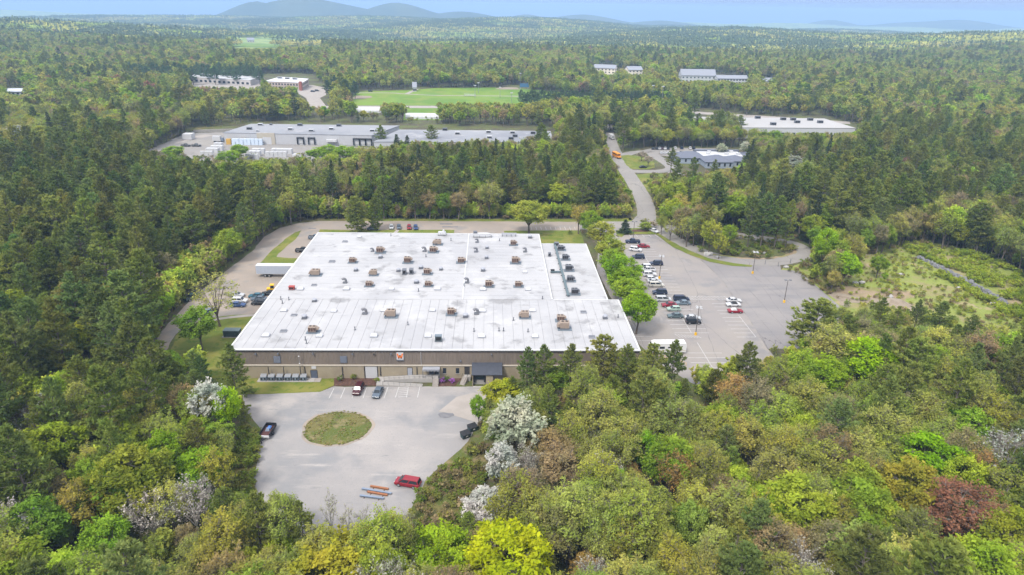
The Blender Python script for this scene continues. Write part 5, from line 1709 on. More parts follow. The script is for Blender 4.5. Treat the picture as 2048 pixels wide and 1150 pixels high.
for px, lb, n in ((464, 'blue-white crates between the yellow crates', 3), (487, 'blue-white crates right of the yellow crates', 5)):
    stack(lb, px, 290, n, 1, 2, (2.2, 2.0, 1.9), .25, flat('blue_white_wrap', (.52, .60, .70), .5))
p = G(367, 279)
t = thing('shipping_container', 'white container beside the warehouse drive', 'container', (p.x, p.y, Z2 + .01), R(0))
b = B(); b.box(0, 6, -1.3, 4.5, .1, 3.6); b.build('box', M_WHITE, t)
b = B(); b.box(-.05, 6.05, -1.35, 4.55, 3.6, 3.7); b.build('roof', M_EDGE, t)
for s in (.1, 3.05):
    b = B(); b.box(s, s + 2.85, -1.34, -1.3, .2, 3.5); b.build('door', M_WHITE, t)
p = G(436, 284)
t = thing('box_truck', 'white truck parked at the left end of the far warehouse', 'truck', (p.x, p.y, Z1 + .01), R(0))
b = B(); b.box(-3, 2.2, -1.2, 1.2, .9, 3.9); b.build('cargo_box', M_WHITE, t)
b = B(); b.box(2.3, 4.0, -1.1, 1.1, .6, 2.8, tx=.2, ty=.1); b.build('cab', M_STEEL, t)
for s in (-1, 1):
    for x in (-1.8, 3.0):
        b = B(); b.cyl((x, s * .8, .5), (x, s * 1.15, .5), .5, n=12); b.build('wheel', M_TYRE, t)
# retaining block wall behind the yard
a, c = G(385, 266), G(446, 264)
t = thing('retaining_wall', 'low grey block wall at the back of the warehouse yard', 'wall', (a.x, a.y, 0), math.atan2((c - a).y, (c - a).x))
for k in range(24):
    for j in range(2):
        b = B(); b.box(k * 2.05 + j * .6, k * 2.05 + 2.0 + j * .6, 0, .9, j * 1.0, j * 1.0 + .97); b.build('block', flat('grey_block', (.30, .28, .25), .9, var=.25), t)

# boulders and the dry stone wall on the cleared slope
def rock_mesh(seed, s):
    rr = random.Random(seed)
    import bmesh
    bm = bmesh.new()
    bmesh.ops.create_icosphere(bm, subdivisions=1, radius=1)
    for v in bm.verts:
        k = rr.uniform(.72, 1.12)
        v.co = Vector((v.co.x * k * s[0], v.co.y * k * s[1], v.co.z * k * s[2]))
    me = D.meshes.new('stone')
    bm.to_mesh(me)
    bm.free()
    return me


M_STONE = flat('grey_fieldstone', (.17, .17, .18), .9, var=.4, scale=1.2)
RM = []
for k in range(7):
    me = rock_mesh(k, (.75, .6, .5)); me.materials.append(M_STONE); RM.append(me)
wl_pts = [G(1836, 517), G(1862, 529), G(1885, 541), G(1905, 551), G(1930, 563), G(1955, 577), G(1985, 594), G(2012, 610)]
sw = thing('stone_wall', 'tumbled dark dry stone wall running down the cleared slope', 'wall', wl_pts[0])
cl = smooth_line(wl_pts, 14)
rr = random.Random(4)
for i, p in enumerate(cl):
    for j in range(2):
        o = D.objects.new('stone', RM[rr.randrange(7)]); COL.objects.link(o); o.parent = sw
        q_ = p - wl_pts[0]
        o.location = (q_.x + rr.uniform(-.5, .5), q_.y + rr.uniform(-.4, .4), .25 + j * .42)
        o.rotation_euler = (rr.uniform(0, 6), rr.uniform(0, 6), rr.uniform(0, 6))
        s_ = rr.uniform(.9, 1.5); o.scale = (s_, s_, s_ * .8)
bl_ = [(1711, 569, 1.3, 'white-grey boulder beside the lime green tree at the lot edge'), (1723, 568, 1.5, 'larger grey boulder beside the lime green tree'), (1986, 609, 1.3, 'pale boulder near the lower end of the stone wall'), (1802, 551, 1.2, 'grey boulder left of the stone wall, upper one'),
       (1780, 596, 1.4, 'boulder on the pale sand heap'), (1917, 578, 1.0, 'grey boulder left of the stone wall, middle one'), (1416, 511, 1.8, 'big pale boulder under the trees on the grass strip'), (1435, 516, 1.2, 'smaller pale boulder on the grass strip'),
       (1528, 507, 1.0, 'small pale stone in the loop road island'), (1572, 536, 1.1, 'pale stone at the gate to the loop road')]
for px, py, s_, lb in bl_:
    p = G(px, py)
    o = D.objects.new('boulder', rock_mesh(int(px), (1, .8, .6))); o.data.materials.append(flat('pale_boulder', (.33, .315, .30), .9, var=.3)); COL.objects.link(o)
    o.location = (p.x, p.y, .35 * s_); o.scale = (s_, s_, s_)
    tag(o, lb, 'boulder')
for px, py, r_, h_, lb in ((1786, 607, 5.5, 1.6, 'pale sand heap at the foot of the cleared slope'), (1830, 622, 3.5, 1.3, 'smaller pale sand heap behind the pines at right')):
    p = G(px, py)
    b = B()
    rr = random.Random(int(px))
    rings = [[(p.x + r_ * f * math.cos(a) * rr.uniform(.85, 1.15), p.y + r_ * .7 * f * math.sin(a) * rr.uniform(.85, 1.15), h_ * z) for a in np.linspace(0, 2 * math.pi, 16, endpoint=False)] for f, z in ((1, 0.01), (.7, .5), (.35, .9))]
    for a, c in zip(rings, rings[1:]):
        for k in range(16):
            b.poly([a[k], a[(k + 1) % 16], c[(k + 1) % 16], c[k]])
    b.poly(rings[-1])
    tag(b.build('sand_heap', M_SAND), lb, 'sand heap')

# poles by the sports field
for i, (px, py, h_) in enumerate(((950, 197, 12), (957, 186, 10), (1040, 177, 16), (1000, 196, 10), (1303, 211, 18), (1322, 219, 20), (1023, 206, 9))):
    p = G(px, py)
    t = thing('field_light_pole', 'thin pale pole by the sports field, %s' % ordn[sorted((950, 957, 1040, 1000, 1303, 1322, 1023)).index(px)], 'pole', (p.x, p.y, 0), 0, 'poles round the sports field')
    b = B(); b.cyl((0, 0, 0), (0, 0, h_), .2, .14, 6); b.build('pole', M_GALV, t)
    b = B(); b.box(-1.2, 1.2, -.15, .15, h_, h_ + .8); b.build('lamp_bar', M_WHITE, t)
for grp, wh_ in (('vents on the far warehouse roof', 'grey roof of the far left warehouse'), ('vents on the annexe roof', 'low grey annexe roof'), ('vents on the right warehouse roof', 'white warehouse roof at right'), ('vents on the school roof', 'school roof')):
    vv = sorted([x for x in COL.objects if x.get('group') == grp], key=lambda q__: PJ([q__.location])[0, 0])
    for k, x in enumerate(vv):
        x['label'] = 'box vent on the %s, %s' % (wh_, (ordn + ['tenth from left'])[k])
for wr in sorted({q[2] for q in pv}):
    vv = sorted([x for x in COL.objects if x.get('group') == 'pipe vents at the %s of the roof' % wr], key=lambda q__: PJ([q__.location])[0, 0])
    for k, x in enumerate(vv):
        x['label'] = 'thin dark pipe vent at the %s of the factory roof, %s' % (wr, ordn[k])
p = G(1043, 180)
t = thing('scoreboard', 'blue scoreboard behind the sports field', 'scoreboard', (p.x + 3, p.y, 0))
b = B(); b.box(-5, 5, -.3, .3, 3, 7); b.build('board', flat('scoreboard_blue', (.05, .13, .25), .5), t)
for x in (-4, 4):
    b = B(); b.cyl((x, 0, 0), (x, 0, 3), .2, n=6); b.build('leg', M_GREY, t)
p = G(928, 192.5)
t = thing('bleachers', 'small white bleachers beside the sports field', 'bleachers', (p.x, p.y, Z2))
for k in range(4):
    b = B(); b.box(0, 12, k * .8, k * .8 + .7, .4 + k * .5, .5 + k * .5); b.build('bench', M_WHITE, t)
for x in (.5, 6, 11.5):
    b = B(); b.box(x - .1, x + .1, 0, 3.2, 0, .4); b.box(x - .1, x + .1, 2.4, 3.2, .4, 1.9); b.build('frame', M_GALV, t)

# ================================================================== TREES
def leaf_material(name, trans=.3):
    """Foliage: the tree's own tint, varied leaf by leaf and softly through the crown."""
    m = D.materials.new(name)
    m.use_nodes = True
    n, l = m.node_tree.nodes, m.node_tree.links
    n.clear()
    out = n.new('ShaderNodeOutputMaterial')
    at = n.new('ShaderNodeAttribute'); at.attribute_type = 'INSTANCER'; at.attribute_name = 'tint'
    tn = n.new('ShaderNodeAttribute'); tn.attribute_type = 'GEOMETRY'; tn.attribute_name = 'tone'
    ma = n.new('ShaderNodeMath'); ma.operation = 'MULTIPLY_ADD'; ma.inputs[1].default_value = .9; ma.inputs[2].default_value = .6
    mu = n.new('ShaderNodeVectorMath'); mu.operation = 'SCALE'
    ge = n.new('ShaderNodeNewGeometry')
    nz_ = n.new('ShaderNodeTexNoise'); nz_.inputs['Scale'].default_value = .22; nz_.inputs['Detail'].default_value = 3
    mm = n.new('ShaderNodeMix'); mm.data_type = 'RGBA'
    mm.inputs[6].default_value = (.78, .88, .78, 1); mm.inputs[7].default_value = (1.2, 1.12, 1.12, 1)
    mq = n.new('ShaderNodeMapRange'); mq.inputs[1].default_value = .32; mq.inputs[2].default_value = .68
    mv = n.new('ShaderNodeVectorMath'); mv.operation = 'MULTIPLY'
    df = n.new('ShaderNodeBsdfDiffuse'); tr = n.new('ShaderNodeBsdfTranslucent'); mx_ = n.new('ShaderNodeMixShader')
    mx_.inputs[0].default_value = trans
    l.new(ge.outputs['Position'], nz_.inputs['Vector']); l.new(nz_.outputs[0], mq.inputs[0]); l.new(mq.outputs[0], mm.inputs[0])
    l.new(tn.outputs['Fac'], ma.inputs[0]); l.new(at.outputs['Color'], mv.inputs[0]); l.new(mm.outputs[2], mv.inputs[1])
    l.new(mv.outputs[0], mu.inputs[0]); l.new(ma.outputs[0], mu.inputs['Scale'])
    l.new(mu.outputs[0], df.inputs[0]); l.new(mu.outputs[0], tr.inputs[0])
    l.new(df.outputs[0], mx_.inputs[1]); l.new(tr.outputs[0], mx_.inputs[2]); l.new(mx_.outputs[0], out.inputs[0])
    return m


M_LEAF = leaf_material('tree_leaves', .45)
M_NEEDLE = leaf_material('pine_needles', .42)
M_BARK = flat('grey_brown_bark', (.13, .105, .085), .9, var=.35, scale=2)
M_TWIG = flat('grey_twigs', (.20, .175, .155), .9, var=.25, scale=1)
M_BIRCH = flat('pale_bark', (.42, .40, .37), .9, var=.25, scale=2)


def arr_mesh(name, parts, mats):
    """parts: (V n×3, F m×k, material index, tone per vertex)"""
    V = np.concatenate([p[0] for p in parts]) if parts else np.zeros((0, 3))
    me = D.meshes.new(name)
    nf = sum(len(p[1]) for p in parts)
    lv, ls, lt, mi, tone = [], [], [], [], []
    off, lo = 0, 0
    for v, f, m_, tn in parts:
        k = f.shape[1]
        lv.append((f + off).ravel())
        ls.append(lo + np.arange(len(f)) * k)
        lt.append(np.full(len(f), k))
        mi.append(np.full(len(f), m_))
        tone.append(tn)
        lo += len(f) * k
        off += len(v)
    me.vertices.add(len(V)); me.vertices.foreach_set('co', V.astype(np.float32).ravel())
    lv = np.concatenate(lv)
    me.loops.add(len(lv)); me.loops.foreach_set('vertex_index', lv.astype(np.int32))
    me.polygons.add(nf)
    me.polygons.foreach_set('loop_start', np.concatenate(ls).astype(np.int32))
    me.polygons.foreach_set('loop_total', np.concatenate(lt).astype(np.int32))
    for q in mats:
        me.materials.append(q)
    me.polygons.foreach_set('material_index', np.concatenate(mi).astype(np.int32))
    a = me.attributes.new('tone', 'FLOAT', 'POINT')
    a.data.foreach_set('value', np.concatenate(tone).astype(np.float32))
    me.update(calc_edges=True)
    return me


def cones(A, Bp, r):
    """Thin three-sided cones from A to B."""
    A, Bp = np.asarray(A, float), np.asarray(Bp, float)
    n = len(A)
    d = Bp - A
    d = d / (np.linalg.norm(d, axis=1, keepdims=True) + 1e-9)
    ref = np.where(np.abs(d[:, 2:3]) < .9, np.array([[0, 0, 1.]]), np.array([[1., 0, 0]]))
    u = np.cross(d, ref); u /= np.linalg.norm(u, axis=1, keepdims=True) + 1e-9
    v = np.cross(d, u)
    r = np.asarray(r, float).reshape(-1, 1) * np.ones((n, 1))
    V = np.concatenate([A + u * r, A - u * r * .5 + v * r * .87, A - u * r * .5 - v * r * .87, Bp])
    i = np.arange(n)
    Fc = np.concatenate([np.stack([i, i + n, i + 3 * n], 1), np.stack([i + n, i + 2 * n, i + 3 * n], 1), np.stack([i + 2 * n, i, i + 3 * n], 1)])
    return V, Fc


def tube(pts, rad, k=6):
    pts = np.asarray(pts, float)
    n = len(pts)
    V = []
    for i in range(n):
        d = pts[min(i + 1, n - 1)] - pts[max(i - 1, 0)]
        d /= np.linalg.norm(d) + 1e-9
        ref = np.array([1., 0, 0]) if abs(d[0]) < .8 else np.array([0, 1., 0])
        u = np.cross(d, ref); u /= np.linalg.norm(u)
        v = np.cross(d, u)
        for j in range(k):
            t = 2 * math.pi * j / k
            V.append(pts[i] + (u * math.cos(t) + v * math.sin(t)) * rad[i])
    Fc = []
    for i in range(n - 1):
        for j in range(k):
            Fc.append((i * k + j, i * k + (j + 1) % k, (i + 1) * k + (j + 1) % k, (i + 1) * k + j))
    return np.array(V), np.array(Fc)


def leaves(C, s, rng, up=.9, asp=.55):
    n = len(C)
    nn = rng.normal(size=(n, 3)); nn[:, 2] = np.abs(nn[:, 2]) + up
    nn /= np.linalg.norm(nn, axis=1, keepdims=True)
    u = np.cross(nn, rng.normal(size=(n, 3))); u /= np.linalg.norm(u, axis=1, keepdims=True) + 1e-9
    v = np.cross(nn, u)
    s = np.asarray(s).reshape(-1, 1)
    V = np.concatenate([C + u * s, C + v * s * asp, C - u * s, C - v * s * asp])
    i = np.arange(n)
    return V, np.stack([i, i + n, i + 2 * n, i + 3 * n], 1)


def make_pine(seed, h=18.0, rmax=4.0, base=.22, gap=.85, droop=.0, up=.22, dense=1.0, tuft=.5, k=4, shape=.75, narrow=False):
    rng = np.random.default_rng(seed)
    lean = rng.normal(0, .25, 2)
    tz = np.linspace(0, h * .985, 8)
    tp = np.stack([lean[0] * (tz / h) ** 2, lean[1] * (tz / h) ** 2, tz], 1)
    tv, tf = tube(tp, np.linspace(.24, .035, 8) * h / 18, 6)
    A, Bq, rad, TC, TD = [], [], [], [], []
    z = h * base
    while z < h * .97:
        t = (z - h * base) / (h * (1 - base))
        prof = (1 - t) ** shape if narrow else min(1.0, .45 + 1.6 * t) * (1 - t) ** shape * 1.2
        L0 = rmax * max(prof, .10)
        c = np.array([lean[0] * (z / h) ** 2, lean[1] * (z / h) ** 2, z])
        a0 = rng.uniform(0, 6.28)
        nb = rng.integers(4, 7)
        for j in range(nb):
            if rng.random() < .1:
                continue
            a = a0 + 2 * math.pi * j / nb + rng.normal(0, .2)
            L = L0 * rng.uniform(.62, 1.18)
            el = up + rng.normal(0, .08) + .5 * t ** 2 - droop
            d = np.array([math.cos(a) * math.cos(el), math.sin(a) * math.cos(el), math.sin(el)])
            side = np.array([-math.sin(a), math.cos(a), 0])
            e = c + d * L + np.array([0, 0, .06 * L])
            A.append(c); Bq.append(e); rad.append(.05 * (L / 3) + .015)
            m = max(3, int(L * 7.5 * dense))
            s_ = rng.uniform(.22, 1.02, m) ** .8
            wd = .30 * L * np.sin(np.clip(s_, 0, 1) * 2.6 + .3)
            P_ = c + d * (L * s_)[:, None] + side * (rng.uniform(-1, 1, m) * wd)[:, None]
            P_[:, 2] += rng.normal(0, .10, m) + .06 * L * s_ ** 2
            TC.append(P_)
            dd = d[None] * .9 + rng.normal(0, .55, (m, 3)) + np.array([0, 0, .35])
            TD.append(dd)
        z += gap * rng.uniform(.75, 1.25) * (1 - .35 * t)
    m = 12
    top = np.array([lean[0], lean[1], h * .98])
    TC.append(top + rng.normal(0, .12, (m, 3)) - np.array([0, 0, .3]) * rng.uniform(0, 2, (m, 1)))
    TD.append(rng.normal(0, .4, (m, 3)) + np.array([0, 0, 1.1]))
    TC, TD = np.concatenate(TC), np.concatenate(TD)
    n = len(TC)
    # each tuft: k narrow needle sprays
    C = np.repeat(TC, k, 0)
    dv = np.repeat(TD, k, 0) + rng.normal(0, .65, (n * k, 3))
    dv /= np.linalg.norm(dv, axis=1, keepdims=True)
    ln = rng.uniform(.7, 1.25, (n * k, 1)) * tuft
    sd = np.cross(dv, rng.normal(0, .55, (n * k, 3)) + np.array([0, 0, 1.])); sd /= np.linalg.norm(sd, axis=1, keepdims=True) + 1e-9
    wdt = tuft * .30
    V = np.concatenate([C - sd * wdt, C + sd * wdt, C + dv * ln])
    i = np.arange(n * k)
    Fc = np.stack([i, i + n * k, i + 2 * n * k], 1)
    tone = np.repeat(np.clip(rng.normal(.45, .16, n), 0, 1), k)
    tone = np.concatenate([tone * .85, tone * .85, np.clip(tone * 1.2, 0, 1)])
    bv, bf = cones(A, Bq, rad)
    wood = [(tv, tf, 0, np.full(len(tv), .5))]
    crown = [(V, Fc, 0, tone), (bv, bf, 1, np.full(len(bv), .5))]
    return wood, crown


def make_broad(seed, h=13.0, w_=10.0, ncl=95, nleaf=48, lsize=.26, twig=6, spread=.95, trunk=.3, upright=.0, limbs=7, twr=.018, shell=.5):
    rng = np.random.default_rng(seed)
    zc, rz, rx = h * (trunk + (1 - trunk) * .52), h * (1 - trunk) * .52, w_ / 2
    # lobes give the crown an uneven outline
    nl = limbs
    la = np.linspace(0, 6.28, nl, endpoint=False) + rng.normal(0, .25, nl)
    le = rng.uniform(-.25, 1.15, nl); le[0] = 1.45
    LD = np.stack([np.cos(la) * np.cos(le), np.sin(la) * np.cos(le), np.sin(le)], 1)
    LR = rng.uniform(.8, 1.12, nl)
    CC = []
    while len(CC) < ncl:
        d = rng.normal(size=3); d /= np.linalg.norm(d)
        dots = LD @ d
        ext = .62 + .42 * max(0, ((dots ** 3) * LR).max())
        r = rng.uniform(shell, 1.0) ** .7 * ext
        if d[2] < -.55 and rng.random() < .7:
            continue
        CC.append([d[0] * r * rx, d[1] * r * rx, zc + d[2] * r * rz])
    CC = np.array(CC)
    # trunk and limbs
    fork = np.array([rng.normal(0, .15), rng.normal(0, .15), h * trunk])
    r0 = .018 * h
    parts = []
    tv, tf = tube([[0, 0, -.05], fork * .5 + [0, 0, 0], fork], [r0 * 1.25, r0, r0 * .85], 7)
    parts.append((tv, tf, 0, np.full(len(tv), .5)))
    LT = []
    for i in range(nl):
        tip = np.array([LD[i, 0] * rx * .62 * LR[i], LD[i, 1] * rx * .62 * LR[i], zc + LD[i, 2] * rz * .55])
        mid = fork * .55 + tip * .45 + np.array([0, 0, .06 * h * (1 - le[i])])
        s = np.linspace(0, 1, 5)[:, None]
        P_ = (1 - s) ** 2 * fork + 2 * s * (1 - s) * mid + s ** 2 * tip
        tv, tf = tube(P_, np.linspace(r0 * .55, r0 * .14, 5), 5)
        parts.append((tv, tf, 0, np.full(len(tv), .5)))
        LT.append(P_)
    LT = np.concatenate([x[2:] for x in LT])
    # boughs from the nearest limb point to each leaf cluster
    dd = ((CC[:, None] - LT[None]) ** 2).sum(2)
    src = LT[dd.argmin(1)]
    bv, bf = cones(src, CC, r0 * .13 + .012)
    crown = [(bv, bf, 1, np.full(len(bv), .5))]
    out = CC - np.array([0, 0, zc - rz * .3]); out /= np.linalg.norm(out, axis=1, keepdims=True)
    if twig:
        C = np.repeat(CC, twig, 0)
        S0 = C + (np.repeat(src, twig, 0) - C) * rng.uniform(0, .45, (len(C), 1))
        dv = np.repeat(out, twig, 0) * .7 + rng.normal(0, .6, C.shape) + np.array([0, 0, upright])
        dv /= np.linalg.norm(dv, axis=1, keepdims=True)
        E_ = S0 + dv * rng.uniform(.7, 1.7, (len(C), 1)) * spread
        cv, cf = cones(S0, E_, twr)
        crown.append((cv, cf, 1, np.full(len(cv), .5)))
    if nleaf:
        ct = np.clip(rng.normal(.45, .14, ncl), .1, .9)
        ci = np.repeat(np.arange(ncl), nleaf)
        if twig:
            te = np.arange(ncl)[:, None] * twig + rng.integers(0, twig, (ncl, nleaf))
            te = te.ravel()
            f_ = rng.uniform(.35, 1.08, (len(te), 1))
            Lc = S0[te] + (E_[te] - S0[te]) * f_ + rng.normal(0, .22 * spread, (len(te), 3))
        else:
            Lc = CC[ci] + rng.normal(0, .5 * spread, (len(ci), 3)) * np.array([1, 1, .75])
        lv, lf = leaves(Lc, np.clip(rng.lognormal(0, .38, len(Lc)), .4, 2.2) * lsize, rng)
        tn = np.clip(ct[ci] + rng.normal(0, .15, len(ci)), 0, 1)
        crown.append((lv, lf, 0, np.tile(tn, 4)))
    return parts, crown


SPECIES = {}


def species(key, list_, h0, w0, leafm, bark, low=False):
    prot = []
    for i, (wd, cr) in enumerate(list_):
        if low:
            mats = [leafm, M_TWIG, bark]
            allp = cr + [(v, f, 2, t) for v, f, m_, t in wd]
            prot.append(arr_mesh(key + '_form', allp, mats))
        else:
            prot.append((arr_mesh('trunk', wd, [bark]), arr_mesh('crown', cr, [leafm, M_TWIG]),
                         arr_mesh(key + '_form', cr + [(v, f, 2, t) for v, f, m_, t in wd], [leafm, M_TWIG, bark])))
    SPECIES[key] = (prot, h0, w0)


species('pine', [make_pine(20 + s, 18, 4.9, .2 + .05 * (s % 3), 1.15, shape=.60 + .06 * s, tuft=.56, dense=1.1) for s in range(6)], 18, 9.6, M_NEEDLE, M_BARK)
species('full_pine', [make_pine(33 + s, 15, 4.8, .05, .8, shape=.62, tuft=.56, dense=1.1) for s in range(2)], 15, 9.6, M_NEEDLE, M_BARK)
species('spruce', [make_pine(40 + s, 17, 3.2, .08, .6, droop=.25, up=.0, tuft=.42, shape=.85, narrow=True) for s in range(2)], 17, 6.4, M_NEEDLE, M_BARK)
species('leafy', [make_broad(60 + s, 13, 10, 150, 66, .205, 0, .85, .26, shell=.55) for s in range(4)], 13, 10, M_LEAF, M_BARK)
species('budding', [make_broad(80 + s, 13, 8.6, 135, 46, .145, 9, .9, .28, upright=.65, shell=.3, limbs=6 + s % 3, twr=.022) for s in range(7)], 13, 8.6, M_LEAF, M_BARK)
species('bare', [make_broad(100 + s, 12, 8.5, 110, 12, .13, 12, 1.0, .28, upright=.7, twr=.024, shell=.3) for s in range(2)], 12, 8.5, M_LEAF, M_BIRCH)
species('blossom', [make_broad(110 + s, 12, 8, 100, 46, .2, 6, .8, .3, upright=.8, shell=.45) for s in range(2)], 12, 8, M_LEAF, M_BARK)
species('open', [make_broad(120 + s, 13, 11, 115, 46, .24, 5, .9, .22, upright=.2, limbs=9, shell=.62) for s in range(2)], 13, 11, M_LEAF, M_BARK)
species('airy', [make_broad(123, 13, 11, 90, 22, .17, 6, .9, .22, upright=.3, limbs=10, shell=.62, twr=.024)], 13, 11, M_LEAF, M_BARK)
species('sapling', [make_broad(126 + s, 12, 5, 42, 10, .12, 9, .9, .2, upright=.9, limbs=6, shell=.2, twr=.02) for s in range(2)], 12, 5, M_LEAF, M_BIRCH)
species('young', [make_broad(130 + s, 6, 3.6, 45, 40, .2, 3, .6, .12, upright=.5, limbs=5, shell=.3) for s in range(3)], 6, 3.6, M_LEAF, M_BARK)
# coarser trees for the middle distance and whole groves for the horizon
species('far_pine', [make_pine(220 + s, 18, 4.2, .18, 1.5, dense=.5, tuft=1.0, k=3, shape=.65) for s in range(3)], 18, 8.4, M_NEEDLE, M_BARK, True)
species('far_leafy', [make_broad(240 + s, 13, 10, 60, 18, .62, 0, .95, .26, shell=.6) for s in range(3)], 13, 10, M_LEAF, M_BARK, True)
species('far_budding', [make_broad(260 + s, 13, 9.5, 60, 15, .42, 3, .9, .3, shell=.4, twr=.05) for s in range(3)], 13, 9.5, M_LEAF, M_BARK, True)

TINT = dict(
    pine=[(.205, .246, .058), (.228, .262, .058), (.176, .230, .068), (.240, .270, .062), (.190, .222, .058)],
    spruce=[(.11, .14, .055), (.095, .125, .052), (.12, .145, .062)],
    leafy=[(.25, .35, .035), (.30, .38, .04), (.22, .31, .04), (.33, .39, .045)],
    lime=[(.34, .43, .025), (.31, .41, .03)],
    budding=[(.315, .345, .075), (.35, .36, .075), (.28, .325, .08), (.385, .385, .095), (.30, .355, .06)],
    gold=[(.37, .365, .06), (.36, .35, .055)],
    brown=[(.32, .26, .12), (.35, .27, .13), (.29, .25, .13)],
    orange=[(.42, .28, .10), (.40, .26, .10)],
    red=[(.32, .16, .10), (.34, .18, .11)],
    blossom=[(.48, .48, .38), (.50, .50, .42)],
    bare=[(.42, .39, .34), (.46, .44, .40)],
    young=[(.33, .41, .05), (.37, .42, .065), (.28, .36, .05), (.36, .37, .08)])
KIND = dict(pine='pine', spruce='spruce', leafy='leafy', lime='leafy', budding='budding', gold='budding', brown='budding', orange='budding', red='budding', blossom='blossom', bare='bare', young='young')


# ------------------------------------------------------------------ where trees may stand
MS = 4
MH, MW = 1150 // MS + 2, 2048 // MS + 2


def raster(polys):
    m = np.zeros((MH, MW), bool)
    yy, xx = np.mgrid[0:MH, 0:MW]
    xx, yy = (xx + .5) * MS, (yy + .5) * MS
    for p in polys:
        inside = np.zeros_like(m)
        n = len(p)
        for i in range(n):
            x0, y0 = p[i]; x1, y1 = p[(i + 1) % n]
            if y0 == y1:
                continue
            c = ((y0 > yy) != (y1 > yy)) & (xx < (x1 - x0) * (yy - y0) / (y1 - y0) + x0)
            inside ^= c
        m |= inside
    return m


def look(m, px, py):
    i, j = (py / MS).astype(int), (px / MS).astype(int)
    ok = (i >= 0) & (i < MH) & (j >= 0) & (j < MW)
    r = np.zeros(len(px), bool)
    r[ok] = m[i[ok], j[ok]]
    return r


OPEN = [  # ground and buildings the photograph shows uncovered
    [(490, 760), (985, 760), (962, 800), (962, 830), (948, 872), (892, 924), (838, 985), (800, 1030), (640, 1030), (630, 1005), (560, 985), (508, 985), (520, 900), (527, 860), (508, 838), (505, 800)],
    [(459, 690), (535, 597), (636, 461), (1078, 464), (1170, 480), (1200, 545), (1218, 590), (1236, 598), (1272, 690), (1012, 694), (985, 700), (985, 760), (505, 760), (500, 700), (470, 700)],
    [(700, 441), (598, 445), (545, 462), (500, 502), (440, 548), (385, 592), (345, 640), (316, 686), (360, 680), (430, 640), (445, 690), (460, 694), (636, 463), (700, 463)],
    [(600, 440), (1262, 440), (1310, 468), (1220, 470), (1160, 467), (640, 467)],
    [(1262, 446), (1270, 400), (1250, 365), (1232, 332), (1218, 300), (1213, 266), (1225, 266), (1234, 298), (1256, 318), (1278, 350), (1302, 388), (1318, 440), (1310, 452)],
    [(1224, 472), (1312, 468), (1400, 517), (1503, 533), (1560, 530), (1597, 541), (1662, 600), (1612, 646), (1575, 694), (1532, 704), (1478, 712), (1420, 730), (1385, 700), (1370, 680), (1300, 676), (1296, 600), (1270, 530)],
    [(1318, 458), (1400, 503), (1500, 521), (1560, 517), (1592, 502), (1584, 484), (1616, 490), (1620, 515), (1600, 532), (1500, 536), (1400, 520), (1318, 472)],
    [(1660, 604), (1690, 560), (1730, 520), (1830, 490), (1950, 512), (2060, 562), (2060, 650), (1960, 655), (1880, 630), (1800, 616), (1720, 610)],
    [(280, 312), (380, 264), (447, 260), (505, 244), (800, 247), (1107, 260), (1107, 272), (800, 282), (740, 292), (700, 294), (640, 312), (500, 318), (420, 318), (345, 304)],
    [(704, 206), (708, 184), (830, 179), (1045, 175), (1060, 186), (1120, 192), (1040, 206)],
    [(712, 210), (760, 210), (760, 222), (712, 222)], [(816, 214), (872, 214), (872, 232), (816, 232)],
    [(524, 150), (622, 150), (655, 175), (655, 212), (615, 212), (604, 190), (588, 172), (540, 172)],
    [(385, 150), (520, 152), (520, 172), (385, 172)],
    [(1190, 134), (1230, 134), (1230, 149), (1212, 146)], [(1258, 141), (1284, 141), (1282, 150), (1258, 150)],
    [(1362, 146), (1430, 148), (1496, 157), (1496, 163), (1430, 161), (1362, 160)], [(1526, 161), (1568, 161), (1568, 165), (1526, 165)],
    [(1236, 304), (1300, 294), (1450, 295), (1470, 306), (1480, 330), (1400, 345), (1370, 350), (1250, 346)],
    [(1270, 346), (1350, 346), (1350, 352), (1296, 360)],
    [(1488, 232), (1650, 233), (1714, 250), (1714, 263), (1580, 264), (1490, 255)],
    [(500, 850), (527, 862), (508, 990), (478, 985), (480, 900)],
    [(832, 1005), (892, 926), (945, 882), (985, 908), (955, 985), (905, 1035), (835, 1055)],
    [(16, 181), (50, 181), (50, 187), (16, 187)],
    [(462, 77), (640, 79), (640, 93), (470, 95)],
]
PAVED = OPEN + [[(1184, 140), (1286, 142), (1286, 158), (1216, 160), (1186, 152)], [(1355, 150), (1496, 158), (1575, 164), (1575, 171), (1430, 168), (1355, 166)], [(1425, 470), (1500, 474), (1560, 482), (1592, 498), (1552, 514), (1480, 516), (1418, 503)], [(704, 212), (708, 182), (830, 178), (1050, 173), (1060, 186), (1250, 198), (1250, 210), (1000, 216), (700, 218)], [(300, 230), (380, 262), (447, 264), (448, 284), (740, 294), (1110, 290), (1110, 255), (800, 247), (500, 244), (380, 258)],
                [(1290, 690), (1545, 700), (1545, 740), (1450, 790), (1330, 735)], [(507, 1000), (640, 1160), (740, 1160), (832, 1000)],
                [(1300, 300), (1500, 296), (1510, 350), (1300, 350)], [(1370, 232), (1650, 232), (1714, 262), (1380, 275)],
                [(1318, 452), (1440, 462), (1560, 478), (1600, 490), (1590, 500), (1500, 484), (1400, 470), (1330, 468)],
                [(290, 730), (345, 660), (440, 620), (500, 640), (470, 760), (330, 760)],
                [(1590, 545), (1672, 600), (1700, 632), (1610, 700), (1540, 700)],
                [(300, 210), (1300, 210), (1480, 226), (1480, 236), (1300, 224), (1000, 219), (300, 219)]]
OPEN_M, PAVED_M = raster(OPEN), raster(PAVED)
RECTS = [(BX0 - 4, BX1 + 3, BY0 - 7, BY1 + 18), (36, 60, 145, 262)]


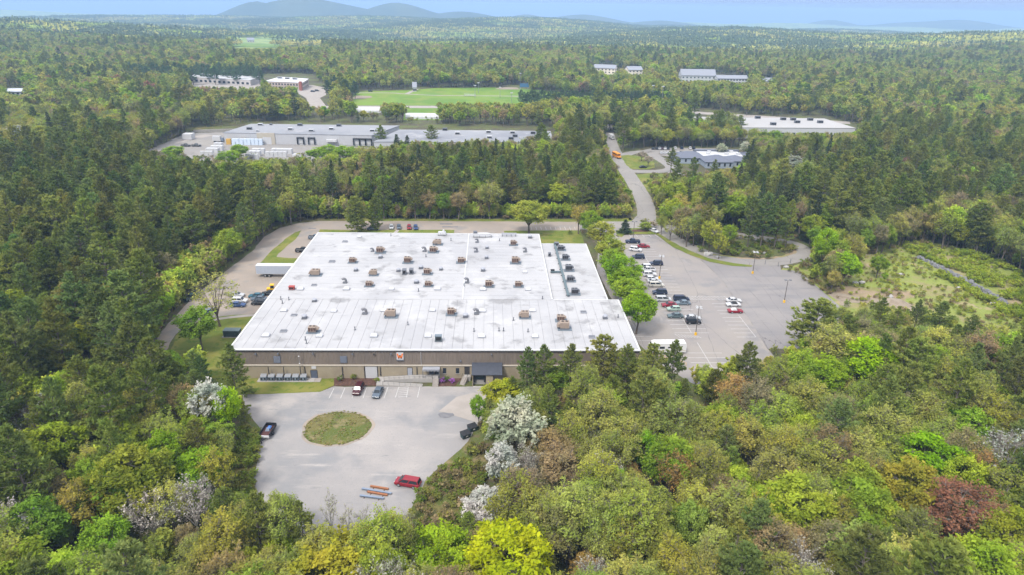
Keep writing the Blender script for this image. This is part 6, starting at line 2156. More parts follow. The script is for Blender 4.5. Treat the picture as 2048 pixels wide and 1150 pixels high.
def blocked(x, y, h, r):
    """True where a tree would stand on open ground or hide what the photograph shows."""
    n = len(x)
    z0 = TZ(x, y)
    b0 = PJ(np.stack([x, y, z0], 1))
    bad = look(PAVED_M, b0[:, 0], b0[:, 1])
    for (x0, x1, y0, y1) in RECTS:
        bad |= (x > x0) & (x < x1) & (y > y0) & (y < y1)
    for hz, rk in ((.12, .5), (.35, .9), (.6, .9), (.82, .65), (1.0, .15)):
        P_ = PJ(np.stack([x, y, z0 + h * hz], 1))
        rp_ = r * rk * F / P_[:, 2]
        for s in (-1, 0, 1):
            bad |= look(OPEN_M, P_[:, 0] + s * rp_, P_[:, 1])
    return bad


def vnoise(x, y, s, seed):
    """Cheap smooth noise in 0..1."""
    rr = np.random.default_rng(seed)
    v = np.zeros_like(x)
    for k in range(6):
        a = rr.uniform(0, 6.28)
        f = rr.uniform(.6, 1.7) / s
        v += np.sin((x * math.cos(a) + y * math.sin(a)) * f * 6.28 + rr.uniform(0, 6.28))
    return np.clip(.5 + v / 6.5, 0, 1)


ZONES = [  # pixel polygon of the base, weights
    ([(-900, 316), (470, 320), (650, 440), (560, 452), (480, 520), (330, 650), (300, 740), (500, 790), (505, 835), (-300, 800), (-900, 700)], dict(pine=.83, spruce=.02, budding=.08, leafy=.05, brown=.02)),
    ([(-900, 800), (505, 835), (520, 1000), (640, 1080), (500, 1500), (-900, 1500)], dict(pine=.46, leafy=.20, lime=.02, budding=.22, gold=.06, bare=.02, brown=.02)),
    ([(985, 690), (1560, 700), (1560, 930), (950, 930)], dict(pine=.68, budding=.16, brown=.08, leafy=.06, orange=.02)),
    ([(1560, 600), (3000, 650), (3000, 860), (1560, 900)], dict(pine=.42, budding=.40, brown=.09, leafy=.08, orange=.01)),
    ([(500, 900), (1560, 900), (3000, 860), (3500, 1600), (300, 1600)], dict(budding=.56, pine=.17, gold=.06, leafy=.08, brown=.08, orange=.025, bare=.025)),
    ([(470, 285), (1262, 270), (1262, 442), (650, 440)], dict(pine=.44, spruce=.06, budding=.26, brown=.15, leafy=.09)),
    ([(1280, 330), (1720, 320), (1760, 480), (1620, 500), (1320, 460)], dict(pine=.48, spruce=.14, budding=.24, leafy=.08, brown=.06)),
    ([(1720, 260), (3000, 260), (3000, 640), (2048, 600), (1760, 480)], dict(pine=.36, budding=.40, leafy=.12, brown=.10, red=.02)),
]
ZM = [(raster_poly, wt) for raster_poly, wt in ZONES]
DEF = dict(pine=.21, spruce=.02, budding=.47, gold=.10, leafy=.13, brown=.07, red=.01)
KEYS = ['pine', 'spruce', 'leafy', 'lime', 'budding', 'gold', 'brown', 'orange', 'red', 'blossom', 'bare', 'young']


def in_poly(p, px, py):
    c = np.zeros(len(px), bool)
    n = len(p)
    for i in range(n):
        x0, y0 = p[i]; x1, y1 = p[(i + 1) % n]
        if y0 == y1:
            continue
        c ^= ((y0 > py) != (y1 > py)) & (px < (x1 - x0) * (py - y0) / (y1 - y0) + x0)
    return c


def choose(x, y, rng):
    """Species key index for each base point; stands clump by smooth noise."""
    P_ = PJ(np.stack([x, y, np.zeros_like(x)], 1))
    n = len(x)
    W = np.tile(np.array([DEF.get(k, 0) for k in KEYS]), (n, 1))
    for poly, wt in ZONES:
        m = in_poly(poly, P_[:, 0], P_[:, 1])
        W[m] = [wt.get(k, 0) for k in KEYS]
    con = vnoise(x, y, 260, 3)[:, None]
    con2 = vnoise(x, y, 60, 5)[:, None]
    k_ = np.clip(.35 + 1.3 * (.6 * con + .4 * con2), .35, 1.9)
    far = (P_[:, 1:2] < 300)
    k_ = np.where(far, k_ ** 2.6, k_)
    W[:, :2] *= k_
    W /= W.sum(1, keepdims=True)
    return (W.cumsum(1) > rng.random((n, 1))).argmax(1)


def tint_of(key, rng, j=.12):
    c = np.array(TINT[key][rng.integers(len(TINT[key]))])
    return c * (1 + rng.normal(0, j)) * (1 + rng.normal(0, .05, 3))


TREES = []   # [key, variant, x, y, z, h, w, rot, tint, label]

# ------------------------------------------------------------------ landmark trees
HG = dict(gold=1.2, budding=1.12, leafy=1.2, young=1.3, blossom=.8, bare=.95, red=1.3, orange=.92, lime=1.2, pine=2.6, spruce=2.0)


def hero(key, px, ptop, wpx, h, label, tint=None, base=None, form=None):
    """A tree the photograph lets one single out: its top pixel, crown width in pixels and height."""
    p = G(*base) if base else G(px, ptop, h)
    if base:
        for hh in np.arange(3, 30, .25):
            if PJ([[p.x, p.y, hh]])[0, 1] <= ptop:
                break
        h = float(hh)
    dep = PJ([[p.x, p.y, h * .6]])[0, 2]
    sp = form or KIND[key]
    TREES.append([key, sp, len(TREES), p.x, p.y, 0.0, h, wpx * dep / F, (len(TREES) * 2.4) % 6.28, np.array(tint) * HG.get(key, 1.3) if tint else tint_of(key, RNG, .05), label])


LIME, GREEN = (.34, .37, .012), (.17, .27, .02)
hero('lime', 1022, 1068, 190, 14, 'big bright yellow-green maple at the bottom edge of the foreground wood', LIME)
hero('leafy', 878, 1064, 125, 12, 'bright green tree left of the big yellow-green maple', (.25, .34, .02))
hero('gold', 655, 1095, 190, 12, 'broad yellow-olive tree at the bottom edge below the yard', (.30, .28, .03), form='leafy')
hero('pine', 505, 985, 110, 15, 'pine at the bottom of the yard, left of two')
hero('pine', 598, 1000, 80, 13, 'pine at the bottom of the yard, right of two')
hero('bare', 290, 985, 105, 12, 'pale grey leafless tree at lower left, left of two', (.5, .47, .42))
hero('bare', 376, 962, 95, 13, 'pale grey leafless tree at lower left, right of two', (.5, .47, .42))
hero('red', 1930, 972, 155, 15, 'dark red budding tree at the lower right corner', (.22, .105, .065))
hero('gold', 1828, 928, 125, 15, 'golden olive tree left of the dark red tree', (.27, .245, .035), form='leafy')
hero('lime', 1862, 872, 135, 13, 'vivid green tree above the golden olive tree', (.20, .34, .012))
hero('orange', 1352, 904, 85, 13, 'orange budding tree in the middle of the lower right wood', (.42, .27, .09))
hero('orange', 1975, 904, 60, 13, 'small orange budding tree right of the vivid green tree', (.46, .29, .11))
hero('orange', 1110, 862, 110, 12, 'orange-brown budding tree right of the blossoming trees', (.36, .27, .12))
hero('brown', 1130, 900, 110, 12, 'brownish budding tree below the orange-brown tree', (.25, .19, .10))
hero('blossom', 1032, 808, 122, 15, 'large white blossoming tree at the right edge of the yard', (.55, .57, .43))
hero('blossom', 1004, 893, 74, 12, 'narrow white blossoming tree below the large one', (.62, .62, .58))
hero('blossom', 972, 985, 100, 9, 'low white blossoming tree by the yard bank', (.62, .62, .58))
hero('blossom', 412, 768, 78, 14, 'white blossoming tree left of the front lawn', (.68, .68, .62))
hero('lime', 446, 776, 62, 13, 'bright green tree right of the white blossoming tree at left', (.25, .38, .012))
hero('lime', 1740, 682, 115, 15, 'bright lime crown above the right wood below the clearing', (.27, .40, .012))
hero('leafy', 1655, 716, 95, 12, 'bright green tree left of the bright lime crown', (.22, .32, .02))
hero('gold', 1003, 764, 75, 8, 'bright yellow shrub-like tree at the loading dock', (.30, .32, .025), form='leafy')
hero('leafy', 957, 793, 38, 8, 'small green tree beside the two dumpsters', (.16, .27, .02))
hero('leafy', 400, 905, 110, 11, 'bright green low tree below the white blossom at left', (.19, .30, .018))
hero('leafy', 318, 868, 80, 13, 'bright green tree with spreading branches in the lower left wood', (.21, .31, .02))
hero('leafy', 105, 848, 105, 13, 'yellow-green tree near the left edge of the lower left wood', (.24, .31, .03))
hero('gold', 150, 965, 110, 13, 'olive-gold tree at the lower left', (.30, .24, .05))
hero('gold', 160, 648, 62, 12, 'bright yellow-green tree standing in the pine wood at left', (.36, .38, .03), form='leafy')
hero('lime', 1240, 944, 48, 12, 'small lime green crown in the lower right wood', (.26, .42, .012))
hero('leafy', 1290, 866, 62, 12, 'fresh green tree between pines below the factory', (.16, .29, .02))
hero('leafy', 1390, 1008, 72, 12, 'pale green tree in the lower right wood', (.22, .30, .06))
hero('budding', 1240, 1035, 100, 13, 'olive budding tree right of the big maple', (.29, .28, .05))
hero('budding', 1110, 1020, 105, 14, 'olive-grey budding tree above the big maple', (.25, .24, .08))
hero('budding', 1560, 905, 105, 14, 'sage olive budding tree in the middle right wood', (.28, .27, .07))
hero('budding', 1510, 838, 85, 13, 'yellow olive budding tree below the parking lot pines', (.33, .31, .07))
hero('pine', 475, 688, 80, 0, 'tall pine overlapping the front left corner of the factory', base=(476, 812))
hero('pine', 1640, 600, 130, 17, 'large dark pine at the lower right edge of the parking lot')
hero('pine', 1503, 686, 70, 15, 'pine silhouetted against the bottom of the parking lot')
hero('pine', 1352, 682, 60, 15, 'small pine in front of the motorhome')
for i, (px, pt, wp) in enumerate(((1056, 694, 50), (1090, 690, 70), (1145, 688, 66), (1212, 672, 80), (1258, 690, 50))):
    hero('pine', px, pt, wp + 14, 15, 'pine rising above the front roof edge at right, %s' % ordn[i])
hero('pine', 713, 392, 62, 0, 'round pine behind the back left roof corner, left of a pair', base=(716, 464), form='full_pine')
hero('pine', 750, 390, 40, 0, 'pine behind the back left roof corner, right of a pair', base=(752, 461), form='full_pine')
hero('budding', 440, 552, 100, 0, 'spreading budding tree with bare fork on the side lawn', (.33, .34, .08), base=(440, 653), form='airy')
hero('leafy', 390, 618, 85, 12, 'dense green tree on the side lawn left of the budding tree', (.17, .26, .03))
hero('budding', 1057, 404, 84, 0, 'yellow-green willow-like tree behind the factory', (.30, .33, .05), base=(1058, 468), form='leafy')
hero('gold', 1160, 411, 44, 12, 'small golden tree at the back right of the factory', (.36, .30, .06))
hero('leafy', 1176, 424, 48, 0, 'bright green tree at the east end of the rear lawn', (.20, .29, .025), base=(1178, 476))
hero('budding', 1194, 446, 62, 0, 'yellow-green budding tree at the north corner of the east wing', (.32, .33, .06), base=(1200, 506), form='leafy')
hero('budding', 1208, 475, 62, 0, 'second yellow-green budding tree beside the east wing', (.30, .33, .05), base=(1216, 540), form='leafy')
hero('leafy', 1237, 514, 78, 0, 'dense green maple beside the east wing', (.17, .28, .018), base=(1236, 588))
hero('leafy', 1262, 558, 70, 0, 'lighter green tree between the two dense maples', (.23, .32, .03), base=(1256, 625))
hero('leafy', 1276, 588, 80, 0, 'dense green maple at the front right end of the roof', (.19, .30, .016), base=(1272, 668))
hero('leafy', 1222, 500, 62, 0, 'fresh green tree between the budding trees and the dense maple', (.22, .31, .03), base=(1224, 562))
hero('leafy', 1252, 536, 66, 0, 'green tree just behind the lighter green one', (.20, .30, .02), base=(1248, 606))
hero('spruce', 1249, 438, 34, 0, 'dark evergreen shrub on the grass island', (.035, .055, .03), base=(1249, 466))
hero('young', 1289, 447, 26, 0, 'small rounded shrub on the grass island', (.22, .27, .05), base=(1290, 461))
hero('budding', 1320, 432, 26, 0, 'slim budding tree at the junction end of the grass strip', (.28, .32, .05), base=(1322, 470))
hero('budding', 1344, 440, 36, 0, 'small budding tree, second on the grass strip', (.32, .33, .06), base=(1340, 481), form='airy')
hero('budding', 1377, 436, 46, 0, 'forked budding tree, third on the grass strip', (.34, .35, .06), base=(1372, 494), form='airy')
hero('budding', 1414, 443, 46, 0, 'yellow-green tree above the big boulder', (.34, .36, .05), base=(1416, 511), form='open')
hero('budding', 1440, 470, 34, 0, 'small yellow-green tree beside the smaller boulder', (.32, .34, .05), base=(1437, 518), form='open')
hero('leafy', 1452, 450, 32, 0, 'fresh green tree beyond the boulder at the loop road', (.22, .30, .03), base=(1455, 500))
for i, (px, py_, wp) in enumerate(((1494, 392, 50), (1520, 386, 60), (1548, 392, 56), (1570, 400, 44))):
    hero('pine', px, py_, wp, 0, 'tall pine in the loop road island, %s' % ordn[i], base=(px, 497))
hero('lime', 1640, 458, 50, 0, 'bright lime tree at the bend of the loop road', (.24, .36, .02), base=(1640, 545))
hero('lime', 1682, 508, 66, 0, 'rounded bright green tree on the cleared slope', (.25, .38, .02), base=(1682, 572))
hero('leafy', 1752, 512, 40, 0, 'small green tree right of the rounded one on the slope', (.20, .28, .03), base=(1752, 556))
hero('leafy', 1662, 480, 46, 0, 'yellow-green tree behind the bright lime tree', (.24, .31, .04), base=(1668, 552))
hero('young', 1767, 553, 14, 0, 'lone bright green bush on the bare slope', (.22, .34, .02), base=(1767, 562))
for i, (px, py_) in enumerate(((1770, 595), (1800, 612), (1843, 600), (1890, 604), (1952, 632))):
    hero('pine', px, py_, 52, 12, 'young pine at the foot of the cleared slope, %s' % ordn[i])
hero('blossom', 1590, 312, 60, 12, 'grey-white blossoming tree among dark pines at right', (.5, .52, .42))
hero('blossom', 30, 252, 60, 12, 'grey-white blossoming tree at the left edge', (.5, .5, .45))
hero('blossom', 1445, 288, 24, 9, 'white blossoming tree behind the office, left of two', (.6, .62, .45))
hero('blossom', 1492, 284, 24, 11, 'white blossoming tree behind the office, right of two', (.6, .62, .48))
hero('blossom', 1284, 303, 22, 6, 'pink-white crab apple on the office island', (.52, .45, .36))
hero('blossom', 1298, 313, 20, 6, 'second pale crab apple on the office island', (.5, .44, .34))
for i, (px, py_, h_) in enumerate(((1358, 322, 17), (1390, 318, 18), (1432, 322, 17), (1346, 300, 14))):
    hero('pine', px, py_ - 4, 34, h_, 'slim pine in front of the office, %s' % ['first from the drive', 'second from the drive', 'third from the drive', 'set back by the car park'][i])
for i, (px, py_, wp) in enumerate(((375, 203, 46), (402, 196, 40), (430, 180, 46), (455, 178, 40), (488, 196, 36), (512, 188, 34), (545, 192, 40), (575, 190, 36), (600, 196, 34))):
    hero('gold', px, py_, wp, 15, 'golden-leaved tree in the row left of the warehouse, %s' % ordn[i], (.31, .30, .065), form='leafy')
for i in range(44):
    hero('pine', 1042 + i * 6.9, 179 + (i % 3) * 2.2 + (i % 2) * 2, 21, 14, 'tall pine in the row along the sports field', (.045, .07, .035))
for i in range(24):
    hero('pine', 258 + i * 11.2, 124 + (i % 4) * 2.5, 27, 20, 'tall pine in the row before the school', (.05, .078, .036))
for i, (px, py_) in enumerate(((668, 150), (690, 158), (708, 162), (655, 160))):
    hero('pine', px, py_, 26, 17, 'dark pine right of the school car park, %s' % ['second from left', 'third from left', 'rightmost', 'leftmost'][i], (.045, .068, .034))
hero('leafy', 925, 136, 42, 16, 'large fresh green tree behind the sports field', (.22, .29, .03))
hero('leafy', 985, 152, 18, 9, 'white blossoming bush behind the sports field', (.55, .55, .48))
for i, (px, py_, k_) in enumerate(((760, 250, 'pine'), (862, 250, 'pine'), (793, 268, 'spruce'), (813, 270, 'spruce'))):
    hero(k_, px, py_, 34, 14, 'dark evergreen in front of the warehouse, %s' % ordn[i])
for i, (px, py_, wp) in enumerate(((345, 292, 40), (455, 302, 50), (475, 290, 40), (632, 296, 44), (655, 290, 44), (690, 292, 50))):
    hero('leafy', px, py_, wp, 9, 'fresh green tree at the front of the warehouse yard, %s' % ordn[i], (.22, .33, .03))
for i, px in enumerate((1378, 1400, 1424, 1446, 1466, 1484)):
    hero('pine' if i % 2 else 'budding', px, 222 + (i % 3) * 4, 30, 15, '%s tree screening the left end of the white warehouse, %s' % ('pine' if i % 2 else 'olive budding', ordn[i]))
# thin bare saplings at the foot of the yard
for i, (px, py_) in enumerate(((655, 985), (690, 1008), (722, 1012), (790, 1010), (812, 1015), (770, 1006))):
    hero('bare', px, py_, 44, 10, 'thin leafless sapling at the foot of the yard, %s' % ordn[i] if i < 5 else 'tallest thin leafless tree at the foot of the yard', (.40, .40, .24), form='sapling')
NHERO = len(TREES)
HX = np.array([[t[3], t[4], t[7]] for t in TREES])
HP = PJ(np.array([[t[3], t[4], t[6] * .62] for t in TREES]))
HE = [(HP[i, 0], HP[i, 1], .30 * TREES[i][7] * F / HP[i, 2], .28 * TREES[i][6] * F / HP[i, 2], TREES[i][4]) for i in range(NHERO)]
_blk = blocked


def blocked(x, y, h, r):
    """Also keeps the crowns of the landmark trees in view."""
    bad = _blk(x, y, h, r)
    z0 = TZ(x, y)
    for hz in (.45, .72, .97):
        P_ = PJ(np.stack([x, y, z0 + h * hz], 1))
        rp_ = r * (.6 if hz < .9 else .1) * F / P_[:, 2]
        for ex, ey, ea, eb, hy in HE:
            if ea < 15:
                continue
            bad |= (y < hy - 1.0) & (((P_[:, 0] - ex) / (ea + rp_)) ** 2 + ((P_[:, 1] - ey) / eb) ** 2 < 1)
    return bad


# ------------------------------------------------------------------ the woods, tree by tree
def scatter(y0, y1, cell, wide, hk=1.0):
    rng = np.random.default_rng(int(y0 + cell * 10))
    gy_ = np.arange(y0, y1, cell)
    pts_ = []
    for yv_ in gy_:
        half = wide * yv_ + 40
        xs_ = np.arange(-half, half, cell)
        pts_.append(np.stack([xs_ + rng.uniform(-.5, .5, len(xs_)) * cell, yv_ + rng.uniform(-.5, .5, len(xs_)) * cell], 1))
    return np.concatenate(pts_), rng


def grow(P_, rng, hs=1.0, retry=True, hero_gap=True):
    x, y = P_[:, 0], P_[:, 1]
    if hero_gap:
        keep = np.ones(len(x), bool)
        for hx, hy, hw__ in HX:
            keep &= np.hypot(x - hx, y - hy) > min(.26 * hw__, 3.0)
        x, y = x[keep], y[keep]
    ki = choose(x, y, rng)
    keep = ~((ki < 2) & (rng.random(len(x)) < .48))
    x, y, ki = x[keep], y[keep], ki[keep]
    hh = np.where(ki < 2, rng.normal(20, 3.4, len(x)), rng.normal(12.6, 1.8, len(x)))
    hh = np.clip(hh, 7, 26) * hs
    hh = np.where((y > 480) & (ki < 2), hh * .85, hh)
    west = (x < -70) & (y > 140) & (y < 420) & (ki < 2)
    hh = np.where(west, hh * 1.06, hh)
    rr_ = np.where(ki < 2, hh * .26, hh * .36)
    bad = blocked(x, y, hh, rr_)
    # conifers need room: thin those that crowd a taller neighbour
    out = []
    for stage, (k_, form) in enumerate(((1.0, None), (.62, None), (.42, 'young'), (.25, 'young'))):
        if stage and not retry:
            break
        sel = ~bad if stage == 0 else (left & ~bad2)
        for i in np.nonzero(sel)[0]:
            key = KEYS[ki[i]]
            if form and key not in ('pine', 'spruce') or (form and rng.random() < .6):
                key = 'young'
            h_ = hh[i] * k_
            kf = KIND[key]
            wr = SPECIES[kf][2] / SPECIES[kf][1]
            w__ = h_ * wr * rng.uniform(.8, 1.15)
            out.append([key, kf, int(rng.integers(100)), x[i], y[i], 0.0, h_, w__, rng.uniform(0, 6.28), tint_of(key, rng), None])
        if stage == 0:
            left = bad.copy()
        else:
            left &= bad2
        nk = (.62, .42, .25, .25)[stage]
        bad2 = blocked(x, y, hh * nk, rr_ * nk)
    return out


# young growth along the road edges: (pixel band, plants, height range)
BANDS = [([(700, 439), (598, 441), (540, 458), (492, 503), (425, 556), (376, 590), (335, 640), (300, 690), (255, 690), (300, 618), (362, 552), (432, 505), (500, 446), (590, 420), (700, 426)], 900, (4.0, 8.5)),
         ([(700, 428), (1000, 430), (1250, 428), (1258, 438), (1000, 438), (700, 438)], 300, (3, 6.5)),
         ([(1322, 440), (1308, 400), (1285, 365), (1300, 360), (1340, 395), (1400, 440), (1380, 455)], 120, (3, 6.5)),
         ([(1270, 425), (1255, 380), (1222, 330), (1205, 330), (1225, 380), (1250, 430)], 110, (3, 7)),
         ([(1612, 480), (1640, 500), (1700, 500), (1760, 485), (1850, 480), (1960, 500), (2060, 550), (2060, 535), (1960, 488), (1850, 468), (1700, 480)], 200, (3, 6.5)),
         ([(1615, 520), (1640, 500), (1720, 510), (1700, 545), (1650, 550)], 60, (3, 6)),
         ([(520, 850), (525, 870), (505, 1000), (480, 1000), (490, 860)], 40, (2.5, 5))]
BAND_T = []
rb = np.random.default_rng(5)
for poly, n, hr in BANDS:
    xs_ = [p[0] for p in poly]; ys_ = [p[1] for p in poly]
    cand = np.stack([rb.uniform(min(xs_), max(xs_), n * 6), rb.uniform(min(ys_), max(ys_), n * 6)], 1)
    cand = cand[in_poly(poly, cand[:, 0], cand[:, 1])][:n]
    wp_ = np.array([G(px, py)[:2] for px, py in cand])
    hh_ = rb.uniform(*hr, len(wp_))
    ok_ = ~blocked(wp_[:, 0], wp_[:, 1], hh_, hh_ * .25)
    for (X_, Y_), h_, o_ in zip(wp_, hh_, ok_):
        if not o_:
            h_ *= .45
            if blocked(np.array([X_]), np.array([Y_]), np.array([h_]), np.array([h_ * .2]))[0]:
                continue
        k_ = 'young' if rb.random() < .86 else 'brown'
        BAND_T.append([k_, 'young', int(rb.integers(100)), X_, Y_, 0.0, h_, h_ * .62, rb.uniform(0, 6.28), tint_of(k_, rb) * 1.12, None])
BAND_P = [b_[0] for b_ in BANDS]

P_, rng_ = scatter(52, 300, 4.2, .86)
pb = PJ(np.stack([P_[:, 0], P_[:, 1], np.zeros(len(P_))], 1))
inb = np.zeros(len(P_), bool)
for b_ in BAND_P:
    inb |= in_poly(b_, pb[:, 0], pb[:, 1])
P_ = P_[~inb]
near = grow(P_, rng_) + BAND_T
P_, rng_ = scatter(300, 520, 5.2, .84)
near += grow(P_, rng_)
for t_ in near:
    t_[5] = float(TZ(t_[3], t_[4]))
TREES += near

# rank by size in the picture
arr = np.array([[t[3], t[4], t[5], t[6], t[7]] for t in TREES])
top = PJ(np.stack([arr[:, 0], arr[:, 1], arr[:, 2] + arr[:, 3] * .75], 1))
size = arr[:, 3] * F / top[:, 2]
inside = (top[:, 0] > -20) & (top[:, 0] < 2068) & (top[:, 1] > 0) & (top[:, 1] < 1170)
size = np.where(inside, size, 0)
order = np.argsort(-size)
solo = set(range(NHERO))
cnt = dict(c=sum(1 for t in TREES[:NHERO] if t[0] in ('pine', 'spruce')), b=0)
cnt['b'] = NHERO - cnt['c']
for i in order:
    if i < NHERO or size[i] <= 0 or TREES[i][1] == 'young':
        continue
    k = 'c' if TREES[i][0] in ('pine', 'spruce') else 'b'
    if cnt[k] < 300:
        solo.add(int(i))
        cnt[k] += 1

NAMES = dict(pine='pine_tree', spruce='hemlock_tree', leafy='leafy_tree', lime='leafy_tree', budding='budding_tree', gold='budding_tree', brown='budding_tree', orange='budding_tree', red='budding_tree', blossom='blossoming_tree', bare='bare_tree', young='shrub')
LOOKS = dict(pine='green pine', spruce='dark dense evergreen', leafy='fresh green leafy tree', lime='lime green leafy tree', budding='olive budding tree', gold='golden olive budding tree', brown='brownish budding tree', orange='orange budding tree', red='reddish budding tree', blossom='white blossoming tree', bare='grey leafless tree', young='young shrub')


LMARK = [(1022, 1112, 'big yellow-green maple'), (655, 1125, 'broad yellow-olive bottom tree'), (550, 1030, 'two pines below the yard'), (330, 1010, 'two pale leafless trees'), (1930, 1040, 'dark red tree'), (1862, 900, 'vivid green tree'),
         (1352, 935, 'orange budding tree'), (1030, 850, 'large white blossoming tree'), (1120, 890, 'orange-brown tree'), (412, 815, 'white blossoming tree at left'), (1740, 712, 'bright lime crown'), (160, 665, 'yellow tree among the pines'),
         (475, 740, 'front left factory corner'), (1640, 650, 'large dark lot-edge pine'), (1505, 720, 'pine below the parking lot'), (1345, 695, 'white motorhome'), (1150, 700, 'front roof edge'), (1290, 890, 'fresh green tree below the factory'),
         (1240, 960, 'small lime crown'), (1390, 1035, 'pale green tree'), (105, 880, 'yellow-green tree at left'), (150, 1000, 'olive-gold tree'), (320, 900, 'spreading bright green tree'), (430, 620, 'budding tree on the lawn'), (550, 545, 'white box trailer'),
         (490, 520, 'service road bend'), (725, 430, 'pine pair behind the factory'), (1057, 440, 'willow-like tree behind the factory'), (1290, 425, 'road junction'), (1233, 310, 'school bus'), (1420, 325, 'blue-grey office'), (1590, 335, 'grey-white blossoming tree'),
         (1530, 450, 'pines on the loop island'), (1640, 500, 'lime tree at the loop bend'), (1900, 550, 'stone wall'), (600, 270, 'long far warehouse'), (950, 272, 'low grey annexe'), (1600, 250, 'white warehouse'), (1828, 970, 'golden olive tree'),
         (1560, 930, 'sage olive tree'), (1510, 860, 'yellow olive tree'), (450, 930, 'black utility trailer'), (1785, 605, 'pale sand heap'), (250, 330, 'warehouse drive'), (20, 480, 'left picture edge'), (2030, 480, 'right picture edge')]
NTH = ['nearest one', 'second nearest', 'third nearest', 'fourth nearest', 'fifth nearest', 'sixth nearest', 'seventh nearest', 'eighth nearest', 'ninth nearest', 'tenth nearest', 'eleventh nearest', 'twelfth nearest', 'thirteenth nearest', 'fourteenth nearest', 'fifteenth nearest', 'sixteenth nearest']


def name_trees(ids):
    """A label of its own for every single tree: its look and its place beside the nearest landmark in view."""
    lm = np.array([[a, b_] for a, b_, _ in LMARK])
    book = {}
    for i in ids:
        t = TREES[i]
        q = PJ([[t[3], t[4], t[5] + .7 * t[6]]])[0]
        d = q[:2] - lm
        k = int(np.hypot(d[:, 0], d[:, 1]).argmin())
        dx, dy = d[k]
        side = ('right of' if dx > 0 else 'left of') if abs(dx) > 2 * abs(dy) else ('below' if dy > 0 else 'above') if abs(dy) > 2 * abs(dx) else ('lower ' if dy > 0 else 'upper ') + ('right of' if dx > 0 else 'left of')
        book.setdefault((LOOKS[t[0]], side, LMARK[k][2]), []).append((float(math.hypot(dx, dy)), i))
    out = {}
    for (lk, side, nm), L_ in book.items():
        for n, (_, i) in enumerate(sorted(L_)):
            out[i] = '%s %s the %s' % (lk, side, nm) + ('' if len(L_) == 1 else ', ' + NTH[min(n, 15)])
    return out


TNAME = name_trees([i for i in solo if i >= NHERO])


def solo_tree(t, auto=None):
    key, form, var, x, y, z, h, w__, rot, tint, label = t
    prot, h0, w0 = SPECIES[form]
    tm, cm, _ = prot[var % len(prot)]
    nm = NAMES[key]
    lb = label or auto
    o = thing(nm, lb, 'shrub' if key == 'young' else 'tree', (x, y, z), rot)
    if label is None or label.startswith('tall pine in the row') or label.startswith('dark pine right'):
        o['group'] = LOOKS[key] + 's of the woods' if label is None else label
    s, sz = w__ / w0, h / h0
    o.scale = (s, s, sz)
    a = D.objects.new('trunk', tm); COL.objects.link(a); a.parent = o
    c = D.objects.new('crown', cm); COL.objects.link(c); c.parent = o
    c['tint'] = [float(v) for v in tint]
    return o


for i in sorted(solo):
    solo_tree(TREES[i], TNAME.get(i))
REST = [TREES[i] for i in range(len(TREES)) if i not in solo]


# ------------------------------------------------------------------ masses of trees as single objects
def forest(name, label, recs, forms):
    """One object: instances of the tree forms on points. recs: (form index, x, y, z, sx, sz, rot, tint)."""
    n = len(recs)
    me = D.meshes.new(name)
    me.vertices.add(n)
    me.vertices.foreach_set('co', np.array([[r[1], r[2], r[3]] for r in recs], np.float32).ravel())
    for nm, tp, data in (('form', 'INT', np.array([r[0] for r in recs], np.int32)), ('turn', 'FLOAT', np.array([r[6] for r in recs], np.float32))):
        at = me.attributes.new(nm, tp, 'POINT'); at.data.foreach_set('value', data)
    at = me.attributes.new('size', 'FLOAT_VECTOR', 'POINT'); at.data.foreach_set('vector', np.array([[r[4], r[4], r[5]] for r in recs], np.float32).ravel())
    at = me.attributes.new('tint', 'FLOAT_COLOR', 'POINT'); at.data.foreach_set('color', np.array([[*r[7], 1] for r in recs], np.float32).ravel())
    o = D.objects.new(name, me); COL.objects.link(o)
    tag(o, label, 'trees', kind='stuff')
    col = D.collections.new(name + '_forms')
    for i, m_ in enumerate(forms):
        q = D.objects.new('%s_form_%03d' % (name, i), m_)
        col.objects.link(q)
    ng = D.node_groups.new(name, 'GeometryNodeTree')
    ng.interface.new_socket('Geometry', in_out='INPUT', socket_type='NodeSocketGeometry')
    ng.interface.new_socket('Geometry', in_out='OUTPUT', socket_type='NodeSocketGeometry')
    N, L_ = ng.nodes, ng.links
    gi, go = N.new('NodeGroupInput'), N.new('NodeGroupOutput')
    mp_ = N.new('GeometryNodeMeshToPoints')
    ip = N.new('GeometryNodeInstanceOnPoints')
    ci = N.new('GeometryNodeCollectionInfo')
    ci.inputs[0].default_value = col
    ci.inputs['Separate Children'].default_value = True
    ci.inputs['Reset Children'].default_value = True
    ip.inputs['Pick Instance'].default_value = True

    def attr(nm, tp):
        a_ = N.new('GeometryNodeInputNamedAttribute'); a_.data_type = tp; a_.inputs[0].default_value = nm
        return a_.outputs[0]
    cx = N.new('ShaderNodeCombineXYZ')
    L_.new(attr('turn', 'FLOAT'), cx.inputs[2])
    L_.new(gi.outputs[0], mp_.inputs[0]); L_.new(mp_.outputs[0], ip.inputs['Points']); L_.new(ci.outputs[0], ip.inputs['Instance'])
    L_.new(attr('form', 'INT'), ip.inputs['Instance Index']); L_.new(cx.outputs[0], ip.inputs['Rotation']); L_.new(attr('size', 'FLOAT_VECTOR'), ip.inputs['Scale'])
    L_.new(ip.outputs[0], go.inputs[0])
    md = o.modifiers.new('trees', 'NODES'); md.node_group = ng
    return o


FORMS, FIDX = [], {}
for key, (prot, h0, w0) in SPECIES.items():
    FIDX[key] = (len(FORMS), len(prot), h0, w0)
    FORMS += [p[2] if isinstance(p, tuple) else p for p in prot]


